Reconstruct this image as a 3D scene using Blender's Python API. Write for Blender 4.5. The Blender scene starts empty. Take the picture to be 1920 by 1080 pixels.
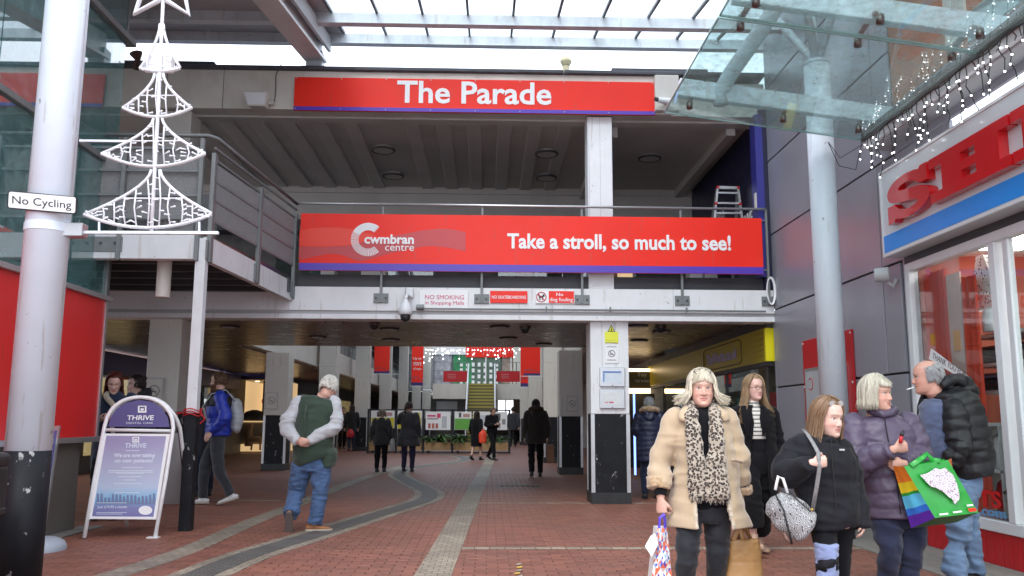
import bpy, bmesh, math, random
import numpy as np
from mathutils import Vector, Matrix
random.seed(7); RNG = np.random.default_rng(7)
S = bpy.context.scene
COL = S.collection

# ---------------------------------------------------------------- camera, sky, sun, exposure
CH = 1.25
FPX = 1620.0
RCAM = Matrix.Rotation(-math.radians(1.56), 4, 'Z') @ Matrix.Rotation(math.pi/2+math.radians(8.73), 4, 'X') @ Matrix.Rotation(math.radians(0.25), 4, 'Z')
cd = bpy.data.cameras.new('camera'); cam = bpy.data.objects.new('camera', cd); COL.objects.link(cam)
cam.matrix_world = Matrix.Translation((0, 0, CH)) @ RCAM
cd.sensor_width = 36.0; cd.lens = 36.0*FPX/1920.0; cd.clip_end = 2000; cd.clip_start = 0.05
S.camera = cam
w = bpy.data.worlds.new('World'); S.world = w; w.use_nodes = True
nt = w.node_tree; nt.nodes.clear()
sky = nt.nodes.new('ShaderNodeTexSky'); sky.sky_type = 'NISHITA'; sky.sun_disc = False
sky.sun_elevation = math.radians(48); sky.sun_rotation = math.radians(200); sky.dust_density = 4; sky.air_density = 1.0
hs = nt.nodes.new('ShaderNodeHueSaturation'); hs.inputs['Saturation'].default_value = 0.22
mx = nt.nodes.new('ShaderNodeMixRGB'); mx.inputs[0].default_value = 0.62; mx.inputs[2].default_value = (14.3, 15.4, 17.6, 1)
bg = nt.nodes.new('ShaderNodeBackground'); bg.inputs[1].default_value = 0.13
wo = nt.nodes.new('ShaderNodeOutputWorld')
nt.links.new(sky.outputs[0], hs.inputs['Color']); nt.links.new(hs.outputs[0], mx.inputs[1])
nt.links.new(mx.outputs[0], bg.inputs[0]); nt.links.new(bg.outputs[0], wo.inputs[0])
sd = bpy.data.lights.new('sun', 'SUN'); sd.energy = 0.9; sd.angle = math.radians(25); sd.color = (1.0, 0.97, 0.93)
sun = bpy.data.objects.new('sun', sd); COL.objects.link(sun)
sun.rotation_euler = (math.radians(42), 0, math.radians(-20)); sun.location = (0, -5, 20)
S.view_settings.view_transform = 'Standard'; S.view_settings.look = 'None'
S.view_settings.exposure = 0.75; S.view_settings.gamma = 1; S.view_settings.use_curve_mapping = False
S.cycles.max_bounces = 8; S.cycles.transparent_max_bounces = 16
S.cycles.use_denoising = True

# ---------------------------------------------------------------- pixel helpers: a photo pixel meets a real plane
def ray(px, py):
    return RCAM.to_3x3() @ Vector(((px-960)/FPX, (540-py)/FPX, -1.0))
def PY(px, py, Y): d = ray(px, py); return Vector((0, 0, CH)) + d*(Y/d.y)
def PX(px, py, X): d = ray(px, py); return Vector((0, 0, CH)) + d*(X/d.x)
def PZ(px, py, Z=0.0): d = ray(px, py); return Vector((0, 0, CH)) + d*((Z-CH)/d.z)
def proj(p):
    q = RCAM.to_3x3().inverted() @ (Vector(p)-Vector((0, 0, CH)))
    return 960+FPX*q.x/-q.z, 540-FPX*q.y/-q.z, -q.z

# ---------------------------------------------------------------- materials
def mat(name, col, rough=0.6, metal=0.0, var=0.0, vscale=6.0, bump=0.0, bscale=60.0, spec=0.5, dirt=0.0, dirtcol=(0.08, 0.07, 0.06), emit=None, estr=0.0, sheen=0.0, coat=0.0, detail=6, objrand=0.0):
    m = bpy.data.materials.new(name); m.use_nodes = True
    n = m.node_tree.nodes; l = m.node_tree.links
    b = n['Principled BSDF']
    b.inputs['Base Color'].default_value = (*col, 1); b.inputs['Roughness'].default_value = rough
    b.inputs['Metallic'].default_value = metal; b.inputs['Specular IOR Level'].default_value = spec
    b.inputs['Coat Weight'].default_value = coat
    if sheen: b.inputs['Sheen Weight'].default_value = sheen
    tc = n.new('ShaderNodeTexCoord')
    cur = None
    if var or dirt or objrand:
        rgb = n.new('ShaderNodeRGB'); rgb.outputs[0].default_value = (*col, 1); cur = rgb.outputs[0]
    if var:
        no = n.new('ShaderNodeTexNoise'); no.inputs['Scale'].default_value = vscale; no.inputs['Detail'].default_value = detail
        l.new(tc.outputs['Object'], no.inputs['Vector'])
        mr = n.new('ShaderNodeMapRange'); mr.inputs[1].default_value = 0.25; mr.inputs[2].default_value = 0.75
        mr.inputs[3].default_value = 1-var; mr.inputs[4].default_value = 1+var
        l.new(no.outputs[0], mr.inputs[0])
        mu = n.new('ShaderNodeVectorMath'); mu.operation = 'SCALE'
        l.new(cur, mu.inputs[0]); l.new(mr.outputs[0], mu.inputs['Scale']); cur = mu.outputs[0]
        r2 = n.new('ShaderNodeMapRange'); r2.inputs[3].default_value = max(0.02, rough-0.08); r2.inputs[4].default_value = min(1, rough+0.12)
        l.new(no.outputs[0], r2.inputs[0]); l.new(r2.outputs[0], b.inputs['Roughness'])
    if objrand:
        oi = n.new('ShaderNodeObjectInfo'); gi = n.new('ShaderNodeNewGeometry')
        ad = n.new('ShaderNodeMath'); ad.operation = 'ADD'; l.new(oi.outputs['Random'], ad.inputs[0]); l.new(gi.outputs['Random Per Island'], ad.inputs[1])
        fr = n.new('ShaderNodeMath'); fr.operation = 'FRACT'; l.new(ad.outputs[0], fr.inputs[0])
        mr = n.new('ShaderNodeMapRange'); mr.inputs[3].default_value = 1-objrand; mr.inputs[4].default_value = 1+objrand
        l.new(fr.outputs[0], mr.inputs[0])
        mu = n.new('ShaderNodeVectorMath'); mu.operation = 'SCALE'
        l.new(cur, mu.inputs[0]); l.new(mr.outputs[0], mu.inputs['Scale']); cur = mu.outputs[0]
    if dirt:
        no = n.new('ShaderNodeTexNoise'); no.inputs['Scale'].default_value = 1.7; no.inputs['Detail'].default_value = 9; no.inputs['Roughness'].default_value = 0.68
        mp = n.new('ShaderNodeMapping'); mp.inputs['Scale'].default_value = (1, 1, 0.45)
        l.new(tc.outputs['Object'], mp.inputs[0]); l.new(mp.outputs[0], no.inputs['Vector'])
        mr = n.new('ShaderNodeMapRange'); mr.inputs[1].default_value = 0.5; mr.inputs[2].default_value = 0.78; mr.inputs[4].default_value = dirt
        l.new(no.outputs[0], mr.inputs[0])
        mi = n.new('ShaderNodeMixRGB'); mi.inputs[2].default_value = (*dirtcol, 1)
        l.new(mr.outputs[0], mi.inputs[0]); l.new(cur, mi.inputs[1]); cur = mi.outputs[0]
    if cur is not None: l.new(cur, b.inputs['Base Color'])
    if bump:
        no = n.new('ShaderNodeTexNoise'); no.inputs['Scale'].default_value = bscale; no.inputs['Detail'].default_value = 4
        l.new(tc.outputs['Object'], no.inputs['Vector'])
        bp = n.new('ShaderNodeBump'); bp.inputs['Strength'].default_value = bump; bp.inputs['Distance'].default_value = 0.01
        l.new(no.outputs[0], bp.inputs['Height']); l.new(bp.outputs[0], b.inputs['Normal'])
    if emit:
        b.inputs['Emission Color'].default_value = (*emit, 1); b.inputs['Emission Strength'].default_value = estr
    return m
def glassmat(name, tint=(0.8, 0.95, 0.92), ior=1.5, refl=1.0, rough=0.0, body=0.0, bodycol=(0.5, 0.7, 0.68)):
    m = bpy.data.materials.new(name); m.use_nodes = True
    n = m.node_tree.nodes; l = m.node_tree.links; n.clear()
    out = n.new('ShaderNodeOutputMaterial'); tr = n.new('ShaderNodeBsdfTransparent'); tr.inputs[0].default_value = (*tint, 1)
    gl = n.new('ShaderNodeBsdfGlossy'); gl.inputs['Roughness'].default_value = rough; gl.inputs[0].default_value = (1, 1, 1, 1)
    ge = n.new('ShaderNodeNewGeometry'); dt = n.new('ShaderNodeVectorMath'); dt.operation = 'DOT_PRODUCT'; l.new(ge.outputs['Incoming'], dt.inputs[0]); l.new(ge.outputs['Normal'], dt.inputs[1])
    ab = n.new('ShaderNodeMath'); ab.operation = 'ABSOLUTE'; l.new(dt.outputs['Value'], ab.inputs[0])
    om = n.new('ShaderNodeMath'); om.operation = 'SUBTRACT'; om.inputs[0].default_value = 1; l.new(ab.outputs[0], om.inputs[1])
    pw = n.new('ShaderNodeMath'); pw.operation = 'POWER'; pw.inputs[1].default_value = 5; l.new(om.outputs[0], pw.inputs[0])
    f0 = ((ior-1)/(ior+1))**2*2
    ml = n.new('ShaderNodeMath'); ml.operation = 'MULTIPLY_ADD'; ml.inputs[1].default_value = (1-f0)*refl; ml.inputs[2].default_value = f0*refl; ml.use_clamp = True
    l.new(pw.outputs[0], ml.inputs[0]); mx = n.new('ShaderNodeMixShader'); l.new(ml.outputs[0], mx.inputs[0])
    src = tr.outputs[0]
    if body:
        df = n.new('ShaderNodeBsdfDiffuse'); df.inputs[0].default_value = (*bodycol, 1)
        no = n.new('ShaderNodeTexNoise'); no.inputs['Scale'].default_value = 9; no.inputs['Detail'].default_value = 8; no.inputs['Roughness'].default_value = .7
        tc = n.new('ShaderNodeTexCoord'); l.new(tc.outputs['Object'], no.inputs['Vector'])
        mr = n.new('ShaderNodeMapRange'); mr.inputs[1].default_value = .4; mr.inputs[2].default_value = .75; mr.inputs[3].default_value = body*0.5; mr.inputs[4].default_value = min(1, body*1.9)
        l.new(no.outputs[0], mr.inputs[0])
        m2 = n.new('ShaderNodeMixShader'); l.new(mr.outputs[0], m2.inputs[0]); l.new(tr.outputs[0], m2.inputs[1]); l.new(df.outputs[0], m2.inputs[2]); src = m2.outputs[0]
    l.new(src, mx.inputs[1]); l.new(gl.outputs[0], mx.inputs[2]); l.new(mx.outputs[0], out.inputs[0])
    return m

M = {}
M['white'] = mat('white_paint', (0.74, 0.75, 0.76), 0.55, var=0.05, vscale=2.5, dirt=0.25, dirtcol=(0.36, 0.34, 0.3), bump=0.1, bscale=14)
M['cream'] = mat('cream_panel', (0.62, 0.60, 0.55), 0.5, var=0.05, vscale=2, dirt=0.22, dirtcol=(0.3, 0.27, 0.22))
M['fascia'] = mat('fascia_board', (0.62, 0.60, 0.54), 0.6, var=0.08, vscale=3, dirt=0.5, dirtcol=(0.33, 0.29, 0.22), bump=0.1, bscale=30)
M['whitesteel'] = mat('white_painted_steel', (0.66, 0.69, 0.70), 0.42, var=0.05, vscale=4, dirt=0.35, dirtcol=(0.2, 0.2, 0.18))
M['steelblue'] = mat('pale_steel_paint', (0.60, 0.66, 0.70), 0.4, var=0.06, vscale=4, dirt=0.55, dirtcol=(0.13, 0.14, 0.13))
M['pole'] = mat('white_pole_paint', (0.77, 0.86, 0.95), 0.38, var=0.05, vscale=3, dirt=0.22, dirtcol=(0.42, 0.42, 0.42), bump=.08, bscale=8)
M['poleblue'] = mat('pale_blue_pole_paint', (0.62, 0.68, 0.74), 0.38, var=0.03, vscale=3, dirt=0.08, dirtcol=(0.4, 0.4, 0.4))
M['black'] = mat('black_paint', (0.018, 0.019, 0.022), 0.45, var=0.3, vscale=5, dirt=0.12, dirtcol=(0.12, 0.12, 0.12))
M['alu'] = mat('aluminium', (0.55, 0.56, 0.57), 0.35, metal=0.8, var=0.05)
M['greymetal'] = mat('grey_galvanised', (0.20, 0.215, 0.215), 0.5, metal=0.35, var=0.12, vscale=9, dirt=0.3, dirtcol=(0.10, 0.12, 0.10))
M['lightgrey'] = mat('light_grey', (0.42, 0.43, 0.44), 0.5, var=0.05)
M['darkgrey'] = mat('dark_grey', (0.05, 0.052, 0.058), 0.5, var=0.15, vscale=4, dirt=0.2, dirtcol=(0.12, 0.12, 0.12))
M['mesh'] = mat('grey_mesh', (0.22, 0.225, 0.225), 0.8, var=0.25, vscale=60, bump=0.5, bscale=200)
M['red'] = mat('red_sign', (0.84, 0.030, 0.016), 0.34, var=0.05, vscale=1.2, spec=0.28, bump=.2, bscale=2.2, dirt=.08, dirtcol=(.5, .12, .09))
M['redpanel'] = mat('red_wall_panel', (0.72, 0.018, 0.018), 0.35, var=0.04, vscale=1.0)
M['reddark'] = mat('dark_red_print', (0.52, 0.05, 0.055), 0.35, var=0.04)
M['redmid'] = mat('mid_red_print', (0.83, 0.04, 0.015), 0.32)
M['redboard'] = mat('red_board', (0.48, 0.010, 0.016), 0.35, var=0.08, vscale=3)
M['violet'] = mat('violet_strip', (0.09, 0.045, 0.42), 0.35)
M['signwhite'] = mat('sign_white', (0.82, 0.82, 0.82), 0.4)
M['navy'] = mat('navy_board', (0.010, 0.010, 0.04), 0.4, var=0.1)
M['clad'] = mat('grey_composite_cladding', (0.31, 0.315, 0.36), 0.3, metal=0.2, var=0.06, vscale=1.5, objrand=0.05)
M['joint'] = mat('joint_black', (0.012, 0.012, 0.013), 0.8)
M['ceilup'] = mat('grey_soffit', (0.52, 0.50, 0.47), 0.6, var=0.06, vscale=2, dirt=0.25, dirtcol=(0.24, 0.22, 0.19))
M['roofdark'] = mat('lead_flashing', (0.06, 0.063, 0.075), 0.6, var=0.3, vscale=6)
M['yellow'] = mat('yellow_fascia', (0.42, 0.34, 0.008), 0.35, var=0.05)
M['yelsign'] = mat('yellow_notice', (0.75, 0.78, 0.05), 0.4)
M['wood'] = mat('pine_board', (0.42, 0.27, 0.12), 0.6, var=0.2, vscale=7, bump=0.2)
M['leaf'] = mat('leaf_green', (0.055, 0.13, 0.025), 0.5, var=0.35, vscale=12, objrand=0.25)
M['warm'] = mat('warm_glow_panel', (0.62, 0.52, 0.36), 0.6, var=0.1, emit=(1, 0.66, 0.32), estr=0.35)  # emission puts the shops' warm interior light into these surfaces
M['lamp'] = mat('lit_lamp', (0.9, 0.9, 0.9), 0.4, emit=(1, 0.96, 0.9), estr=9)
M['lampwarm'] = mat('lit_warm_lamp', (0.9, 0.8, 0.6), 0.4, emit=(1, 0.72, 0.4), estr=3.5)
M['bulb'] = mat('led_bulb', (0.9, 0.9, 0.9), 0.3, emit=(0.93, 0.95, 1), estr=5)
M['dayglow'] = mat('daylight_opening', (0.9, 0.9, 0.9), 0.6, emit=(0.9, 0.95, 1), estr=1.2)
M['blue'] = mat('bright_blue_stripe', (0.012, 0.29, 0.86), 0.3)
M['letterred'] = mat('red_plastic_letter', (0.62, 0.010, 0.014), 0.22, coat=0.5)
M['whitegloss'] = mat('white_sign_face', (0.68, 0.72, 0.75), 0.2, coat=0.3, dirt=0.08, dirtcol=(0.4, 0.4, 0.4))
M['pvc'] = mat('white_window_frame', (0.70, 0.72, 0.74), 0.35, var=0.03, dirt=0.12, dirtcol=(0.35, 0.35, 0.35))
M['glass'] = glassmat('window_glass', (0.86, 0.9, 0.9), 1.5, 0.75)
M['glassfar'] = glassmat('shop_glass', (0.8, 0.86, 0.84), 1.5, 1.0)
M['canglass'] = glassmat('canopy_glass', (0.76, 0.88, 0.87), 1.45, 0.9, 0.02, 0.24, (0.58, 0.73, 0.73))
M['dimroof'] = glassmat('dimming_roof_glazing', (0.72, 0.74, 0.75), 1.45, 0.5, 0.1)  # glazing of the unseen roof that dims the far mall
M['canedge'] = mat('glass_edge', (0.25, 0.42, 0.40), 0.2)
M['teal'] = mat('teal_back_wall', (0.22, 0.42, 0.42), 0.5, var=0.2, vscale=1.2)
M['tealglass'] = glassmat('teal_glass', (0.55, 0.75, 0.75), 1.75, 1.6, 0.02, 0.62, (0.14, 0.30, 0.30))
M['steeldark'] = mat('dark_stainless', (0.15, 0.13, 0.12), 0.3, metal=0.9)
M['roofglass'] = glassmat('roof_glazing', (0.93, 0.96, 0.97), 1.45, 0.9, 0.05)
M['purple'] = mat('purple_sign', (0.07, 0.055, 0.20), 0.35, var=0.1)
M['brickwall'] = mat('orange_brick', (0.40, 0.13, 0.05), 0.8, var=0.15, vscale=5)
M['cable'] = mat('black_cable', (0.015, 0.015, 0.015), 0.5)
M['orangecloth'] = mat('orange_red_curtain', (0.60, 0.055, 0.025), 0.8, var=0.12, vscale=4)
M['cloud'] = mat('shelf_white', (0.62, 0.63, 0.62), 0.5)

# bronze ceiling with narrow planks and a gloss
def plank_mat():
    m = mat('bronze_plank_ceiling', (0.20, 0.165, 0.14), 0.27, metal=0.45, var=0.04, vscale=3)
    n = m.node_tree.nodes; l = m.node_tree.links; b = n['Principled BSDF']
    tc = n.new('ShaderNodeTexCoord'); sp = n.new('ShaderNodeSeparateXYZ'); l.new(tc.outputs['Object'], sp.inputs[0])
    mu = n.new('ShaderNodeMath'); mu.operation = 'MULTIPLY'; mu.inputs[1].default_value = 8.0; l.new(sp.outputs[1], mu.inputs[0])
    fr = n.new('ShaderNodeMath'); fr.operation = 'FRACT'; l.new(mu.outputs[0], fr.inputs[0])
    lt = n.new('ShaderNodeMath'); lt.operation = 'LESS_THAN'; lt.inputs[1].default_value = 0.14; l.new(fr.outputs[0], lt.inputs[0])
    src = b.inputs['Base Color'].links[0].from_socket
    mi = n.new('ShaderNodeMixRGB'); mi.inputs[2].default_value = (0.03, 0.022, 0.018, 1); l.new(lt.outputs[0], mi.inputs[0]); l.new(src, mi.inputs[1]); l.new(mi.outputs[0], b.inputs['Base Color'])
    no = n.new('ShaderNodeTexNoise'); no.inputs['Scale'].default_value = 2.2; l.new(tc.outputs['Object'], no.inputs['Vector'])
    bp = n.new('ShaderNodeBump'); bp.inputs['Strength'].default_value = 0.025; bp.inputs['Distance'].default_value = 0.02; l.new(no.outputs[0], bp.inputs['Height']); l.new(bp.outputs[0], b.inputs['Normal'])
    return m
M['bronze'] = plank_mat()

# worn black paint that has flaked to grey
def flaked():
    m = mat('flaked_black_paint', (0.012, 0.013, 0.016), 0.5, var=0.3, vscale=5, spec=.2)
    n = m.node_tree.nodes; l = m.node_tree.links; b = n['Principled BSDF']
    tc = n.new('ShaderNodeTexCoord'); no = n.new('ShaderNodeTexNoise'); no.inputs['Scale'].default_value = 7; no.inputs['Detail'].default_value = 7; no.inputs['Roughness'].default_value = 0.62
    mp = n.new('ShaderNodeMapping'); mp.inputs['Scale'].default_value = (1.6, 1.6, 1.0); l.new(tc.outputs['Object'], mp.inputs[0]); l.new(mp.outputs[0], no.inputs['Vector'])
    mr = n.new('ShaderNodeMapRange'); mr.inputs[1].default_value = 0.625; mr.inputs[2].default_value = 0.66; l.new(no.outputs[0], mr.inputs[0])
    src = b.inputs['Base Color'].links[0].from_socket
    mi = n.new('ShaderNodeMixRGB'); mi.inputs[2].default_value = (0.34, 0.34, 0.34, 1); l.new(mr.outputs[0], mi.inputs[0]); l.new(src, mi.inputs[1]); l.new(mi.outputs[0], b.inputs['Base Color'])
    return m
M['flaked'] = flaked()

def specks(m, scale, thr, col, amt=.7, stretch=(1, 1, 1)):
    n = m.node_tree.nodes; l = m.node_tree.links; b = n['Principled BSDF']; src = b.inputs['Base Color'].links[0].from_socket
    tc = n.new('ShaderNodeTexCoord'); mp = n.new('ShaderNodeMapping'); mp.inputs['Scale'].default_value = stretch; no = n.new('ShaderNodeTexNoise'); no.inputs['Scale'].default_value = scale; no.inputs['Detail'].default_value = 6
    l.new(tc.outputs['Object'], mp.inputs[0]); l.new(mp.outputs[0], no.inputs['Vector']); mr = n.new('ShaderNodeMapRange'); mr.inputs[1].default_value = thr; mr.inputs[2].default_value = thr+.03; mr.inputs[4].default_value = amt; l.new(no.outputs[0], mr.inputs[0])
    mi = n.new('ShaderNodeMixRGB'); mi.inputs[2].default_value = (*col, 1); l.new(mr.outputs[0], mi.inputs[0]); l.new(src, mi.inputs[1]); l.new(mi.outputs[0], b.inputs['Base Color'])
for k in ('pole', 'poleblue'): specks(M[k], 11, .70, (.16, .16, .16)); specks(M[k], 5, .62, (.50, .50, .48), .5, (3, 3, .25))
for k in ('white', 'cream', 'whitesteel', 'steelblue'): specks(M[k], 16, .70, (.18, .16, .13), .6); specks(M[k], 4, .64, (.40, .36, .29), .35, (3, 3, .3))
specks(M['red'], 5, .64, (.45, .10, .07), .25, (3, 3, .4)); specks(M['clad'], 4, .62, (.30, .30, .31), .3, (3, 3, .3)); specks(M['redpanel'], 5, .64, (.4, .05, .04), .4, (3, 3, .3))
# paving materials share world-scale weathering
def paving_mat(name, col, rough=0.62, rand=0.2, pattern=None, patcol=(0.05, 0.04, 0.035)):
    m = mat(name, col, rough, var=0.12, vscale=30, objrand=rand, bump=0.25, bscale=90)
    n = m.node_tree.nodes; l = m.node_tree.links; b = n['Principled BSDF']
    ge = n.new('ShaderNodeNewGeometry'); src = b.inputs['Base Color'].links[0].from_socket
    if pattern:
        br = n.new('ShaderNodeTexBrick'); br.inputs['Scale'].default_value = 1.0
        br.inputs['Brick Width'].default_value = pattern[0]; br.inputs['Row Height'].default_value = pattern[1]; br.inputs['Mortar Size'].default_value = 0.004
        br.inputs['Color1'].default_value = (1, 1, 1, 1); br.inputs['Color2'].default_value = (0.72, 0.72, 0.72, 1); br.inputs['Mortar'].default_value = (0.25, 0.23, 0.2, 1)
        l.new(ge.outputs['Position'], br.inputs['Vector'])
        mu = n.new('ShaderNodeMixRGB'); mu.blend_type = 'MULTIPLY'; mu.inputs[0].default_value = 1; l.new(src, mu.inputs[1]); l.new(br.outputs[0], mu.inputs[2]); src = mu.outputs[0]
    for sc, lo, hi, c in ((0.55, 0.45, 0.75, (0.10, 0.075, 0.06)), (2.6, 0.55, 0.8, (0.13, 0.10, 0.085)), (17.0, 0.68, 0.74, (0.26, 0.24, 0.22))):
        no = n.new('ShaderNodeTexNoise'); no.inputs['Scale'].default_value = sc; no.inputs['Detail'].default_value = 8; no.inputs['Roughness'].default_value = 0.6
        l.new(ge.outputs['Position'], no.inputs['Vector'])
        mr = n.new('ShaderNodeMapRange'); mr.inputs[1].default_value = lo; mr.inputs[2].default_value = hi; mr.inputs[4].default_value = 0.42
        l.new(no.outputs[0], mr.inputs[0]); mi = n.new('ShaderNodeMixRGB'); mi.inputs[2].default_value = (*c, 1)
        l.new(mr.outputs[0], mi.inputs[0]); l.new(src, mi.inputs[1]); src = mi.outputs[0]
    vo = n.new('ShaderNodeTexVoronoi'); vo.inputs['Scale'].default_value = 3.4; l.new(ge.outputs['Position'], vo.inputs['Vector'])
    lt = n.new('ShaderNodeMath'); lt.operation = 'LESS_THAN'; lt.inputs[1].default_value = 0.055; l.new(vo.outputs['Distance'], lt.inputs[0]); hf = n.new('ShaderNodeMath'); hf.operation = 'MULTIPLY'; hf.inputs[1].default_value = 0.55; l.new(lt.outputs[0], hf.inputs[0])
    mi = n.new('ShaderNodeMixRGB'); mi.inputs[2].default_value = (0.19, 0.18, 0.17, 1); l.new(hf.outputs[0], mi.inputs[0]); l.new(src, mi.inputs[1]); src = mi.outputs[0]
    l.new(src, b.inputs['Base Color'])
    return m
M['paver'] = paving_mat('red_brick_paver', (0.235, 0.092, 0.062), 0.5, 0.18)
M['pavefar'] = paving_mat('red_paving_far', (0.235, 0.092, 0.062), 0.5, 0.0, (0.2, 0.1))
M['tanband'] = paving_mat('tan_sett_band', (0.34, 0.29, 0.225), 0.55, 0.18, (0.1, 0.1))
M['tanblock'] = paving_mat('tan_block', (0.31, 0.26, 0.20), 0.55, 0.2)
M['greyband'] = paving_mat('grey_sett_band', (0.145, 0.14, 0.13), 0.55, 0.1, (0.1, 0.05))
M['mortar'] = paving_mat('sand_joint', (0.05, 0.04, 0.033), 0.9, 0.0)
M['concrete'] = paving_mat('concrete_slab', (0.25, 0.235, 0.21), 0.8, 0.1, (0.6, 0.6))

# ---------------------------------------------------------------- object helpers
def tag(o, label=None, cat=None, group=None, kind=None):
    if label: o['label'] = label
    if cat: o['category'] = cat
    if group: o['group'] = group
    if kind: o['kind'] = kind
    return o
def thing(name, label, cat, loc=(0, 0, 0), rotz=0.0, group=None):
    o = bpy.data.objects.new(name, None); COL.objects.link(o); o.empty_display_size = 0.1
    o.location = loc; o.rotation_euler = (0, 0, rotz)
    return tag(o, label, cat, group)
def copy_tree(o, parent=None):
    c = o.copy(); COL.objects.link(c)
    if parent is not None: c.parent = parent
    for ch in list(o.children): copy_tree(ch, c)
    return c

def vnoise(P, seed=0, f=8.0, octaves=3):
    """cheap smooth pseudo noise on an (n,3) array, about -1..1"""
    r = np.random.default_rng(seed); out = np.zeros(len(P)); a = 1.0; tot = 0
    for o in range(octaves):
        for k in range(4):
            d = r.normal(size=3); d /= np.linalg.norm(d)
            e = r.normal(size=3); e /= np.linalg.norm(e)
            out += a*np.sin(P@d*f + 1.7*np.sin(P@e*f*0.6+r.uniform(0, 6.28)) + r.uniform(0, 6.28)); tot += a
        f *= 1.9; a *= 0.55
    return out/tot*1.8

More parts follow.
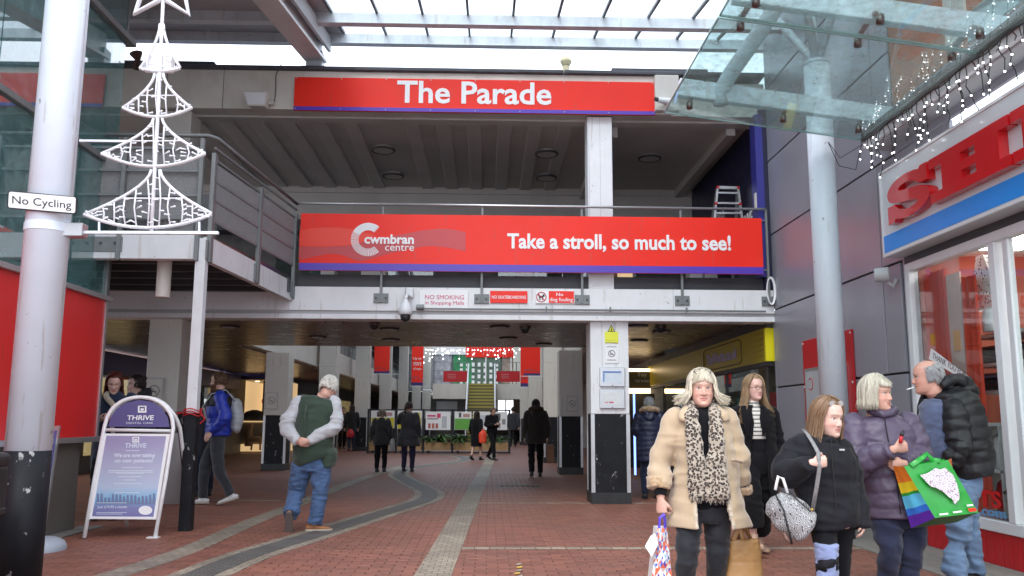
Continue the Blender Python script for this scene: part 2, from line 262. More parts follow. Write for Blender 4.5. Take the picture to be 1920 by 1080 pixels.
class MB:
    def __init__(s): s.v = []; s.f = []; s.mi = []; s.cur = 0
    def add(s, vs, fs):
        o = len(s.v); s.v += [tuple(map(float, v)) for v in vs]; s.f += [tuple(i+o for i in f) for f in fs]; s.mi += [s.cur]*len(fs); return s
    def box(s, a, b):
        x0, y0, z0 = a; x1, y1, z1 = b
        if x0 > x1: x0, x1 = x1, x0
        if y0 > y1: y0, y1 = y1, y0
        if z0 > z1: z0, z1 = z1, z0
        return s.add([(x0, y0, z0), (x1, y0, z0), (x1, y1, z0), (x0, y1, z0), (x0, y0, z1), (x1, y0, z1), (x1, y1, z1), (x0, y1, z1)],
                     [(0, 3, 2, 1), (4, 5, 6, 7), (0, 1, 5, 4), (1, 2, 6, 5), (2, 3, 7, 6), (3, 0, 4, 7)])
    def beam(s, p, q, w, h, up=(0, 0, 1)):
        p = Vector(p); q = Vector(q); d = (q-p).normalized(); u = Vector(up)
        sd = d.cross(u)
        if sd.length < 1e-4: sd = d.cross(Vector((0, 1, 0)))
        sd.normalize(); u = sd.cross(d).normalized(); sd *= w/2; u *= h/2
        vs = [p-sd-u, p+sd-u, p+sd+u, p-sd+u, q-sd-u, q+sd-u, q+sd+u, q-sd+u]
        return s.add(vs, [(0, 1, 2, 3), (7, 6, 5, 4), (0, 4, 5, 1), (1, 5, 6, 2), (2, 6, 7, 3), (3, 7, 4, 0)])
    def tube(s, pts, r, n=8, cap=True, flat=1.0, side=None):
        pts = [Vector(p) for p in pts]; k = len(pts)
        if isinstance(r, (int, float)): r = [r]*k
        vs = []; fs = []; prev = Vector(side) if side is not None else None
        for i in range(k):
            d = (pts[min(i+1, k-1)]-pts[max(i-1, 0)])
            if d.length < 1e-9: d = Vector((0, 0, 1))
            d.normalize()
            if prev is None: prev = d.orthogonal()
            a = prev-d*prev.dot(d)
            if a.length < 1e-6: a = d.orthogonal()
            a.normalize(); prev = a; b = d.cross(a)
            ra, rb = r[i] if isinstance(r[i], (tuple, list)) else (r[i], r[i]*flat)
            for j in range(n):
                t = 2*math.pi*j/n; vs.append(pts[i]+a*(math.cos(t)*ra)+b*(math.sin(t)*rb))
        for i in range(k-1):
            for j in range(n):
                j2 = (j+1) % n; fs.append((i*n+j, i*n+j2, (i+1)*n+j2, (i+1)*n+j))
        if cap: fs.append(tuple(range(n-1, -1, -1))); fs.append(tuple((k-1)*n+j for j in range(n)))
        return s.add(vs, fs)
    def cyl(s, p, q, r, n=20, r2=None): return s.tube([p, q], [r, r if r2 is None else r2], n)
    def prism(s, poly, d):
        """poly: list of 3D points (planar), extruded by vector d"""
        k = len(poly); d = Vector(d); vs = [Vector(p) for p in poly]+[Vector(p)+d for p in poly]
        fs = [tuple(range(k-1, -1, -1)), tuple(range(k, 2*k))]+[(i, (i+1) % k, k+(i+1) % k, k+i) for i in range(k)]
        return s.add(vs, fs)
    def sphere(s, c, r, n=12, m=8):
        if isinstance(r, (int, float)): r = (r, r, r)
        vs = [(c[0], c[1], c[2]-r[2])]
        for i in range(1, m):
            ph = -math.pi/2+math.pi*i/m
            for j in range(n):
                t = 2*math.pi*j/n; vs.append((c[0]+r[0]*math.cos(ph)*math.cos(t), c[1]+r[1]*math.cos(ph)*math.sin(t), c[2]+r[2]*math.sin(ph)))
        vs.append((c[0], c[1], c[2]+r[2])); fs = []
        for j in range(n): fs.append((0, 1+(j+1) % n, 1+j))
        for i in range(m-2):
            for j in range(n): a = 1+i*n; fs.append((a+j, a+(j+1) % n, a+n+(j+1) % n, a+n+j))
        a = 1+(m-2)*n
        for j in range(n): fs.append((a+j, a+(j+1) % n, len(vs)-1))
        return s.add(vs, fs)
    def quad(s, a, b, c, d): return s.add([a, b, c, d], [(0, 1, 2, 3)])
    def mesh(s, name, mats, org=(0, 0, 0), smooth=False):
        me = bpy.data.meshes.new(name); o = Vector(org)
        me.from_pydata([(v[0]-o.x, v[1]-o.y, v[2]-o.z) for v in s.v], [], s.f)
        if not isinstance(mats, (list, tuple)): mats = [mats]
        for m in mats: me.materials.append(m)
        if len(mats) > 1: me.polygons.foreach_set('material_index', s.mi)
        if smooth: me.polygons.foreach_set('use_smooth', [True]*len(me.polygons))
        me.update(); return me
    def build(s, name, mats, parent=None, smooth=False, bevel=0.0, seg=1, kind=None, org=None, recalc=False):
        if org is None: org = wloc(parent) if parent is not None else (0, 0, 0)
        me = s.mesh(name, mats, org, smooth)
        if recalc:
            bm = bmesh.new(); bm.from_mesh(me); bmesh.ops.recalc_face_normals(bm, faces=bm.faces); bm.to_mesh(me); bm.free()
        o = bpy.data.objects.new(name, me); COL.objects.link(o)
        if parent is not None: o.parent = parent
        elif any(abs(c) > 0 for c in org): o.location = org
        if bevel:
            b = o.modifiers.new('bevel', 'BEVEL'); b.width = bevel; b.segments = seg; b.limit_method = 'ANGLE'; b.angle_limit = math.radians(40)
        if kind: o['kind'] = kind
        return o
def wloc(o):
    p = Vector((0, 0, 0))
    while o is not None: p += o.location; o = o.parent
    return p
def part(name, mats, parent, fn, **kw):
    m = MB(); fn(m); return m.build(name, mats, parent, **kw)
def boxpart(name, m, parent, a, b, **kw): return MB().box(a, b).build(name, m, parent, **kw)

_tc = {}
def text_geo(body, bold=0.0, res=3):
    k = (body, bold, res)
    if k in _tc: return _tc[k]
    cu = bpy.data.curves.new('t', 'FONT'); cu.body = body; cu.offset = bold; cu.resolution_u = res; cu.fill_mode = 'FRONT'
    o = bpy.data.objects.new('t', cu); COL.objects.link(o); bpy.context.view_layer.update()
    dg = bpy.context.evaluated_depsgraph_get(); me = bpy.data.meshes.new_from_object(o.evaluated_get(dg))
    bm = bmesh.new(); bm.from_mesh(me); bmesh.ops.remove_doubles(bm, verts=bm.verts, dist=1e-5)
    bmesh.ops.triangulate(bm, faces=bm.faces)
    bm.verts.index_update()
    V = np.array([v.co[:] for v in bm.verts]); Fa = [tuple(v.index for v in f.verts) for f in bm.faces]
    E = [(e.verts[0].index, e.verts[1].index, e.link_faces[0]) for e in bm.edges if len(e.link_faces) == 1]
    be = []
    for a, b, f in E:
        ids = [v.index for v in f.verts]; i = ids.index(a)
        be.append((a, b) if ids[(i+1) % 3] == b else (b, a))
    bm.free(); bpy.data.objects.remove(o); bpy.data.curves.remove(cu); bpy.data.meshes.remove(me)
    _tc[k] = (V, Fa, be); return _tc[k]
def text(name, body, m, O, U, Wd, parent=None, thick=0.004, bold=0.0, height=None, res=3, out=None, **kw):
    """text with its left foot at O, running along U to width |U|, up direction Wd (height |Wd| of the whole bounding box)"""
    V, Fa, be = text_geo(body, bold, res)
    mn = V.min(0); mxx = V.max(0); sz = mxx-mn
    O = Vector(O); U = Vector(U); Wd = Vector(Wd); N = U.cross(Wd).normalized()
    mb = MB(); n = len(V); P = []
    for v in V:
        a = (v[0]-mn[0])/sz[0]; b = (v[1]-mn[1])/sz[1]; P.append(O+U*a+Wd*b)
    F2 = [tuple(f) for f in Fa]
    vs = [p+N*thick for p in P]+[Vector(p) for p in P]
    fs = F2+[(b, a, a+n, b+n) for a, b in be]
    mb.add(vs, fs)
    return mb.build(name, m, parent, **kw)
def poly_sheet(pts, z): return [(p[0], p[1], z) for p in pts]
# ================================================================ THE GROUND
FY = 13.4          # facade plane
RX = 4.5           # plane of the right hand shop fronts
LX = -4.66         # plane of the left hand shop wall
def curve_pts(ctrl, n=12):
    P = [Vector(c) for c in ctrl]; out = []
    P = [P[0]*2-P[1]]+P+[P[-1]*2-P[-2]]
    for i in range(1, len(P)-2):
        for k in range(n):
            t = k/n; a, b, c, d = P[i-1], P[i], P[i+1], P[i+2]
            out.append(0.5*((2*b)+(c-a)*t+(2*a-5*b+4*c-d)*t*t+(3*b-a-3*c+d)*t**3))
    out.append(P[-2]); return out
ground = boxpart('ground', M['mortar'], None, (-60, -10, -0.5), (60, 140, -0.007)); ground['kind'] = 'structure'
# far paving as one sheet with printed joints
def sheet(name, m, x0, y0, x1, y1, z, kind='structure'):
    o = boxpart(name, m, None, (x0, y0, z-0.01), (x1, y1, z)); o['kind'] = kind; return o
sheet('far_paving', M['pavefar'], -60, 21.0, 60, 140, -0.0005)
sheet('near_paving', M['pavefar'], -60, -10, 60, 5.9, -0.0005)
sheet('left_paving', M['pavefar'], -60, 5.9, -9.0, 21.0, -0.0005)
sheet('right_paving', M['pavefar'], 6.0, 5.9, 60, 21.0, -0.0005)
band = [PZ(812, 1082), PZ(883, 960), PZ(905, 905), PZ(925, 862)]
bandL = [PZ(784, 1079), PZ(868, 960), PZ(893, 905), PZ(921, 862)]; bandR = [PZ(842, 1079), PZ(900, 960), PZ(918, 905), PZ(937, 862)]
def xband(y):
    t = (y-7.31)/(29.2-7.31); return -0.435+t*0.55
cross = [PZ(1000, 1027).y, PZ(1000, 943).y]      # two rows of tan blocks across the right side
cross.append(PZ(1000, 890).y)
river = [(300, 1110), (375, 1078), (470, 1040), (590, 1003), (700, 968), (790, 940), (806, 926), (792, 915), (765, 902), (748, 890), (760, 880), (800, 873), (850, 867), (872, 862), (862, 856), (820, 851)]
riverW = curve_pts([(*PZ(*p).xy, 0) for p in river], 8)
def paver_mesh(L=0.2, W=0.1, h=0.05):
    m = MB(); g = 0.0035; c = 0.003; x, y = L/2-g, W/2-g
    vs = [(-x, -y, -h), (x, -y, -h), (x, y, -h), (-x, y, -h), (-x, -y, -c), (x, -y, -c), (x, y, -c), (-x, y, -c), (-x+c, -y+c, 0), (x-c, -y+c, 0), (x-c, y-c, 0), (-x+c, y-c, 0)]
    fs = [(8, 9, 10, 11)]+[(a, (a+1) % 4, 4+(a+1) % 4, 4+a) for a in range(4)]+[(4+a, 4+(a+1) % 4, 8+(a+1) % 4, 8+a) for a in range(4)]
    m.add(vs, fs); return m
pm = paver_mesh(); paver_me = pm.mesh('brick', M['paver'])
pv = np.array(pm.v); stuffv = []; stufff = []; cand = []
y = 5.95; row = 0
while y < 21.0:
    x = -9.0+(0.1 if row % 2 else 0.0)
    while x < 6.0:
        skip = abs(x-xband(y)) < 0.04 or any(abs(y-c) < 0.055 and x > xband(y) for c in cross)
        if not skip: cand.append((x, y))
        x += 0.2
    y += 0.1; row += 1
vis = []
for i, (x, y) in enumerate(cand):
    if y < 9.0:
        px, py, d = proj((x, y, 0))
        if 0 < px < 1210 and py < 1079: vis.append((d, i))
vis.sort(); near = set(i for d, i in vis[:270])
rr = random.Random(3)
for i, (x, y) in enumerate(cand):
    z = rr.uniform(-0.0015, 0.0005)
    if i in near:
        o = bpy.data.objects.new('brick', paver_me); COL.objects.link(o); o.parent = ground
        o.location = (x, y, z); o.rotation_euler = (rr.uniform(-.004, .004), rr.uniform(-.004, .004), rr.uniform(-.01, .01))
    else:
        k = len(stuffv)*12; stuffv.append(pv+np.array([x+rr.uniform(-.001, .001), y, z])); stufff.append(k)
V = np.concatenate(stuffv); me = bpy.data.meshes.new('paving_bricks'); F = [tuple(j+k for j in f) for k in stufff for f in pm.f]
me.from_pydata(V.tolist(), [], F); me.materials.append(M['paver']); o = bpy.data.objects.new('paving_bricks', me); COL.objects.link(o); o['kind'] = 'stuff'; o.parent = ground
# tan block rows across, each block its own piece while it shows
bb = paver_mesh(0.15, 0.105); bme = bb.mesh('block', M['tanblock'])
blk = thing('block_course', None, None); blk['kind'] = 'structure'
for ci, cy in enumerate(cross):
    x = xband(cy)+0.2
    while x < 5.2:
        if ci < 2:
            o = bpy.data.objects.new('block', bme); COL.objects.link(o); o.parent = blk; o.location = (x, cy, 0.0012)
        x += 0.152
    if ci == 2: boxpart('far_course', M['tanband'], blk, (xband(cy)+.15, cy-.05, -.02), (5.2, cy+.05, 0.002))
def ribbon(name, m, pts, w, z, t=0.03):
    mb = MB(); L = []; R = []
    for i, p in enumerate(pts):
        d = (pts[min(i+1, len(pts)-1)]-pts[max(i-1, 0)]).normalized(); s = Vector((d.y, -d.x, 0))*w/2; L.append(p-s); R.append(p+s)
    for i in range(len(pts)-1):
        a, b, c, d = L[i], R[i], R[i+1], L[i+1]
        vs = [(q.x, q.y, z) for q in (a, b, c, d)]+[(q.x, q.y, z-t) for q in (a, b, c, d)]
        mb.add(vs, [(0, 1, 2, 3), (0, 4, 5, 1), (2, 6, 7, 3), (1, 5, 6, 2), (3, 7, 4, 0)])
    o = mb.build(name, m, None); o['kind'] = 'structure'; return o
ribbon('tan_paving_border', M['tanband'], riverW, 0.50, 0.0035)
ribbon('grey_paving_ribbon', M['greyband'], riverW, 0.27, 0.0075)
ribbon('tan_straight_band', M['tanband'], [Vector((xband(y), y, 0)) for y in np.linspace(5.9, 34, 30)], 0.30, 0.0055)
left_band = curve_pts([(*PZ(*p).xy, 0) for p in [(60, 1125), (330, 1040), (470, 980), (560, 945), (660, 905), (760, 872)]], 6)
ribbon('tan_left_band', M['tanband'], left_band, 0.26, 0.0045)
ribbon('tan_cross_band', M['tanband'], [Vector((x, PZ(450, 938).y, 0)) for x in (-4.3, -3.6, -3.2)], 0.1, 0.0025)
# concrete strip at the foot of the right hand shops
o = boxpart('kerb_strip', M['concrete'], None, (RX-0.75, 4.0, -0.02), (RX+0.02, 12.6, 0.012), bevel=0.004); o['kind'] = 'structure'
o = boxpart('kerb_strip', M['concrete'], None, (LX-0.1, 4.0, -0.02), (LX+0.16, 10.6, 0.010), bevel=0.004); o['kind'] = 'structure'
o = part('drain_cover', M['greyband'], None, lambda m: [m.box((0.25+.1*i, 17.0, 0.002), (0.32+.1*i, 17.35, 0.012)) for i in range(8)]); tag(o, 'small grey drain grating set in the red paving of the covered passage', 'drain cover')
rl = random.Random(5); wq = PZ(972, 1076); wt = thing('broken_tile', 'small broken strip of gold and cream tile pieces lying on the bricks at the bottom', 'litter', (wq.x, wq.y, 0)); gw0 = mat('gold_wrapper', (.55, .38, .08), .4, metal=.3, var=.4, vscale=40)
for k in range(5):
    p = PZ(972+rl.uniform(-3, 3), 1060+k*6); MB().beam((p.x-.022, p.y, .008), (p.x+.024, p.y+rl.uniform(-.01, .01), .012+.002*k), .026, .012).build('fragment', gw0 if k % 2 else M['tanblock'], wt, bevel=.003)

# ================================================================ THE ARCADE BUILDING
arc = thing('arcade_building', 'white two storey shopping arcade building bridging the walkway under the red signs', 'building', (0, FY, 0))
zl = 2.83; zt = 2.90
# lower lintel, white edge beam in panels, ledge
boxpart('lintel', M['white'], arc, (-9, FY-0.02, 2.80), (RX, FY+0.35, 2.875), bevel=.004)
boxpart('lintel_trim', M['lightgrey'], arc, (-9, FY+0.0, 2.875), (RX, FY+0.3, 2.93))  # light grey strip set back above the lintel
xs = [-9, -6.2, -3.1, -1.3, 1.0, 2.9, RX]
for i in range(len(xs)-1):
    boxpart('edge_panel', M['white'], arc, (xs[i]+.002, FY-0.03, 2.93), (xs[i+1]-.002, FY+0.35, 3.30), bevel=.003)
boxpart('deck_edge', M['darkgrey'], arc, (-3.05, FY+0.10, 3.30), (RX, FY+0.4, 3.42))
boxpart('deck_edge_upper', M['darkgrey'], arc, (-3.05, FY+0.13, 3.42), (RX, FY+0.4, 3.52))
boxpart('upper_floor', M['darkgrey'], arc, (-9, FY+0.36, 3.05), (RX, 19.6, 3.3))
# bronze ceiling of the passage
boxpart('passage_ceiling', M['bronze'], arc, (-11, FY+0.351, 2.90), (RX, 19.6, 3.02))
boxpart('passage_end_beam', M['cream'], arc, (-11, 19.6, 2.93), (RX, 19.8, 3.3))
for x, y, lb_ in ((-4.62, 15.5, 'farthest left one, near the cream front pillar'), (-2.6, 14.6, 'front one above the old man'), (-1.8, 15.7, 'second one left of the white dome camera'), (-3.4, 17.3, 'rear one above the warmly lit shop'), (-2.0, 17.8, 'rear one above the first red banner'), (0.2, 15.2, 'front one above the far staircase'), (0.4, 17.3, 'rear one above the far staircase'), (2.6, 14.9, 'front one just right of the white pillar'), (3.2, 15.8, 'one beside the dark dome camera on the right'), (3.1, 17.6, 'rear one before the yellow fascia'), (1.2, 18.6, 'last one before the right hand banner')):
    t = thing('ceiling_light', 'round passage downlight, '+lb_, 'ceiling light', (x, y, 2.9), 0, 'downlights in the bronze passage ceiling')
    MB().cyl((x, y, 2.9), (x, y, 2.875), .19, 24, .17).build('rim', M['black'], t); MB().cyl((x, y, 2.88), (x, y, 2.87), .13, 20).build('lens', M['lightgrey'], t)
for x, y, lb_ in ((-1.95, 14.75, 'left of the white camera'), (0.65, 15.2, 'above the hooded walker'), (3.0, 14.9, 'right of the white pillar')):
    t = thing('dome_camera', 'small dark dome camera under the bronze passage ceiling, '+lb_, 'camera', (x, y, 2.9), 0, 'dark dome cameras under the passage ceiling')
    MB().cyl((x, y, 2.9), (x, y, 2.85), .10, 16).build('mount', M['steeldark'], t); MB().sphere((x, y, 2.84), (.075, .075, .07), 14, 8).build('dome', M['black'], t, smooth=True)

# pillars: cream shaft over a black plinth with aluminium corners
def pillar(x, y, wd, top, base_h=1.36, dp=None, white='cream', parent=None, strip=0.055, lab=None, seams=True):
    dp = dp or wd; t = thing('pillar', lab, 'pillar', (x, y, 0)) if parent is None else parent
    if parent is None: t['group'] = 'cream pillars with black plinths along the arcade'
    h = wd/2; k = dp/2
    s = boxpart('shaft', M[white], t, (x-h, y-k, base_h), (x+h, y+k, top), bevel=.006)
    if seams:
        for z in (3.0, 4.2):
            if base_h < z < top-0.3: boxpart('joint', M['lightgrey'], t, (x-h-.002, y-k-.002, z), (x+h+.002, y+k+.002, z+.012))
    boxpart('plinth', M['flaked'], t, (x-h+.012, y-k+.012, 0.0), (x+h-.012, y+k-.012, base_h-.002), bevel=.005)
    for sx in (-1, 1):
        for sy in (-1, 1):
            boxpart('corner_strip', M['alu'], t, (x+sx*(h+.002), y+sy*(k+.002), .17), (x+sx*(h-strip), y+sy*(k-strip), base_h-.004))
    boxpart('skirting', M['black'], t, (x-h-.006, y-k-.006, 0), (x+h+.006, y+k+.006, .165), bevel=.004)
    return t
pf = pillar(1.90, FY+0.38, 0.60, 2.80, white='white', lab='big white front pillar with yellow notice and two framed display cases', seams=False)
pf['group'] = 'white pillars at the arcade front'
for dx in (-.12, .08, .1): boxpart('seam', M['lightgrey'], pf, (1.9+dx, FY+.078, 1.37), (1.9+dx+.006, FY+.09, 2.79))
pl = pillar(-5.02, FY+0.38, 0.50, 2.80, white='cream', lab='cream front pillar behind the two women and the advertising board'); pl['group'] = 'white pillars at the arcade front'
places = {22.35: 'left pillar at the passage end just left of the old man', 29.3: 'left pillar rising directly behind the old man', 36.3: 'third left pillar in the row, left of the couple', 45.5: 'fourth left pillar, beside the first red banner', 55: 'fifth left pillar, behind the red banner with white words', 60: 'sixth left pillar, short of the far shop fronts', 61.3: 'seventh and farthest left pillar, with the small dome camera'}
for yy, lb in places.items(): pillar({36.3: -5.2, 60: -4.9, 61.3: -4.3}.get(yy, -5.33), yy, 0.58, 6.6 if yy > 23 else 2.93, lab='cream pillar with black plinth, '+lb, seams=yy > 23)
for yy, lb in {20.98: 'right pillar nearest to the dark hooded walker', 26.7: 'right pillar just beyond the second one', 36.4: 'third right pillar seen past the first two', 46: 'fourth right pillar', 58: 'fifth and farthest right pillar'}.items(): pillar(1.98, yy, 0.56, 6.6 if yy > 23 else 2.93, lab='cream pillar with black plinth, '+lb, seams=yy > 23)

# upper storey
UZ = 6.18
boxpart('upper_fascia', M['fascia'], arc, (-9, FY-0.02, UZ), (2.95, FY+0.3, 6.83), bevel=.004)
for x in (-6.35, -5.2, -4.3): boxpart('fascia_joint', M['joint'], arc, (x, FY-.024, UZ), (x+.006, FY-.01, 6.83))
boxpart('fascia_soffit', M['ceilup'], arc, (-9, FY+0.3, UZ-0.03), (RX, FY+0.55, UZ+.05))
boxpart('fascia_end_box', M['cream'], arc, (2.66, FY-0.16, 6.20), (3.05, FY-0.02, 6.80), bevel=.01)
boxpart('fascia_return', M['fascia'], arc, (2.95, FY+0.05, UZ), (RX, FY+0.3, 6.75))
for a, b in ((-9, -5.0), (-5.0, 1.2), (1.2, RX)):
    boxpart('flashing', M['roofdark'], arc, (a, FY-0.08, 6.83), (b-.01, FY+0.5, 6.93 if a < -5.1 else 6.90), bevel=.015)
boxpart('flashing_step', M['roofdark'], arc, (2.0, FY+0.1, 6.90), (3.6, FY+0.6, 7.02), bevel=.01)
boxpart('flashing_step', M['roofdark'], arc, (-9, FY+0.1, 6.93), (-4.5, FY+0.6, 7.03), bevel=.02)
boxpart('roof_deck', M['roofdark'], arc, (-9, FY+0.3, 6.5), (RX, 19.5, 6.8))
MB().add([(-1.3, FY+2.5, 6.8), (0.2, FY+2.5, 6.8), (0.2, FY+4, 6.8), (-1.3, FY+4, 6.8), (-.55, FY+3.2, 7.75)], [(0, 1, 4), (1, 2, 4), (2, 3, 4), (3, 0, 4)]).build('roof_cone', M['roofdark'], arc)
vp = MB(); vp.tube([(1.26, FY+.3, 6.85), (1.26, FY+.3, 7.15)], .055, 12); vp.tube([(1.26, FY+.3, 7.13), (1.26, FY+.3, 7.19), (1.26, FY+.3, 7.21), (1.26, FY+.3, 7.27)], [.07, .10, .10, .06], 8)
vp.tube([(1.33, FY+.3, 6.88), (1.33, FY+.3, 7.05)], .02, 6)
tag(vp.build('vent_pipe', mat('cream_pipe', (.6, .55, .35), .6)), 'small cream vent pipe with cap standing on the arcade roof edge', 'vent pipe')
# upper ceiling and its ribs
arcU = arc
boxpart('upper_ceiling', M['ceilup'], arcU, (-7.5, FY+0.55, UZ+0.02), (RX, 19.2, UZ+.1))
for i in range(15):
    x = -5.6+i*0.52
    if x > 1.55: break
    wd = 0.16 if i != 6 else 0.16
    if i == 7: continue
    boxpart('ceiling_rib', M['ceilup'], arcU, (x, FY+0.56, UZ-0.025), (x+.25, 18.05, UZ+0.02), bevel=.015, seg=2)
boxpart('ceiling_border', M['ceilup'], arcU, (-6.2, 18.05, UZ-.12), (RX, 18.099, UZ+.02))
boxpart('upper_back_beam', M['ceilup'], arcU, (-7.5, 18.1, 5.45), (RX, 18.5, UZ+.02))
boxpart('upper_back_rail', M['darkgrey'], arcU, (-7.5, 18.0, 5.2), (RX, 18.4, 5.45))
boxpart('ceiling_side_beam', M['ceilup'], arcU, (4.0, FY+.56, UZ-.14), (4.15, 18.1, UZ+.02))
boxpart('ceiling_side_beam', M['ceilup'], arcU, (1.95, FY+.56, UZ-.2), (2.15, 18.1, UZ+.02))
boxpart('upper_back_wall', mat('upper_shop_wall', (.10, .095, .09), .7, var=.3), arcU, (-7.5, 18.45, 3.3), (RX, 18.7, 5.2))
for i, (x0, x1) in enumerate(((-4.6, -3.4), (-2.6, -1.2), (0.2, 1.6), (2.0, 3.2))):
    boxpart('upper_window', M['glassfar'], arcU, (x0, 18.40, 3.9), (x1, 18.445, 5.0))
boxpart('upper_pillar', M['white'], arcU, (1.58, FY+.05, 3.31), (1.98, FY+.45, UZ-.03), bevel=.006)
for dx in (.02, .2): boxpart('upper_pillar_seam', M['lightgrey'], arcU, (1.58+dx, FY+.045, 3.5), (1.585+dx, FY+.06, UZ-.04))
boxpart('upper_side_pillar', M['cream'], arcU, (-5.25, FY+.05, 3.31), (-4.8, FY+.5, UZ-.03), bevel=.006)
for x, y, lb_ in ((-1.95, 15.3, 'front one on the left'), (1.05, 15.4, 'front one beside the white upper pillar'), (-1.95, 17.0, 'rear one on the left'), (1.15, 17.0, 'rear one beside the white upper pillar'), (3.0, 15.6, 'the one right of the white upper pillar')):
    t = thing('ceiling_light', 'round grey downlight in the upper ribbed soffit, '+lb_, 'ceiling light', (x, y, UZ-.05), 0, 'downlights in the upper soffit')
    MB().tube([(x+.2*math.cos(a), y+.2*math.sin(a), UZ-.05) for a in np.linspace(0, 6.283, 29)], .022, 6, cap=False).build('rim', M['darkgrey'], t); MB().cyl((x, y, UZ-.0), (x, y, UZ-.065), .18, 24).build('lens', M['ceilup'], t)
# upper side wall of the dental practice
dw = boxpart('practice_wall', M['navy'], arcU, (RX-.12, FY+.02, 3.3), (RX+.1, 18.4, 6.3))
boxpart('practice_edge_panel', mat('royal_blue_edge', (.03, .03, .22), .4), arcU, (RX-.2, FY-.02, 3.52), (RX-.08, FY+.25, 6.2))
for (y0, z, wv, nm) in ((16.6, 4.95, 1.1, 'THRIVE'), (14.7, 4.5, .8, 'THRIVE')):
    text('wall_lettering', nm, M['signwhite'], (RX-.125, y0, z), (0, -wv, 0), (0, 0, .24), arcU)
boxpart('notice', M['cream'], arcU, (RX-.22, FY+.02, 4.62), (RX-.19, FY+.1, 4.9))

# gutter pipe along the lower edge
pp = MB(); pp.tube([(-1.05, FY-.06, 2.965), (RX-.15, FY-.06, 2.965)], .013, 8); pp.cyl((-1.12, FY-.09, 2.98), (-1.0, FY-.09, 2.98), .045, 14)
for x in (0.9, 1.9, 3.1): pp.box((x-.01, FY-.09, 2.94), (x+.01, FY-.03, 3.01))
tag(pp.build('conduit', M['greymetal']), 'thin grey cable conduit running along the bottom of the white edge beam', 'conduit')
cb = MB(); cc = Vector((RX-.07, FY-.10, 3.28))
for k in range(3): cb.tube([cc+Vector((math.cos(t)*(.055+.008*k), -.01*k, math.sin(t)*(.20+.01*k))) for t in np.linspace(0, 6.28, 20)], .008, 6, cap=False)
tag(cb.build('cable_coil', M['signwhite'], smooth=True), 'white cable coiled up beside the end of the balcony railing', 'cable')

# ================================================================ BALCONY RAILING AND SIGNS
rail = thing('balcony_railing', 'long straight grey balcony railing carrying the wide red banner', 'railing', (0, FY, 3.3))
MB().tube([(-3.0, FY-.08, 4.62), (RX-.1, FY-.08, 4.60)], .022, 10).build('handrail', mat('satin_rail', (.55, .56, .56), .3, metal=.7), rail, smooth=True)
for z in (4.42, 3.62): MB().tube([(-2.98, FY-.05, z), (RX-.1, FY-.05, z)], .012, 8).build('rail_bar', M['greymetal'], rail)
for k in range(5):
    z = 3.65+k*.19; MB().box((-2.98, FY-.05, z), (-2.80, FY-.035, z+.02)).build('end_bar', M['greymetal'], rail)
PX5 = [PY(715, 560, FY).x, PY(903, 560, FY).x, PY(1091, 560, FY).x, PY(1278, 560, FY).x, PY(1440, 560, FY).x]
for x in PX5:
    p = MB().box((x-.018, FY-.075, 3.06), (x+.018, FY-.035, 4.6)).build('post', M['greymetal'], rail, bevel=.003)
    f = MB().box((x-.115, FY-.055, 3.05), (x+.115, FY-.032, 3.20)).build('base_bracket', M['greymetal'], rail, bevel=.004)
    [MB().cyl((x+q, FY-.055, 3.125), (x+q, FY-.075, 3.125), .016, 8).build('bolt', M['darkgrey'], f) for q in (-.075, .075)]

ban = thing('banner_sign', 'wide red banner on the balcony reading Take a stroll, so much to see!', 'sign', (0, FY-.1, 4))
BY = FY-.14
b0 = PY(560, 507, BY); b1 = PY(1432, 514, BY); zt_ = PY(563, 402, BY).z; zt2 = PY(1430, 407, BY).z
zb = (b0.z+b1.z)/2; ztp = (zt_+zt2)/2; x0, x1 = b0.x, b1.x
boxpart('panel', M['red'], ban, (x0, BY, zb), (x1, BY+.03, ztp), bevel=.003)
for q in (.14, .33, .52, .71, .87): boxpart('seam', M['reddark'], ban, (x0+(x1-x0)*q, BY-.0011, zb+.116), (x0+(x1-x0)*q+.0035, BY-.0002, ztp-.004))
boxpart('violet_stripe', M['violet'], ban, (x0+.003, BY-.004, zb+.003), (x1-.003, BY-.001, zb+.115))
def wave(name, m, top, bot, y, t=.0015):
    n = len(top); mb = MB()
    vs = [(p.x, y, p.z) for p in top]+[(p.x, y, p.z) for p in bot]
    mb.add(vs, [(i, n+i, n+i+1, i+1) for i in range(n-1)]); return mb.build(name, m, ban)
def cv(pts, Y): return curve_pts([PY(*p, Y) for p in pts], 6)
wave('dark_wave', M['reddark'], cv([(561, 462), (610, 463), (655, 460), (700, 450), (760, 438), (800, 431), (835, 429), (873, 435)], BY), cv([(560, 488), (610, 477), (640, 478), (676, 489), (720, 478), (790, 463), (830, 463), (873, 471)], BY), BY-.0015)
wave('light_wave', M['redmid'], cv([(562, 432), (600, 427), (650, 428), (700, 440)], BY), cv([(561, 461), (610, 462), (655, 459), (700, 449)], BY), BY-.0012)
wv = M['signwhite']
def tpx(body, x0p, x1p, yb, yt, Y, name='lettering', m=wv, parent=None, bold=0.0, slope=0.011, **kw):
    O = PY(x0p, yb, Y); E_ = PY(x1p, yb+(x1p-x0p)*slope, Y); T = PY(x0p, yt, Y)
    return text(name, body, m, (O.x, Y, O.z), (E_.x-O.x, 0, 0), (0, 0, T.z-O.z), parent, bold=bold, **kw)
tpx('Take a stroll, so much to see!', 951, 1371, 471, 437, BY-.004, parent=ban, bold=.028)
tpx('cwmbran', 683, 776, 457, 439, BY-.004, parent=ban, bold=.03)
tpx('centre', 722, 776, 470, 459, BY-.004, parent=ban, bold=.0)
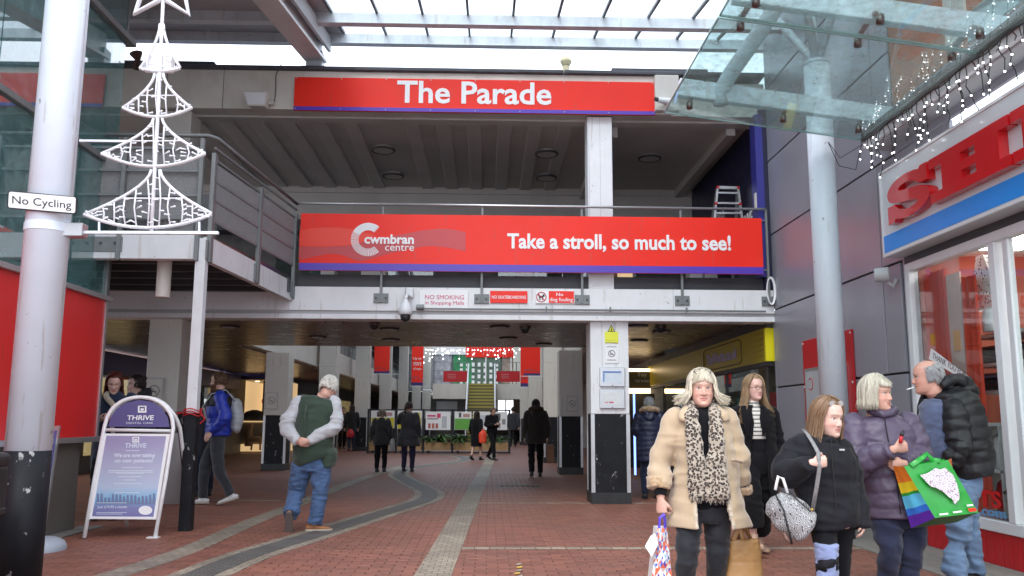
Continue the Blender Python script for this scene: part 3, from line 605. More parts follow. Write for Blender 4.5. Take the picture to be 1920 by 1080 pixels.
# logo ring: a fan of narrow rays closing to a solid arc at the top
c = PY(690, 449, BY); R1 = (PY(722, 449, BY).x-c.x)*1.0; R0 = R1*.55; lg = MB()
for k in range(44):
    a = math.radians(52+k*6.0)   # anticlockwise from upper right round the left side to lower right
    if a > math.radians(318): break
    top_ = math.radians(52) < a < math.radians(150); ww = math.radians(3.15 if top_ else 1.7)
    r0 = R0 if True else R0
    pts = [(r0, a-ww), (R1, a-ww), (R1, a+ww), (r0, a+ww)]
    lg.add([(c.x+r*math.cos(t), BY-.004, c.z+r*math.sin(t)) for r, t in pts], [(0, 1, 2, 3)])
lg.build('logo_ring', wv, ban)

ps = thing('name_sign', 'red sign board with violet edge reading The Parade', 'sign', (0, FY-.05, 6.3))
SY = FY-.07
s0 = PY(550, 209, SY); s1 = PY(1228, 213, SY); st = PY(551, 143, SY); z0 = (s0.z+s1.z)/2
boxpart('panel', M['red'], ps, (s0.x, SY, z0), (s1.x, SY+.045, st.z-.01), bevel=.003)
boxpart('violet_stripe', M['violet'], ps, (s0.x+.002, SY-.004, z0+.002), (s1.x-.002, SY-.001, z0+.062))
tpx('The Parade', 744, 1034, 193, 151, SY-.003, parent=ps, bold=.02, slope=.004)
for x in np.linspace(s0.x+.03, s1.x-.03, 9):
    for z in (z0+.03, st.z-.03): MB().cyl((x, SY-.007, z), (x, SY, z), .010, 8).build('rivet', M['lightgrey'], ps)
for x in (s0.x+2.1, s0.x+4.0): boxpart('seam', M['reddark'], ps, (x, SY-.0015, z0+.07), (x+.004, SY-.0005, st.z-.015))

def plate(name, px0, py0, px1, py1, m, label, cat='sign', d=.045, th=.012, Y=None):
    Y = Y or FY-d; a = PY(px0, py1, Y); b = PY(px1, py0, Y); t = thing(name, label, cat, (a.x, Y, a.z))
    boxpart('plate', m, t, (a.x, Y-th, a.z), (b.x, Y, b.z), bevel=.003); return t, Y-th-.001
pink = mat('crimson_print', (.55, .04, .13), .4)
t, yy = plate('no_smoking_sign', 786, 544, 878, 582, mat('white_board', (.8, .8, .8), .35), 'white board reading NO SMOKING in Shopping Malls in crimson letters'); tpx('NO SMOKING', 797, 870, 561, 553, yy, m=pink, parent=t, slope=.005); tpx('in Shopping Malls', 797, 870, 573, 564, yy, m=pink, parent=t, slope=.005)
t, yy = plate('no_skateboarding_sign', 919, 546, 989, 568, M['red'], 'small red plate reading NO SKATEBOARDING'); tpx('NO SKATEBOARDING', 922, 986, 560, 554, yy, parent=t, slope=0, bold=.01)
t, yy = plate('no_dog_fouling_sign', 1004, 545, 1077, 569, M['signwhite'], 'white and red plate with a crossed dog reading No dog fouling')
a = PY(1029, 568, yy); b = PY(1076, 546, yy); boxpart('red_field', M['red'], t, (a.x, yy-.002, a.z), (b.x, yy, b.z)); tpx('No', 1043, 1056, 555, 549, yy-.003, parent=t, slope=0, bold=.01); tpx('dog fouling', 1031, 1074, 567, 558, yy-.003, parent=t, slope=0, bold=.01)
c = PY(1015, 557, yy); r = .075
MB().tube([(c.x+r*math.cos(t_), yy-.001, c.z+r*math.sin(t_)) for t_ in np.linspace(0, 6.283, 25)], .007, 6, cap=False).build('ring', M['redboard'], t)
dg = MB(); dg.box((c.x-.035, yy-.003, c.z-.012), (c.x+.03, yy, c.z+.018)); dg.box((c.x+.02, yy-.003, c.z+.005), (c.x+.05, yy, c.z+.04))
for dx in (-.032, -.018, .012, .025): dg.box((c.x+dx-.004, yy-.003, c.z-.045), (c.x+dx+.004, yy, c.z-.01))
dg.beam((c.x-.035, yy-.0015, c.z+.01), (c.x-.055, yy-.0015, c.z+.04), .003, .008); dg.build('dog_symbol', M['joint'], t)
MB().beam((c.x-.05, yy-.004, c.z+.05), (c.x+.05, yy-.004, c.z-.05), .003, .012).build('bar', M['redboard'], t)

# dome camera on its bracket
t = thing('security_camera', 'white dome security camera hanging from a bracket below the red banner', 'camera', (PY(763, 560, FY).x, FY, 3.1))
c = PY(760, 597, FY-.25); x = c.x
boxpart('wall_box', M['pvc'], t, (x-.02, FY-.12, 3.13), (x+.10, FY-.03, 3.28), bevel=.012)
MB().tube([(x+.03, FY-.1, 3.15), (x+.01, FY-.16, 3.16), (x, FY-.25, 3.12), (x, FY-.25, 3.05)], [.03, .03, .03, .028], 10).build('bracket', M['pvc'], t, smooth=True)
MB().tube([(x, FY-.25, z) for z in (3.08, 3.05, 2.99, 2.92, 2.85, 2.84)], [.03, .045, .085, .105, .108, .09], 20).build('hood', M['pvc'], t, smooth=True)
MB().tube([(x, FY-.25, z) for z in (2.845, 2.80, 2.76, 2.735)], [.078, .078, .062, .02], 18).build('dome', M['black'], t, smooth=True)
# floodlights
t = thing('floodlight', 'cream wall floodlight left of The Parade sign, with its cable', 'floodlight', (-3.9, FY-.1, 6.3))
fa = PY(484, 190, FY-.18)
fb = MB(); fb.add([(fa.x-.20, FY-.34, fa.z+.10), (fa.x+.18, FY-.34, fa.z+.10), (fa.x+.14, FY-.30, fa.z-.12), (fa.x-.13, FY-.30, fa.z-.12), (fa.x-.22, FY-.08, fa.z+.13), (fa.x+.17, FY-.08, fa.z+.13), (fa.x+.14, FY-.08, fa.z-.10), (fa.x-.12, FY-.08, fa.z-.10)], [(0, 3, 2, 1), (4, 5, 6, 7), (0, 1, 5, 4), (1, 2, 6, 5), (2, 3, 7, 6), (3, 0, 4, 7)])
fb.build('housing', M['cream'], t, bevel=.01)
MB().quad((fa.x-.12, FY-.309, fa.z-.10), (fa.x+.13, FY-.309, fa.z-.10), (fa.x+.16, FY-.345, fa.z+.085), (fa.x-.18, FY-.345, fa.z+.085)).build('lens', M['pvc'], t)
MB().cyl((fa.x+.16, FY-.12, fa.z), (fa.x+.24, FY-.12, fa.z-.01), .03, 10).build('joint', M['cream'], t)
MB().tube([(fa.x+.22, FY-.04, fa.z), (fa.x+.23, FY-.03, 6.5), (fa.x+.22, FY-.03, 6.75), (fa.x+.32, FY-.09, 6.92)], .008, 6).build('cable', M['darkgrey'], t)
t = thing('floodlight', 'small white spotlight on the box at the right end of The Parade sign', 'floodlight', (2.7, FY-.2, 6.3))
fa = PY(1245, 187, FY-.3); MB().tube([(fa.x-.1, FY-.3, fa.z), (fa.x+.10, FY-.24, fa.z-.01)], [.04, .06], 12).build('housing', M['pvc'], t)
MB().cyl((fa.x-.15, FY-.32, fa.z+.005), (fa.x-.1, FY-.3, fa.z), .035, 12).build('lens', M['darkgrey'], t); MB().tube([(fa.x+.02, FY-.26, fa.z), (fa.x+.04, FY-.17, fa.z+.02)], .02, 8).build('bracket', M['pvc'], t)

# notices on the front pillar
Yp = FY+.075
def pl2(name, a, b, m, lab, cat='notice', th=.008): return plate(name, a[0], a[1], b[0], b[1], m, lab, cat, th=th, Y=Yp)
t, yy = pl2('warning_notice', (1134, 622), (1159, 643), M['yelsign'], 'bright yellow warning notice with a black triangle on the front pillar')
A, B, C_ = PY(1146, 609, yy+.005), PY(1139, 622, yy+.005), PY(1153, 622, yy+.005); MB().prism([B, C_, A], (0, -.004, 0)).build('triangle', M['joint'], t)
k = (A+B+C_)/3; MB().prism([k+(q-k)*.72+Vector((0, -.005, 0)) for q in (B, C_, A)], (0, -.002, 0)).build('triangle_face', M['yelsign'], t)
MB().add([(k.x-.012, yy-.006, k.z-.02), (k.x+.016, yy-.006, k.z-.02), (k.x+.004, yy-.006, k.z+.03)], [(0, 1, 2)]).build('symbol', M['joint'], t)
for i in range(2): q = PY(1136, 638+i*4, yy); boxpart('print_line', mat('faint_print', (.45, .47, .05), .5), t, (q.x, yy-.001, q.z), (q.x+.15, yy, q.z+.006))
def nosmoke(t, c, r, yy, m=None):
    m = m or pink
    MB().tube([(c.x+r*math.cos(a), yy, c.z+r*math.sin(a)) for a in np.linspace(0, 6.283, 21)], .005, 5, cap=False).build('ring', m, t)
    MB().beam((c.x-r*.55, yy, c.z-r*.15), (c.x+r*.5, yy, c.z-r*.15), .003, .014).build('cigarette', M['darkgrey'], t); MB().beam((c.x-r*.65, yy-.001, c.z+r*.6), (c.x+r*.65, yy-.001, c.z-r*.6), .003, .008).build('bar', m, t)
t, yy = pl2('smoking_notice', (1135, 647), (1159, 681), M['signwhite'], 'white notice with a no smoking ring below the yellow warning'); nosmoke(t, PY(1147, 663, yy-.001), .05, yy-.001, M['darkgrey'])
for i, (p0, p1) in enumerate(((649, 651), (674, 676))): a = PY(1138, p1, yy); b = PY(1156, p0, yy); boxpart('print_line', M['lightgrey'], t, (a.x, yy-.001, a.z), (b.x, yy, b.z))
for (p0, p1, y0_, y1_, lab, blue) in ((1124, 1171, 689, 725, 'grey framed display case with a blue edged notice, upper of the two on the pillar', True), (1124, 1171, 730, 766, 'grey framed display case with a red marked notice, lower of the two on the pillar', False)):
    t = thing('display_case', lab, 'notice case', PY(p0, y1_, Yp)); a = PY(p0, y1_, Yp); b = PY(p1, y0_, Yp)
    boxpart('frame', M['lightgrey'] if False else M['alu'], t, (a.x, Yp-.04, a.z), (b.x, Yp, b.z), bevel=.008)
    a2 = PY(p0+6, y1_-7, Yp-.04); b2 = PY(p1-6, y0_+6, Yp-.04); boxpart('sheet', mat('pale_paper', (.60, .68, .74) if blue else (.66, .68, .68), .4, var=.08, vscale=20), t, (a2.x, Yp-.043, a2.z), (b2.x, Yp-.0405, b2.z))
    if blue:
        boxpart('blue_header', mat('blue_print', (.12, .2, .45), .4), t, (a2.x+.005, Yp-.045, b2.z-.035), (b2.x-.005, Yp-.0435, b2.z-.01)); boxpart('blue_side', mat('blue_print', (.16, .28, .55), .4), t, (a2.x+.005, Yp-.045, a2.z+.02), (a2.x+.03, Yp-.0435, b2.z-.04))
    else: boxpart('red_mark', pink, t, (a2.x+.1, Yp-.045, a2.z+.03), (a2.x+.17, Yp-.0435, a2.z+.05)); boxpart('red_mark', pink, t, (a2.x+.03, Yp-.045, a2.z+.03), (a2.x+.08, Yp-.0435, a2.z+.042))
    MB().cyl(((a.x+b.x)/2, Yp-.045, a.z+.02), ((a.x+b.x)/2, Yp-.04, a.z+.02), .01, 8).build('lock', M['darkgrey'], t)
for (px, py, Y, s, lab) in ((289, 733, FY+.12, .15, 'small framed no smoking notice on the cream pillar behind the women'), (509, 751, 22.05, .16, 'small no smoking notice on the pillar left of the old man'), (1073, 757, 20.69, .14, 'small no smoking notice on the pillar right of the hooded walker')):
    c = PY(px, py, Y); t = thing('smoking_notice', lab, 'notice', c); boxpart('frame', M['lightgrey'], t, (c.x-s, Y-.012, c.z-s*1.35), (c.x+s, Y, c.z+s*1.35), bevel=.003); boxpart('sheet', M['cream'], t, (c.x-s+.02, Y-.014, c.z-s*1.35+.02), (c.x+s-.02, Y-.0125, c.z+s*1.35-.02)); nosmoke(t, c, s*.55, Y-.016, M['darkgrey'])
# ladder up on the balcony
lad = thing('stepladder', 'aluminium folding ladder with red joints standing on the upper balcony', 'ladder', (PY(1372, 380, 14.3).x, 14.3, 3.5))
T0, T1, B0, B1 = PY(1345, 352, 14.3), PY(1383, 353, 14.3), PY(1338, 420, 14.3), PY(1392, 420, 14.3)
def ext(a, b, k): return a+(b-a)*k
KK = (T0.z-3.5)/(T0.z-B0.z)
for a, b in ((T0, B0), (T1, B1)): MB().beam(a, ext(a, b, KK), .035, .07, (0, 1, 0)).build('stile', M['alu'], lad)
for k in (.28, .85, 1.4, 1.95): 
    if k < KK: MB().beam(ext(T0, B0, k*.5/ .5*.5), ext(T1, B1, k*.5), .03, .03, (0, 1, 0)).build('rung', M['alu'], lad)
for a in (T0, T1, ext(T0, B0, .45), ext(T1, B1, .45)): MB().cyl((a.x, a.y-.05, a.z), (a.x, a.y+.05, a.z), .024, 12).build('hinge', M['redboard'], lad)
Bk0, Bk1 = T0+Vector((-.12, .9, 3.5-T0.z)), T1+Vector((.1, .9, 3.5-T1.z))
for a, b in ((T0, Bk0), (T1, Bk1)): MB().beam(a, b, .035, .07, (0, 1, 0)).build('rear_stile', M['alu'], lad)
MB().beam(T0, T1, .05, .06, (0, 1, 0)).build('top_rung', M['alu'], lad)
# things glimpsed under the banner on the upper deck
for i, (px, w_, h_, m) in enumerate(((614, .25, .5, 'cream'), (700, .45, .4, 'cream'), (985, .3, .4, 'signwhite'), (1175, .22, .35, 'warm'), (1320, .5, .3, 'lightgrey'))):
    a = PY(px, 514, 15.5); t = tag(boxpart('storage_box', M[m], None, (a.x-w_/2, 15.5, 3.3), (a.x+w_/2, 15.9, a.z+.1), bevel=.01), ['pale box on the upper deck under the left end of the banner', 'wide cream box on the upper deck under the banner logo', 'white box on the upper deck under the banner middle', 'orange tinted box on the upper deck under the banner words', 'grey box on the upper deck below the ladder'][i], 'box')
# ================================================================ ROOF CANOPY OVER THE STREET
can = thing('street_canopy', 'pale steel roof canopy with white glazing above the street', 'canopy', (0, FY, 7))
SL = 0.17
def cz(Y, base=None): return CZ0-(CY0-Y)*SL
c_ = PY(900, 88, FY+.35); CY0 = c_.y; CZ0 = c_.z+.1
Yb = [FY+.35]
# find where the second purlin sits: pixel row 42
def rowy(Y): return proj((0.6, Y, cz(Y)))[1]
yy2 = CY0
while rowy(yy2) > 41: yy2 -= .01
Yb += [yy2, yy2-1.75, yy2-3.5, yy2-5.25]
for Y in Yb:
    z = cz(Y)
    o = MB().box((-9.5, Y-.04, z-.085), (6.5, Y+.04, z+.085)).build('purlin', M['steelblue'], can, bevel=.006)
    MB().box((-9.5, Y-.07, z-.098), (6.5, Y+.07, z-.086)).build('flange', M['steelblue'], o)
gx0 = PY(645, 82, Yb[0]).x; pw = 0.70
for i in range(7):
    Ya, Yc = Yb[i] if i < len(Yb) else 0, (Yb[i+1] if i+1 < len(Yb) else 0)
    if i+1 >= len(Yb): break
    for k in range(10):
        xa = gx0+k*pw
        if i < 4:
            m = MB(); za, zc = cz(Ya)+.10, cz(Yc)+.10
            m.add([(xa+.02, Ya, za), (xa+pw-.02, Ya, za), (xa+pw-.02, Yc, zc), (xa+.02, Yc, zc), (xa+.02, Ya, za+.01), (xa+pw-.02, Ya, za+.01), (xa+pw-.02, Yc, zc+.01), (xa+.02, Yc, zc+.01)], [(0, 3, 2, 1), (4, 5, 6, 7), (0, 1, 5, 4), (1, 2, 6, 5), (2, 3, 7, 6), (3, 0, 4, 7)])
            m.build('glass_pane', M['roofglass'], can)
            MB().beam((xa, Ya, za), (xa, Yc, zc), .035, .05).build('glazing_bar', M['darkgrey'], can)
# opaque soffit to the left
for i in range(3):
    Ya, Yc = Yb[i], Yb[i+1]; za, zc = cz(Ya)+.084, cz(Yc)+.084
    for (xa, xb) in ((-9.5, -7.9), (-7.89, -6.3), (-6.29, -4.7), (-4.69, gx0-.03)):
        m = MB(); m.add([(xa, Ya, za), (xb, Ya, za), (xb, Yc, zc), (xa, Yc, zc), (xa, Ya, za+.06), (xb, Ya, za+.06), (xb, Yc, zc+.06), (xa, Yc, zc+.06)], [(0, 3, 2, 1), (4, 5, 6, 7), (0, 1, 5, 4), (1, 2, 6, 5), (2, 3, 7, 6), (3, 0, 4, 7)])
        m.build('soffit_panel', M['lightgrey'], can)
# the big rafter running towards the street, and its post
q0 = PY(590, 96, FY+.1); xr = q0.x
for (dx, wd, hh, dz, nm) in ((0, .34, .05, -.42, 'rafter_flange'), (0, .16, .40, -.20, 'rafter_web')):
    MB().beam((xr+dx, FY+.30, cz(FY+.3)+dz), (xr+dx, 6.5, cz(6.5)+dz), wd, hh).build(nm, M['whitesteel'], can, bevel=.004)
MB().beam((xr+.20, FY+.30, cz(FY+.3)-.12), (xr+.20, 6.5, cz(6.5)-.12), .05, .24).build('gutter_strip', M['lightgrey'], can)
MB().box((xr-.14, FY+.12, 6.95), (xr+.12, FY+.36, cz(FY+.3)-.3)).build('post', M['steelblue'], can); MB().box((xr-.2, FY+.05, 6.88), (xr+.18, FY+.42, 6.955)).build('post_foot', M['steeldark'], can)
MB().beam((6.2, FY+.3, cz(FY+.3)-.15), (6.2, 6.5, cz(6.5)-.15), .16, .3).build('rafter_web', M['whitesteel'], can)
# rusty bracket at the far left
MB().tube([PY(255, 100, FY-.6), PY(258, 112, FY-.6), PY(256, 130, FY-.6)], [.10, .045, .05], 10).build('bracket', mat('rusty_iron', (.09, .05, .04), .8, var=.4), can)

# ================================================================ RIGHT HAND BUILDING
rb = thing('clad_building', 'grey panel clad shop building on the right with brick above', 'building', (RX, 11, 0))
zs = [0.0, 0.56, 1.78, 2.99, 4.20, 5.41, 6.62, 7.9]
ys = [FY+.02, 11.55, 9.62, 9.18]
for i in range(len(zs)-1):
    for j in range(len(ys)-1):
        y1_, y0_ = ys[j], ys[j+1]
        if j == 2 and zs[i] > 2.9: y0_ = 8.0 if zs[i] < 4.0 else 9.18
        boxpart('cladding_panel', M['clad'], rb, (RX, y0_+.012, zs[i]+.012), (RX+.04, y1_-.012, zs[i+1]-.012), bevel=.003)
boxpart('backing', M['joint'], rb, (RX+.025, 9.14, 0), (RX+.3, FY+.03, 7.9))
boxpart('return_wall', M['clad'], rb, (RX-.0, FY+.03, 0), (RX+.3, FY+.06, 2.8))
for (ya, yc, za, zb2) in ((9.16, 7.4, 4.2, 5.41), (7.38, 5.4, 4.2, 5.41), (5.38, 3.4, 4.2, 5.41)): boxpart('cladding_panel', M['clad'], rb, (RX, yc, za), (RX+.04, ya, min(zb2, 4.75)), bevel=.003)
boxpart('brick_wall', M['brickwall'], rb, (RX+.02, 2.0, 4.77), (RX+.3, 9.16, 9.5))
boxpart('render_band', M['cream'], rb, (RX-.01, 7.6, 4.9), (RX+.03, 7.95, 9.0))
boxpart('upper_window_band', M['tealglass'], rb, (RX-.02, 3.0, 4.78), (RX+.015, 7.55, 5.05))
# shop front: recessed glazing in white frames, red boarded plinth
sf = thing('window_shop', 'white framed corner shop window above a red boarded plinth', 'shop front', (RX, 8, 0))
yw0 = 9.05; top = 2.93
def frame(a, b, nm='frame'): return boxpart(nm, M['pvc'], sf, a, b, bevel=.006)
frame((RX-.03, yw0-.10, .30), (RX+.07, yw0, top))
ym = PX(1897, 800, RX).y
ym2 = PX(1890, 800, RX).y
frame((RX-.03, 2.5, .30), (RX+.07, yw0-.101, .40), 'sill'); frame((RX-.03, 2.5, top-.09), (RX+.07, yw0-.101, top), 'head')
frame((RX-.03, ym2-.05, .401), (RX+.07, ym2+.05, top-.091), 'mullion'); frame((RX-.0, ym2-.20, .401), (RX+.06, ym2-.12, top-.091), 'mullion')
boxpart('head_gap', M['darkgrey'], sf, (RX-.02, 2.5, top+.002), (RX+.1, yw0, 3.02))
boxpart('glass_pane', M['glass'], sf, (RX+.02, ym2+.05, .40), (RX+.028, yw0-.10, top-.09)); boxpart('glass_pane', M['glass'], sf, (RX+.02, 2.5, .40), (RX+.028, ym2-.20, top-.09))
y = 2.5
while y < yw0-.12:
    boxpart('plinth_board', M['redboard'], sf, (RX-.01, y+.004, .012), (RX+.04, y+.128, .298), bevel=.004); y += .132
boxpart('plinth_back', M['joint'], sf, (RX+.03, 2.5, 0), (RX+.1, yw0, .30))
boxpart('side_jamb', M['clad'], sf, (RX+.005, yw0+.0, 0), (RX+.1, yw0+.09, 3.0))
# interior of the shop
boxpart('shop_floor', M['lightgrey'], sf, (RX+.1, 2.5, .3), (9, 9.0, .36)); boxpart('shop_ceiling', M['cream'], sf, (RX+.1, 2.5, 3.02), (9, 9.14, 3.12)); boxpart('back_wall', mat('shop_wall', (.42, .38, .32), .8), sf, (8.9, 2.5, .3), (9, 9.1, 3.1)); boxpart('end_wall', mat('shop_wall_red', (.35, .08, .05), .8), sf, (RX+.1, 9.0, .3), (9, 9.1, 3.1))
for y in (4.0, 6.0, 8.2):
    for x in (5.1, 6.6): MB().box((x-.3, y-.3, 2.985), (x+.3, y+.3, 3.015)).build('ceiling_lamp', M['lamp'], sf)
def curtain(y0, y1, x, z0, z1, folds, lab, m=None):
    mb = MB(); n = folds*8; vs = []
    for i in range(n+1):
        t = i/n; yy_ = y0+(y1-y0)*t; d = .05*math.sin(t*folds*2*math.pi)+.02*math.sin(t*folds*5.1)
        vs += [(x+d, yy_, z0), (x+d*.8, yy_, (z0+z1)/2), (x+d*.5, yy_, z1)]
    mb.add(vs, [(3*i+k, 3*i+3+k, 3*i+4+k, 3*i+1+k) for i in range(n) for k in (0, 1)])
    return tag(mb.build('curtain', m or M['orangecloth'], None, smooth=True), lab, 'curtain')
curtain(8.97, 8.50, RX+.13, .42, 2.80, 4, 'bright orange red curtain hanging full height inside the window on the left')
curtain(8.26, 8.0, RX+.14, .42, 2.65, 3, 'narrow dark orange curtain hanging beside the shelves in the window')
tt = tag(boxpart('print_panel', mat('pale_print_panel', (.62, .42, .36), .6, var=.1), None, (RX+.12, 8.50, 1.3), (RX+.14, 8.25, 2.72)), 'pale pink panel with an orange warning patch hanging inside the window', 'panel')
boxpart('orange_patch', mat('orange_patch', (.75, .32, .03), .5), tt, (RX+.108, 8.42, 1.95), (RX+.118, 8.31, 2.15))
# tall shelf unit with folded clothes and cube shelves near the glass
sh = thing('display_shelves', 'white display shelves behind the glass holding dark folded clothes', 'shelves', (RX+.4, 6.9, 0))
for z in (1.52, 1.78, 2.06): boxpart('shelf', M['cloud'], sh, (RX+.30, 7.3, z), (RX+1.1, 8.45, z+.035))
boxpart('back_panel', M['cream'], sh, (RX+1.1, 7.2, .4), (RX+1.14, 8.6, 2.9))
rc = random.Random(11)
for z in (1.555, 1.815):
    for k in range(3):
        y = 8.25-k*.32; zz = z
        for q in range(5):
            h = .032; o = MB().box((RX+.34, y-.14+rc.uniform(-.01, .01), zz), (RX+.75, y+.12, zz+h)).build('folded_jumper', mat('jumper%d' % q, [(.02, .02, .03), (.05, .02, .03), (.03, .03, .05), (.015, .015, .015), (.08, .03, .03)][q], .9), None, bevel=.012, seg=2)
            tag(o, ['bottom', 'second', 'third', 'fourth', 'top'][q]+' dark folded jumper in the %s pile of the %s shelf in the shop window' % (['left', 'middle', 'right'][k], 'lower' if z < 1.6 else 'upper'), 'jumper', 'dark folded jumpers in the shop window'); zz += h+.002
cu = thing('cube_shelves', 'white cube display unit at the bottom of the shop window', 'shelves', (RX+.15, 7.2, .36))
for z in (.41, .80, 1.22): boxpart('shelf', M['cloud'], cu, (RX+.12, 7.38, z), (RX+.52, 8.24, z+.03))
for y in (7.38, 7.78, 8.21): boxpart('divider', M['cloud'], cu, (RX+.12, y, .44), (RX+.52, y+.03, 1.22))
def bag_shape(nm, lab, cat, c, s, m, m2=None):
    o = MB().tube([(c[0], c[1], c[2]+z*s) for z in (0, .02, .5, .85, 1.0)], [(.25*s, .38*s), (.3*s, .42*s), (.32*s, .45*s), (.26*s, .36*s), (.12*s, .2*s)], 16, side=(1, 0, 0)).build(nm, m, None, smooth=True)
    tag(o, lab, cat); return o
bag_shape('woolly_hat', 'dark red woolly hat with pale badge in the lower cube shelf', 'hat', (RX+.30, 8.02, .44), .30, M['redboard'])
bag_shape('woolly_hat', 'red and white hat in the upper cube shelf', 'hat', (RX+.30, 7.6, 1.02), .18, M['red'])
sn = bag_shape('snowman_cushion', 'white snowman cushion with orange nose in the upper cube shelf', 'cushion', (RX+.28, 7.6, .83), .26, M['signwhite']); MB().tube([(RX+.22, 7.62, .98), (RX+.14, 7.64, .97)], [.015, .003], 8).build('nose', mat('orange_nose', (.7, .2, .03), .6), sn)
for dy in (-.04, .04): MB().sphere((RX+.195, 7.6+dy, 1.02), .012, 8, 6).build('eye', M['black'], sn)
bag_shape('christmas_stocking', 'red and white patterned cloth hanging over the cube shelves', 'cloth', (RX+.34, 7.62, 1.26), .5, M['reddark'])
bag_shape('white_gift_bag', 'white bag with faint print in the upper cube shelf', 'bag', (RX+.30, 8.02, .83), .33, M['signwhite'])
dgc = MB(); dgc.tube([(RX+.14, 7.66, .37), (RX+.14, 7.66, .5), (RX+.13, 7.67, .62)], [.05, .055, .035], 10); dgc.sphere((RX+.12, 7.67, .66), (.04, .045, .04), 10, 8); dgc.tube([(RX+.10, 7.68, .65), (RX+.06, 7.70, .635)], [.02, .015], 8)
tag(dgc.build('dog_figure', M['black'], None, smooth=True), 'small black dog figure sitting at the bottom of the shop window', 'figure')
for (bd, y0_, z_, hh_, m_) in (('TS', 8.02, .50, .15, M['letterred']), ('.com', 8.02, .42, .06, mat('pale_blue_print', (.12, .3, .55), .4))):
    lw = .36 if bd == 'TS' else .42; tag(text('window_lettering', bd, m_, (RX+.015, y0_, z_), (0, -lw, 0), (0, 0, hh_), None, bold=.03), ('red letters TS' if bd == 'TS' else 'blue letters .com')+' stuck low on the shop window glass', 'lettering')
for k, (y, z0, z1, lab) in enumerate(((8.02, 2.34, 2.84, 'patterned red and white triangular gift bag hung high in the window'),)):
    mb = MB(); mb.prism([(RX+.22, y+.10, z1), (RX+.22, y-.02, z1), (RX+.22, y-.28, z0), (RX+.22, y+.26, z0-.03)], (.06, 0, 0))
    def patm():
        m = mat('printed_paper', (.75, .74, .72), .5); n = m.node_tree.nodes; l = m.node_tree.links; v = n.new('ShaderNodeTexVoronoi'); v.inputs['Scale'].default_value = 26; tc = n.new('ShaderNodeTexCoord'); l.new(tc.outputs['Object'], v.inputs[0]); lt = n.new('ShaderNodeMath'); lt.operation = 'LESS_THAN'; lt.inputs[1].default_value = .3; l.new(v.outputs['Distance'], lt.inputs[0]); mi = n.new('ShaderNodeMixRGB'); mi.inputs[1].default_value = (.75, .74, .72, 1); mi.inputs[2].default_value = (.08, .05, .06, 1); l.new(lt.outputs[0], mi.inputs[0]); l.new(mi.outputs[0], n['Principled BSDF'].inputs[0]); return m
    tag(mb.build('gift_bag', patm(), None, bevel=.005), lab, 'bag')
bag_shape('santa_sack', 'white santa sack with red bands hanging below the gift bag', 'sack', (RX+.26, 8.0, 2.1), .24, M['signwhite'])
# paper strip taped on the glass
a, b, c2, d2 = [PX(*p, RX-.034) for p in ((1746, 653), (1817, 706), (1815, 717), (1742, 673))]
mb = MB(); mb.prism([d2, c2, b, a], (-.003, 0, 0)); t = tag(mb.build('paper_strip', M['signwhite'], None), 'slanted white paper strip with grey capitals stuck on the window above the smoking man', 'notice')
text('lettering', 'THANK YOU FOR', M['darkgrey'], d2+(a-d2)*.25+(c2-d2)*.08+Vector((-.004, 0, 0)), (c2-d2)*.85, (a-d2)*.5, t, thick=.001)
# big shop sign: tilted only by perspective, it runs along the wall
sg = thing('shop_sign', 'large white shop sign with red slab letters and a blue stripe', 'sign', (RX-.15, 7, 3.5))
XS = RX-.22; ya = PX(1648, 325, XS).y; zb_ = PX(1655, 485, XS).z; zt_ = PX(1648, 325, XS).z
boxpart('box', M['whitegloss'], sg, (XS, 2.0, zb_), (RX-.01, ya, zt_), bevel=.008)
boxpart('rim', M['pvc'], sg, (XS-.012, 2.0, zt_-.03), (XS-.001, ya-.001, zt_-.004)); boxpart('rim', M['pvc'], sg, (XS-.012, 2.0, zb_+.003), (XS-.001, ya-.001, zb_+.035)); boxpart('rim', M['pvc'], sg, (XS-.012, ya-.032, zb_+.036), (XS-.001, ya-.004, zt_-.031))
boxpart('blue_stripe', M['blue'], sg, (XS-.008, 2.0, zb_+.045), (XS-.002, ya-.036, zb_+.225))
def LP(u, v): return Vector((XS-.002, ya-u, zb_+v))    # u metres along the sign, v up
Ht = zt_-zb_
def lett(name, outline, holes=()):
    bm = bmesh.new()
    loops = [outline]+list(holes)
    es = []
    for lp in loops:
        vs = [bm.verts.new(LP(u, v)) for u, v in lp]
        for i in range(len(vs)): es.append(bm.edges.new((vs[i], vs[(i+1) % len(vs)])))
    bmesh.ops.triangle_fill(bm, edges=es, use_beauty=True)
    fs = list(bm.faces); r = bmesh.ops.extrude_face_region(bm, geom=fs)
    for g in r['geom']:
        if isinstance(g, bmesh.types.BMVert): g.co.x -= .085
    bmesh.ops.recalc_face_normals(bm, faces=bm.faces)
    me = bpy.data.meshes.new(name); o = wloc(sg)
    for v in bm.verts: v.co -= o
    bm.to_mesh(me); bm.free(); me.materials.append(M['letterred']); ob = bpy.data.objects.new(name, me); COL.objects.link(ob); ob.parent = sg; return ob
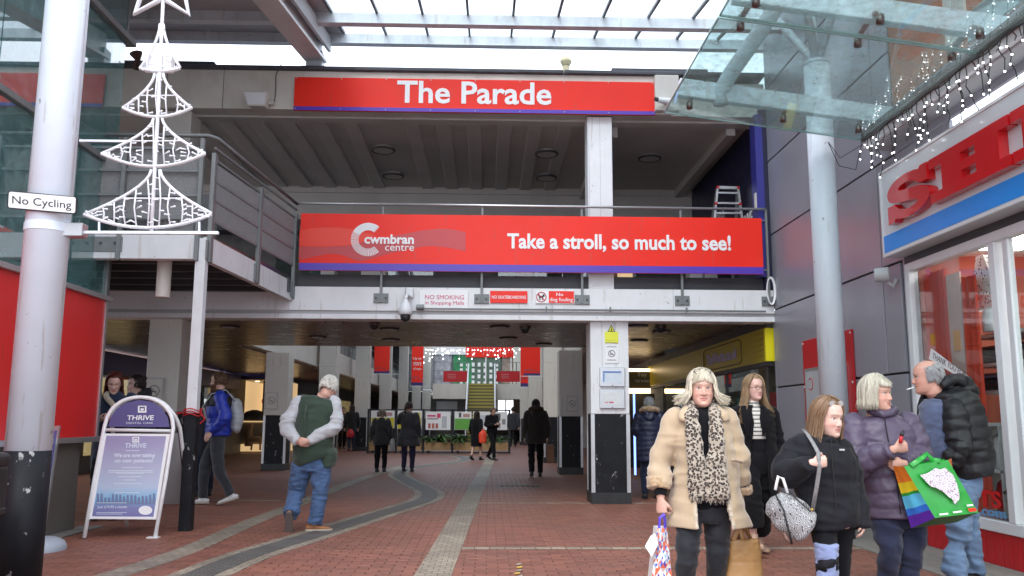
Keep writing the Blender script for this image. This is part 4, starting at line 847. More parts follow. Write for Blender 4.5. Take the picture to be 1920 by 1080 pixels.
# read the corner positions of the letters from the photo
def uv(px, py): p = PX(px, py, XS-.087); return (ya-p.y, p.z-zb_)
L0 = uv(1744, 300); bz = uv(1750, 381)[1]; tz_ = uv(1744, 299)[1]
u0 = L0[0]; H_ = tz_-bz
def slabH(u, b, t, sw, gap, ser, th):
    # serifs of both stems almost touch, with a bar across
    W_ = 2*sw+gap
    return W_
th = H_*.22; u0, u1, u2, u3, u4, u5 = [uv(x, 340)[0] for x in (1743, 1766, 1803, 1832, 1878, 1899)]
b_, t_ = bz, tz_; mid = (b_+t_)/2
lett('letter', [(u0, b_), (u5, b_), (u5, b_+th), (u4, b_+th), (u4, t_-th), (u5, t_-th), (u5, t_), (u0, t_), (u0, t_-th), (u1, t_-th), (u1, b_+th), (u0, b_+th)],
     [[(u2, b_+th), (u3, b_+th), (u3, mid-.1*H_), (u2, mid-.1*H_)], [(u2, mid+.1*H_), (u3, mid+.1*H_), (u3, t_-th), (u2, t_-th)]])
v0 = u5+.03
lett('letter', [(v0, b_), (v0+.6, b_), (v0+.6, b_+th), (v0+.36, b_+th), (v0+.36, t_-th), (v0+.5, t_-th), (v0+.5, t_), (v0, t_), (v0, t_-th), (v0+.14, t_-th), (v0+.14, b_+th), (v0, b_+th)])
# S with slab ends
def smooth_poly(seg):
    out = []
    for kind, pts in seg:
        if kind == 'c': out += [(q.x, q.y) for q in curve_pts([Vector((x, y, 0)) for x, y in pts], 5)]
        else: out += pts
    return out
SP = smooth_poly([('l', [(0, -.01), (.15, -.01), (.19, .07)]), ('c', [(.26, .03), (.5, -.02), (.80, .04), (1.0, .24), (.98, .44), (.80, .57), (.50, .645), (.31, .70), (.29, .76), (.42, .815), (.60, .79), (.74, .68)]), ('l', [(.80, .61), (.97, .61), (.97, 1.01), (.83, 1.01), (.79, .95)]), ('c', [(.70, .99), (.45, 1.02), (.16, .95), (.01, .76), (.05, .54), (.24, .43), (.52, .36), (.71, .29), (.70, .215), (.53, .175), (.34, .22), (.20, .36)]), ('l', [(.18, .42), (0, .42)])])
su = uv(1665, 400)[0]; Ws = u0-su-.02
lett('letter', [(su+x*Ws, b_+y*H_) for x, y in SP])
# lamp / siren below the sign
t = thing('wall_lamp', 'round grey wall lamp under the left end of the shop sign', 'lamp', PX(1665, 514, RX-.15))
c = PX(1663, 515, RX-.12); MB().tube([(c.x-.12, c.y+.05, c.z), (c.x+.02, c.y-.02, c.z)], [.075, .085], 18).build('housing', M['lightgrey'], t, bevel=.01); MB().tube([(c.x+.0, c.y, c.z-.08), (c.x+.06, c.y, c.z-.13), (c.x+.1, c.y, c.z-.05)], .025, 8).build('bracket', M['lightgrey'], t)
# red poster case on the grey wall behind the pole
t = thing('poster_case', 'red backed poster case on the grey wall behind the blue white pole', 'notice board', (RX, 11.3, 1.4))
pa = PX(1505, 640, RX-.02); pb = PX(1597, 617, RX-.02); zt2 = pb.z
boxpart('back_board', M['redboard'], t, (RX-.03, pb.y, .35), (RX-.004, pa.y, zt2), bevel=.003)
boxpart('frame', M['alu'], t, (RX-.06, pb.y+.18, .45), (RX-.031, pa.y-.12, zt2-.40), bevel=.003); boxpart('poster', mat('poster_paper', (.42, .46, .47), .4, var=.1), t, (RX-.064, pb.y+.22, .5), (RX-.0605, pa.y-.16, zt2-.45))
q = MB(); cy = pa.y-.35; q.tube([(RX-.066, cy+.08*math.cos(a), zt2-.62+.08*math.sin(a)) for a in np.linspace(.8, 5.5, 14)], .006, 5, cap=False); q.build('logo', M['redboard'], t)
for y in (pa.y-.03, pb.y+.03):
    for z in (zt2-.04, zt2-.65): MB().cyl((RX-.036, y, z), (RX-.03, y, z), .014, 8).build('screw', M['signwhite'], t)

# ---- glass canopy over the shop with its steel arms
gc = thing('glass_canopy', 'frameless wet glass canopy on pale steel arms above the shop sign', 'canopy', (3, 8, 4.5))
Ys = 9.3; xl = PY(1245, 212, Ys).x; zl_ = PY(1245, 212, Ys).z; xr_ = RX-.28; zr_ = PY(1622, 264, Ys).z
ye = 6.95
def gz(x): return zl_+(zr_-zl_)*(x-xl)/(xr_-xl)
for (y0_, y1_) in ((Ys, ye+.02), (ye-.02, 4.6), (4.56, 2.2)):
    m = MB(); m.add([(xl, y0_, gz(xl)), (xr_, y0_, gz(xr_)), (xr_, y1_, gz(xr_)), (xl, y1_, gz(xl))]+[(xl, y0_, gz(xl)+.015), (xr_, y0_, gz(xr_)+.015), (xr_, y1_, gz(xr_)+.015), (xl, y1_, gz(xl)+.015)], [(0, 3, 2, 1), (4, 5, 6, 7)]); m.build('glass_pane', M['canglass'], gc)
    for (a, b) in (((xl, y0_), (xr_, y0_)), ((xl, y1_), (xr_, y1_)), ((xl, y0_), (xl, y1_))): MB().beam((a[0], a[1], gz(a[0])+.008), (b[0], b[1], gz(b[0])+.008), .012, .017).build('glass_edge', M['canedge'], gc)
for Y in (9.0, 6.85, 4.7):
    o = MB().beam((xl+.10, Y, gz(xl)+.18), (RX, Y, gz(RX)+.20), .10, .20).build('arm', M['poleblue'], gc, bevel=.008)
    for x in (xl+.22, xl+1.25, xr_-.18):
        for dy in ((-.22, .22) if Y < 8 else (0.0,)):
            m = MB(); m.cyl((x, Y+dy, gz(x)-.03), (x, Y+dy, gz(x)+.045), .034, 14); m.tube([(x, Y+dy, gz(x)+.05), (x+.03, Y+dy*.4, gz(x)+.12), (x+.05, Y, gz(x)+.18)], [.02, .028, .02], 8); m.build('glass_clamp', M['steeldark'], gc, smooth=True)
MB().tube([PY(1352, 196, 9.0), PY(1350, 172, 9.0), PY(1372, 135, 8.8), PY(1425, 60, 8.3), PY(1500, -60, 7.6)], .085, 16).build('tube_strut', M['poleblue'], gc, smooth=True)
MB().box((xr_-.02, 2.0, gz(xr_)-.02), (xr_+.06, Ys, gz(xr_)+.10)).build('gutter', M['steeldark'], gc)
MB().box((xr_+.06, 2.0, gz(xr_)-.12), (RX, Ys-.02, gz(xr_)+.02)).build('gutter_soffit', M['lightgrey'], gc)
MB().box((xr_+.0, 2.0, gz(xr_)-.10), (xr_+.05, Ys, gz(xr_)-.021)).build('gutter_face', M['pvc'], gc)
# pale blue pole with branching head
p = PZ(1577, 1010); rp = thing('canopy_pole', 'tall pale blue round pole with branching head beneath the glass canopy', 'pole', (p.x, p.y, 0))
PT = PY(1530, 122, p.y).z; MB().cyl((p.x, p.y, .95), (p.x, p.y, PT), .148, 40).build('shaft', M['poleblue'], rp, smooth=False); 
MB().cyl((p.x, p.y, 0), (p.x, p.y, .95), .150, 40).build('base', M['flaked'], rp); MB().cyl((p.x, p.y, PT), (p.x, p.y, PT+.05), .155, 32, .12).build('cap', M['poleblue'], rp)
for dx, dy in ((-.55, -.9), (.15, -1.0), (-.35, .8), (.2, .6)): MB().tube([(p.x, p.y, PT), (p.x+dx, p.y+dy, PT+1.2)], [.05, .045], 12).build('branch', M['poleblue'], rp, smooth=True)
for o in rp.children:
    for f in o.data.polygons: f.use_smooth = len(f.vertices) == 4
# icicle light string
ic = thing('icicle_lights', 'string of white icicle fairy lights hanging along the canopy gutter', 'fairy lights', (xr_, 7, 4.2))
wi = MB(); bu = MB(); rb_ = random.Random(9); zg = gz(xr_)-.04
yk = Ys-.05; bulbs = []
wi.tube([(xr_-.03, y_, zg+.02*math.sin(y_*9)) for y_ in np.linspace(Ys, 3.2, 50)], .006, 5)
while yk > 3.4:
    L = rb_.uniform(.06, .34) if rb_.random() < .8 else rb_.uniform(.3, .5); n_ = max(2, int(L/.07)); x_, y_, z_ = xr_-.035, yk, zg; pts = [(x_, y_, z_)]
    for q in range(n_):
        x_ += rb_.uniform(-.02, .03); y_ += rb_.uniform(-.035, .035); z_ -= L/n_; pts.append((x_, y_, z_))
        if rb_.random() < .55: bulbs.append((x_, y_, z_-.012))
    wi.tube(pts, .0045, 4); yk -= rb_.uniform(.05, .11)
wi.tube([(xr_, Ys, zg), (xr_-.25, Ys+.05, zg-.15), (xr_-.4, Ys, zg+.02), (xr_-.28, Ys+.02, zg-.25), (xr_-.1, Ys, zg-.3), (xr_-.05, Ys, zg-.1)], .005, 5)
wi.build('wire', M['cable'], ic)
bme = MB().sphere((0, 0, 0), .0085, 8, 6).mesh('bulb', M['bulb'], smooth=True)
for b in bulbs[:290]:
    o = bpy.data.objects.new('bulb', bme); COL.objects.link(o); o.parent = ic; o.location = Vector(b)-ic.location

# ================================================================ LEFT HAND BUILDING
lb = thing('glazed_building', 'teal glazed shop building on the left with a red panelled lower wall', 'building', (LX, 8, 0))
ye_ = 10.55
zr1 = PX(225, 60, LX).z; z2 = PX(200, 302, LX).z; z3 = PX(205, 562, LX).z; z4 = PX(205, 822, LX).z
boxpart('low_wall', mat('grey_low_wall', (.135, .125, .11), .7, var=.12, vscale=1.5, dirt=.3), lb, (LX-.3, 2, 0), (LX-.05, ye_-.25, z4-.03))
boxpart('ledge', M['alu'], lb, (LX-.3, 2, z4-.03), (LX+.06, ye_+.12, z4+.03), bevel=.004)
for (a, b) in ((2, 4.9), (4.91, 7.6), (7.61, ye_)): boxpart('red_panel', M['redpanel'], lb, (LX-.2, a, z4+.031), (LX, b, z3-.03), bevel=.003)
boxpart('edge_trim', M['alu'], lb, (LX-.02, ye_-.0, z4+.031), (LX+.015, ye_+.05, z3-.03))
boxpart('rail', M['alu'], lb, (LX-.2, 2, z3-.03), (LX+.05, ye_+.1, z3+.03), bevel=.004)
boxpart('rail', M['greymetal'], lb, (LX-.1, 2, z2-.035), (LX+.04, ye_, z2+.035), bevel=.004)
boxpart('rail', M['greymetal'], lb, (LX-.1, 2, zr1-.04), (LX+.06, ye_+.2, zr1+.04), bevel=.004)
for (za, zb3) in ((z3+.03, z2-.035), (z2+.035, zr1-.04), (zr1+.04, 9.5)):
    for (a, b) in ((2, 5.2), (5.22, 7.9), (7.92, ye_-.06 if za < z2 else ye_+.02)): boxpart('glass_pane', M['tealglass'], lb, (LX-.015, a, za), (LX, b, zb3))
boxpart('end_mullion', M['greymetal'], lb, (LX-.12, ye_-.05, z3+.03), (LX+.03, ye_+.02, z2)); boxpart('end_mullion', M['greymetal'], lb, (LX-.10, ye_+.025, zr1), (LX+.01, ye_+.06, 9.5))
boxpart('end_mullion', M['lightgrey'], lb, (LX-.25, ye_+.03, z3+.03), (LX-.18, ye_+.09, 4.4))
boxpart('inner_wall', M['teal'], lb, (LX-1.0, 2, z3), (LX-.5, ye_, 9.5)); boxpart('end_wall', M['teal'], lb, (LX-1.0, ye_-.1, z3), (LX-.13, ye_-.02, 9.5)); boxpart('core', M['darkgrey'], lb, (-9, 2, 0), (LX-.31, ye_-.3, z3))
boxpart('upper_core', M['darkgrey'], lb, (-9, 2, z3), (LX-1.01, ye_-.3, 9.5))

# ================================================================ RAISED WALKWAY ON THE LEFT
wp = PZ(348, 995); wk = thing('raised_walkway', 'raised white steel walkway on a square post, with grey mesh railing', 'walkway', (wp.x, wp.y, 0))
px_, py_ = wp.x, wp.y
mb = MB().box((px_-.06, py_-.06, 1.32), (px_+.06, py_+.06, 3.38)); mb.build('post', M['whitesteel'], wk, bevel=.006)
boxpart('post_base', M['flaked'], wk, (px_-.066, py_-.066, 0), (px_+.066, py_+.066, 1.32), bevel=.005)
t = MB(); 
for z in (1.30, 1.33, 1.36): t.tube([(px_+math.cos(a)*.10, py_+math.sin(a)*.10, z+.015*math.sin(3*a)) for a in np.linspace(0, 6.283, 17)], .007, 6, cap=False)
t.tube([(px_-.09, py_, 1.33), (px_-.25, py_-.02, 1.30), (px_-.3, py_, 1.35)], .008, 6); t.tube([(px_+.09, py_, 1.33), (px_+.15, py_-.02, 1.25), (px_+.1, py_-.03, 1.2)], .008, 6)
tag(t.build('tied_cord', M['redboard'], None), 'red cord tied round the walkway post and the advertising board', 'cord')
d0 = 3.12
zt5 = 3.42
boxpart('front_beam', M['whitesteel'], wk, (-4.75, py_-.07, d0), (px_-.062, py_+.07, zt5), bevel=.006)
boxpart('mount_plate', M['greymetal'], wk, (-4.66, py_-.085, 3.2), (-4.33, py_-.071, 3.38), bevel=.003)
for x in (-4.58, -4.41): MB().cyl((x, py_-.10, 3.3), (x, py_-.085, 3.3), .018, 8).build('bolt', M['darkgrey'], wk)
MB().cyl((-3.98, py_+.35, 2.72), (-3.98, py_+.35, 3.2), .085, 20).build('downpipe', M['cream'], wk)
xe = -3.08; zside = 3.15
a0 = Vector((px_+.02, py_+.05, 3.27)); a1 = Vector((xe, FY-.02, 3.22))
MB().beam(a0, a1, .08, .30).build('side_beam', M['whitesteel'], wk, bevel=.005)
boxpart('deck', M['steeldark'], wk, (-9, py_+.08, 3.40), (px_, FY-.04, 3.46)); 
MB().prism([(px_, py_+.08, 3.40), (xe, FY-.04, 3.40), (px_, FY-.04, 3.40)], (0, 0, .06)).build('deck_wedge', M['steeldark'], wk)
for k in range(5):
    y = py_+.55+k*.58; MB().box((-9, y, 3.18), (px_-.02+.1*k, y+.09, 3.395)).build('joist', M['darkgrey'], wk)
# the side railing
rs = thing('walkway_railing', 'grey steel railing with mesh infill along the side of the raised walkway', 'railing', (px_, py_, 3.4))
def RP(k, z): return Vector((a0.x+(a1.x-a0.x)*k+.045, a0.y+(a1.y-a0.y)*k, z))
for k in (0.0, .50, .985):
    p_ = RP(k, 3.2); MB().box((p_.x-.02, p_.y-.05, 3.1), (p_.x+.03, p_.y+.05, 4.45)).build('post', M['greymetal'], rs, bevel=.004)
    boxpart('foot_plate', M['greymetal'], rs, (p_.x-.03, p_.y-.11, 3.12), (p_.x+.012, p_.y+.11, 3.36), bevel=.004)
zhr = 4.66
MB().tube([(-4.9, py_-.0, zhr), (px_+.0, py_-.0, zhr), RP(0.02, zhr), RP(1, 4.62)], .025, 10).build('handrail', M['greymetal'], rs, smooth=True)
for z in (3.62, 3.88, 4.12, 4.38, 4.52): MB().beam(RP(0, z), RP(1, z), .02, .03).build('rail_bar', M['greymetal'], rs)
for (k0, k1) in ((.02, .48), (.52, .97)):
    MB().beam(RP(k0, 3.98), RP(k1, 3.98), .006, .72).build('mesh_panel', M['mesh'], rs)
for x in (px_-.02, -4.35): boxpart('front_post', M['greymetal'], rs, (x-.05, py_-.1, 3.1), (x+.0, py_-.04, 4.6), bevel=.004)
for z in (3.62, 3.9, 4.2, 4.48): MB().beam((-4.75, py_-.06, z), (px_-.03, py_-.06, z), .02, .03).build('front_bar', M['greymetal'], rs)
boxpart('front_mesh', M['mesh'], rs, (-4.75, py_-.02, 3.6), (px_-.06, py_-.012, 4.5))
boxpart('mesh_panel', M['mesh'], rs, (-4.7, 12.2, 3.6), (-3.9, 12.22, 4.45))
t = thing('radiator_board', 'white ribbed board leaning behind the walkway railing', 'board', (-4.1, py_+.5, 3.46))
boxpart('board', M['signwhite'], t, (-4.18, py_+.5, 3.47), (-3.72, py_+.53, 4.3))
for k in range(9): boxpart('slot', M['lightgrey'], t, (-4.15+k*.047, py_+.49, 3.7), (-4.13+k*.047, py_+.499, 4.25))

# ================================================================ LEFT WHITE POLE, SIGN, CHRISTMAS MOTIF
pc = PY(48, 900, 6.2); lp = thing('canopy_pole', 'tall thick white round pole with a flaking black base', 'pole', (pc.x, pc.y, 0)); 
tp = PY(52, 846, 6.2-.15).z
lx, ly, lr = pc.x, pc.y, .148
for nm, z0_, z1_, m, r in (('shaft', tp, 7.5, 'pole', lr), ('base', 0, tp-.001, 'flaked', lr+.002)):
    o = MB().cyl((lx, ly, z0_), (lx, ly, z1_), r, 48).build(nm, M[m], lp)
    for f in o.data.polygons: f.use_smooth = len(f.vertices) == 4
for z in (PY(80, 428, ly).z,):
    o = MB().cyl((lx, ly, z-.035), (lx, ly, z+.03), lr+.006, 40).build('clamp_band', M['pole'], lp, bevel=.003)
MB().cyl((lx+lr-.02, ly-.02, z+.07), (lx+lr-.02, ly-.02, 7.5), .028, 16).build('side_pipe', M['pole'], lp, smooth=True)
cs = thing('cycling_sign', 'small white plate reading No Cycling on the white pole', 'sign', PY(80, 380, ly-.2))
Yc = ly-.17; A, B, C_, D = [PY(*p, Yc) for p in ((13, 390), (143, 402), (145, 369), (15, 357))]
def rrect(A, B, C_, D, r=.12, n=4):
    out = []
    U = B-A; W_ = D-A
    asp = W_.length/U.length
    for (cx, cy, a0_) in ((1-r*asp, r, -90), (1-r*asp, 1-r, 0), (r*asp, 1-r, 90), (r*asp, r, 180)):
        for k in range(n+1):
            t_ = math.radians(a0_+90*k/n); out.append(A+U*(cx+r*asp*math.cos(t_))+W_*(cy+r*math.sin(t_)))
    return out
MB().prism(rrect(A, B, C_, D), (0, .012, 0)).build('plate', M['joint'], cs)
ce = (A+B+C_+D)/4; s_ = lambda p, k, k2=.88: ce+(p-ce)*k
MB().prism([q+Vector((0, -.002, 0)) for q in rrect(*[ce+Vector(((p-ce).x*.965, 0, (p-ce).z*.9)) for p in (A, B, C_, D)])], (0, .0015, 0)).build('face', M['signwhite'], cs)
O = PY(23, 386, Yc-.003); E_ = PY(134, 396, Yc-.003); T_ = PY(23, 367, Yc-.003); text('lettering', 'No Cycling', M['joint'], O, E_-O, T_-O, cs, bold=.0, thick=.001)
boxpart('bracket', M['alu'], cs, (lx-.03, Yc+.014, ce.z-.02), (lx+.03, ly-lr+.01, ce.z+.02))

xm = thing('christmas_tree_light', 'white rope light Christmas tree with a star on a pole bracket', 'Christmas light', PY(290, 436, ly))
Yx = ly
def X2(px, py): return PY(px, py, Yx)
br = MB().beam(X2(135, 436), X2(410, 437), .03, .022); br.build('lower_arm', M['pole'], xm, bevel=.003)
MB().beam(X2(150, 264), X2(246, 265), .02, .014).build('upper_arm', M['pole'], xm); boxpart('arm_clamp', M['alu'], xm, (lx+lr-.03, ly-.05, X2(130, 445).z), (lx+lr+.12, ly+.05, X2(130, 420).z), bevel=.005)
for px in (186, 374): MB().beam(X2(px, 436), X2(px, 416), .012, .012, (0, 1, 0)).build('stay', M['pole'], xm)
rope = mat('clear_rope_light', (.72, .73, .76), .35, var=.1, vscale=60, emit=(.9, .93, 1), estr=.04)
MB().tube([X2(284, 434), X2(290, 320), X2(297, 200), X2(303, 60), X2(310, -80)], .014, 8).build('stem', rope, xm, smooth=True)
tiers = [((303, 45), (262, 128), (338, 127), 134), ((298, 138), (230, 202), (360, 203), 219), ((296, 222), (190, 288), (385, 288), 312), ((292, 318), (157, 402), (397, 400), 427)]
rbx = random.Random(4)
for i, (tp_, l_, r_, yb_) in enumerate(tiers):
    tx, ty = tp_; wl = tx-l_[0]; wr = r_[0]-tx; h = l_[1]-ty
    sw = 8 if i else 3
    def side(sgn, w_, yend):
        return [X2(tx+sgn*(sw+(w_-sw)*(t**1.7)), ty+(yend-ty)*t) for t in np.linspace(0, 1, 9)]
    Lp = side(-1, wl, l_[1]); Rp = side(1, wr, r_[1])
    MB().tube(Lp, .011, 8).build('side_tube', rope, xm, smooth=True); MB().tube(Rp, .011, 8).build('side_tube', rope, xm, smooth=True)
    bt = [X2(l_[0]+(r_[0]-l_[0])*t, l_[1]+(yb_-l_[1])*4*t*(1-t)) for t in np.linspace(0, 1, 17)]
    # twisted rope along the hem
    hm = MB(); hm.tube(bt, .0125, 8); o = hm.build('hem_tube', rope, xm, smooth=True)
    kn = MB(); 
    for k in range(60 if i else 24):
        t = (k+.5)/(60 if i else 24); f_ = t*16; j = min(15, int(f_)); p = bt[j]+(bt[j+1]-bt[j])*(f_-j); kn.sphere((p.x, p.y-.008, p.z), .010, 6, 4)
    kn.build('hem_knots', rope, xm, smooth=True)['kind'] = 'stuff'
    # drops with little lamps
    nd = (3, 7, 9, 11)[i]
    for k in range(nd):
        t = (k+.7)/(nd+.4); j = t*16; jj = min(15, int(j)); pb_ = bt[jj]+(bt[jj+1]-bt[jj])*(j-jj)
        xx = l_[0]+(r_[0]-l_[0])*t; side_w = (wl if xx < tx else wr); tt_ = min(1, max(0, (abs(xx-tx)-sw)/(side_w-sw)))**(1/1.7)
        ptop = X2(xx, ty+(l_[1]-ty)*tt_)
        mid_ = (ptop+pb_)/2+Vector((rbx.uniform(-.02, .02), 0, 0))
        MB().tube([ptop, mid_, pb_], .006, 6).build('drop_wire', rope, xm, smooth=True)
        lm = MB(); c0 = 0
        for q in np.linspace(.15, .9, 5 if i > 1 else 3):
            pp_ = ptop+(pb_-ptop)*q; d = rbx.choice((-1, 1)); e = pp_+Vector((d*.035, -.01, rbx.uniform(-.012, .02))); lm.tube([pp_, e], [.004, .006], 6); lm.sphere((e.x, e.y, e.z), .008, 6, 4)
        lm.build('small_lamps', rope, xm, smooth=True)['kind'] = 'stuff'
    if i: MB().tube([X2(tx-wl*.55, ty+h*.64), X2(tx+wr*.55, ty+h*.64)], .005, 6).build('cross_wire', rope, xm)
star = []
sc = X2(308, -38)
for k in range(11):
    a = math.radians(90+36*k); rr_ = .34 if k % 2 == 0 else .15
    star.append(sc+Vector((rr_*math.cos(a), 0, rr_*math.sin(a))))
MB().tube(star, .024, 8).build('star', rope, xm)
MB().cyl(X2(285, 113)+Vector((-.06, 0, -.05)), X2(285, 113)+Vector((.07, 0, -.05)), .001, 4)
boxpart('control_box', M['signwhite'], xm, (X2(266, 113).x, Yx+.02, X2(266, 130).z), (X2(322, 113).x, Yx+.08, X2(266, 100).z), bevel=.01)

# ================================================================ A BOARD, POSTER STAND, BIN
ab = thing('advertising_board', 'white framed A board with arched navy top advertising a dentist', 'sign', PZ(225, 1008))
YA = PZ(165, 1007).y; YB_ = YA+.02
def AB(px, py, top_=False):     # the board leans back: depth grows with height
    # plane through the feet leaning by 12 degrees
    n = Vector((0.10, -1, .0)).normalized(); p0 = PZ(220, 1009); up = Vector((0, .19, 1)).normalized(); U = Vector((1, .10, 0)).normalized(); N = U.cross(up)
    d = ray(px, py); o = Vector((0, 0, CH)); return o+d*((p0-o).dot(N)/d.dot(N)), N, U, up
N_ = AB(200, 900)[1]
def ab_(px, py, off=0.0): return AB(px, py)[0]-N_*0+(-off if False else off)*(N_ if N_.y < 0 else -N_)
fw = .022
legL = [ab_(158, 1007), ab_(200, 770)]; legR = [ab_(290, 1012), ab_(324, 790)]
arch = [ab_(200, 772), ab_(203, 762), ab_(213, 752-6), ab_(228, 749-12), ab_(248, 744-12+12), ab_(268, 745), ab_(290, 749), ab_(308, 760), ab_(320, 775), ab_(324, 795)]
ctrl = [(158, 1009), (178, 895), (196, 800), (201, 782), (212, 765), (232, 751), (258, 745), (285, 748), (307, 760), (321, 780), (325, 802), (311, 895), (290, 1013)]
full = [ab_(*c) for c in ctrl[:4]]+curve_pts([ab_(*c) for c in ctrl[3:11]], 4)[1:-1]+[ab_(*c) for c in ctrl[10:]]
MB().tube(full, fw, 10).build('tube_frame', M['signwhite'], ab, smooth=True)
MB().tube([ab_(199, 806), ab_(320, 808)], .018, 8).build('cross_tube', M['signwhite'], ab, smooth=True)
topc = [ab_(*c, off=.004) for c in ((203, 800), (207, 785), (217, 768), (235, 756), (259, 750), (284, 753), (303, 764), (315, 783), (318, 801))]
mb = MB(); mb.prism(list(reversed(topc)), -N_*.006); mb.build('arch_panel', M['purple'], ab, recalc=True)
def abtext(body, x0p, x1p, yb, yt, m, bold=0, off=.008, drift=0.0, nm='lettering'):
    O = ab_(x0p, yb, off); E_ = ab_(x1p, yb+drift, off); T_ = ab_(x0p+(yb-yt)*.14, yt, off); return text(nm, body, m, O, E_-O, T_-O, ab, thick=.0008, bold=bold)
fr_ = [ab_(*c, off=.006) for c in ((194, 813), (319, 814), (293, 974), (166, 973))]
mb = MB(); mb.prism([fr_[3], fr_[2], fr_[1], fr_[0]], -N_*.012); mb.build('poster_frame', M['signwhite'], ab, recalc=True)
def grad():
    m = bpy.data.materials.new('blue_poster'); m.use_nodes = True; n = m.node_tree.nodes; l = m.node_tree.links; b = n['Principled BSDF']; b.inputs['Roughness'].default_value = .25
    tc = n.new('ShaderNodeTexCoord'); sp = n.new('ShaderNodeSeparateXYZ'); l.new(tc.outputs['Generated'], sp.inputs[0]); cr = n.new('ShaderNodeValToRGB'); e = cr.color_ramp.elements
    e[0].position = 0; e[0].color = (.15, .14, .34, 1); e[1].position = 1; e[1].color = (.30, .27, .44, 1)
    for p_, c_ in ((.18, (.20, .22, .44)), (.27, (.20, .46, .70)), (.42, (.44, .52, .66)), (.68, (.40, .41, .56))): q_ = e.new(p_); q_.color = (*c_, 1)
    no = n.new('ShaderNodeTexNoise'); no.inputs['Scale'].default_value = 3; l.new(tc.outputs['Generated'], no.inputs[0]); ad = n.new('ShaderNodeMath'); ad.operation = 'MULTIPLY_ADD'; ad.inputs[1].default_value = .12; l.new(no.outputs[0], ad.inputs[0]); l.new(sp.outputs[2], ad.inputs[2])
    l.new(ad.outputs[0], cr.inputs[0]); l.new(cr.outputs[0], b.inputs['Base Color']); return m
po = [ab_(*c, off=.0075) for c in ((200, 817), (312, 818), (288, 969), (173, 968))]
mb = MB(); mb.prism([po[3], po[2], po[1], po[0]], -N_*.001); mb.build('poster', grad(), ab, recalc=True)
pal = mat('poster_white_print', (.62, .68, .76), .35)
abtext('THRIVE', 238, 288, 788, 779, M['signwhite'], .02); abtext('DENTAL CARE', 237, 287, 795, 791.5, pal)
abtext('THRIVE', 234, 274, 840, 831, pal, .02)
abtext('We are now taking', 213, 290, 859.5, 850, pal, .03); abtext('on new patients!', 215, 286, 869.5, 860, pal, .03)
for (x0p, x1p, y0p) in ((236, 262, 845), (229, 268, 877), (203, 287, 882.5), (204, 287, 885.5), (218, 270, 887.5), (222, 266, 894), (231, 254, 900), (214, 267, 907), (215, 262, 924)):
    a_, b_2, c_2, d_ = [ab_(*c, off=.0088) for c in ((x0p, y0p+.7), (x1p, y0p+.7), (x1p, y0p-.7), (x0p, y0p-.7))]; mb = MB(); mb.quad(a_, b_2, c_2, d_); mb.build('print_line', pal, ab)
abtext('just £19.95 a month', 183, 238, 954.5, 948, pal, .01)
for (x0p, x1p, y0p) in ((182, 238, 943), (181, 238, 961), (181, 230, 964)):
    mb = MB(); mb.quad(*[ab_(*c, off=.0088) for c in ((x0p, y0p+.5), (x1p, y0p+.5), (x1p, y0p-.5), (x0p, y0p-.5))]); mb.build('print_line', pal, ab)
mb = MB(); mb.add([ab_(273+13*math.cos(t), 957+8.5*math.sin(t), .0088) for t in np.linspace(0, 6.28, 17)[:-1]], [tuple(range(15, -1, -1))]); mb.build('white_roundel', M['signwhite'], ab)
# row of small heads silhouetted on the poster
rh = random.Random(2); mb = MB(); 
for k in range(16):
    cx_ = 184+k*7; cy_ = 934-rh.uniform(-2, 6); mb.add([ab_(cx_+2.4*math.cos(t), cy_+3.2*math.sin(t), .0086) for t in np.linspace(0, 6.28, 9)[:-1]], [tuple(range(7, -1, -1))]); mb.add([ab_(cx_-3.2, 946, .0086), ab_(cx_+3.2, 946, .0086), ab_(cx_+2.2, cy_+2, .0086), ab_(cx_-2.2, cy_+2, .0086)], [(0, 1, 2, 3)])
mb.build('silhouettes', mat('poster_silhouette', (.14, .19, .33), .35), ab)['kind'] = 'stuff'
for (x_, y_, sc_) in ((267, 768, 1.0), (255, 825, .8)):
    mb = MB(); 
    for (dx0, dx1, dy0, dy1) in ((-8, -5, -7, 6), (5, 8, -7, 6), (-8, 8, -7, -5), (-6, 6, 3, 6), (-3, 3, -2, 2)): mb.quad(ab_(x_+dx0*sc_, y_+dy1*sc_, .0088), ab_(x_+dx1*sc_, y_+dy1*sc_, .0088), ab_(x_+dx1*sc_, y_+dy0*sc_, .0088), ab_(x_+dx0*sc_, y_+dy0*sc_, .0088))
    mb.build('logo', M['signwhite'], ab)
# rear leaf of the A board
off = Vector((.16, .62, 0)); tops = [ab_(201, 782), ab_(325, 802)]
bk = [Vector((p.x+.02, p.y+.05, p.z)) for p in full]
rear = [Vector((p.x+.07+ (1.35-p.z)*.03, full[0].y+.50-(p.z)*.12, p.z)) for p in full]
rear = [Vector((p.x+.012, p.y+.03+max(0, (1.34-p.z))*.78, p.z)) for p in full]
MB().tube(rear, fw, 10).build('rear_frame', M['signwhite'], ab, smooth=True)
def rq(c): p = ab_(*c); return Vector((p.x+.012, p.y+.03+max(0, (1.34-p.z))*.78, p.z))
mb = MB(); mb.prism([rq((172, 960)), rq((293, 960)), rq((318, 812)), rq((197, 812))], (0, .01, 0)); mb.build('rear_panel', M['lightgrey'], ab, recalc=True)
ft = full[-1]; MB().box((ft.x-.07, ft.y-.06, 0.0), (ft.x+.05, ft.y+.03, .012)).build('foot', M['signwhite'], ab)

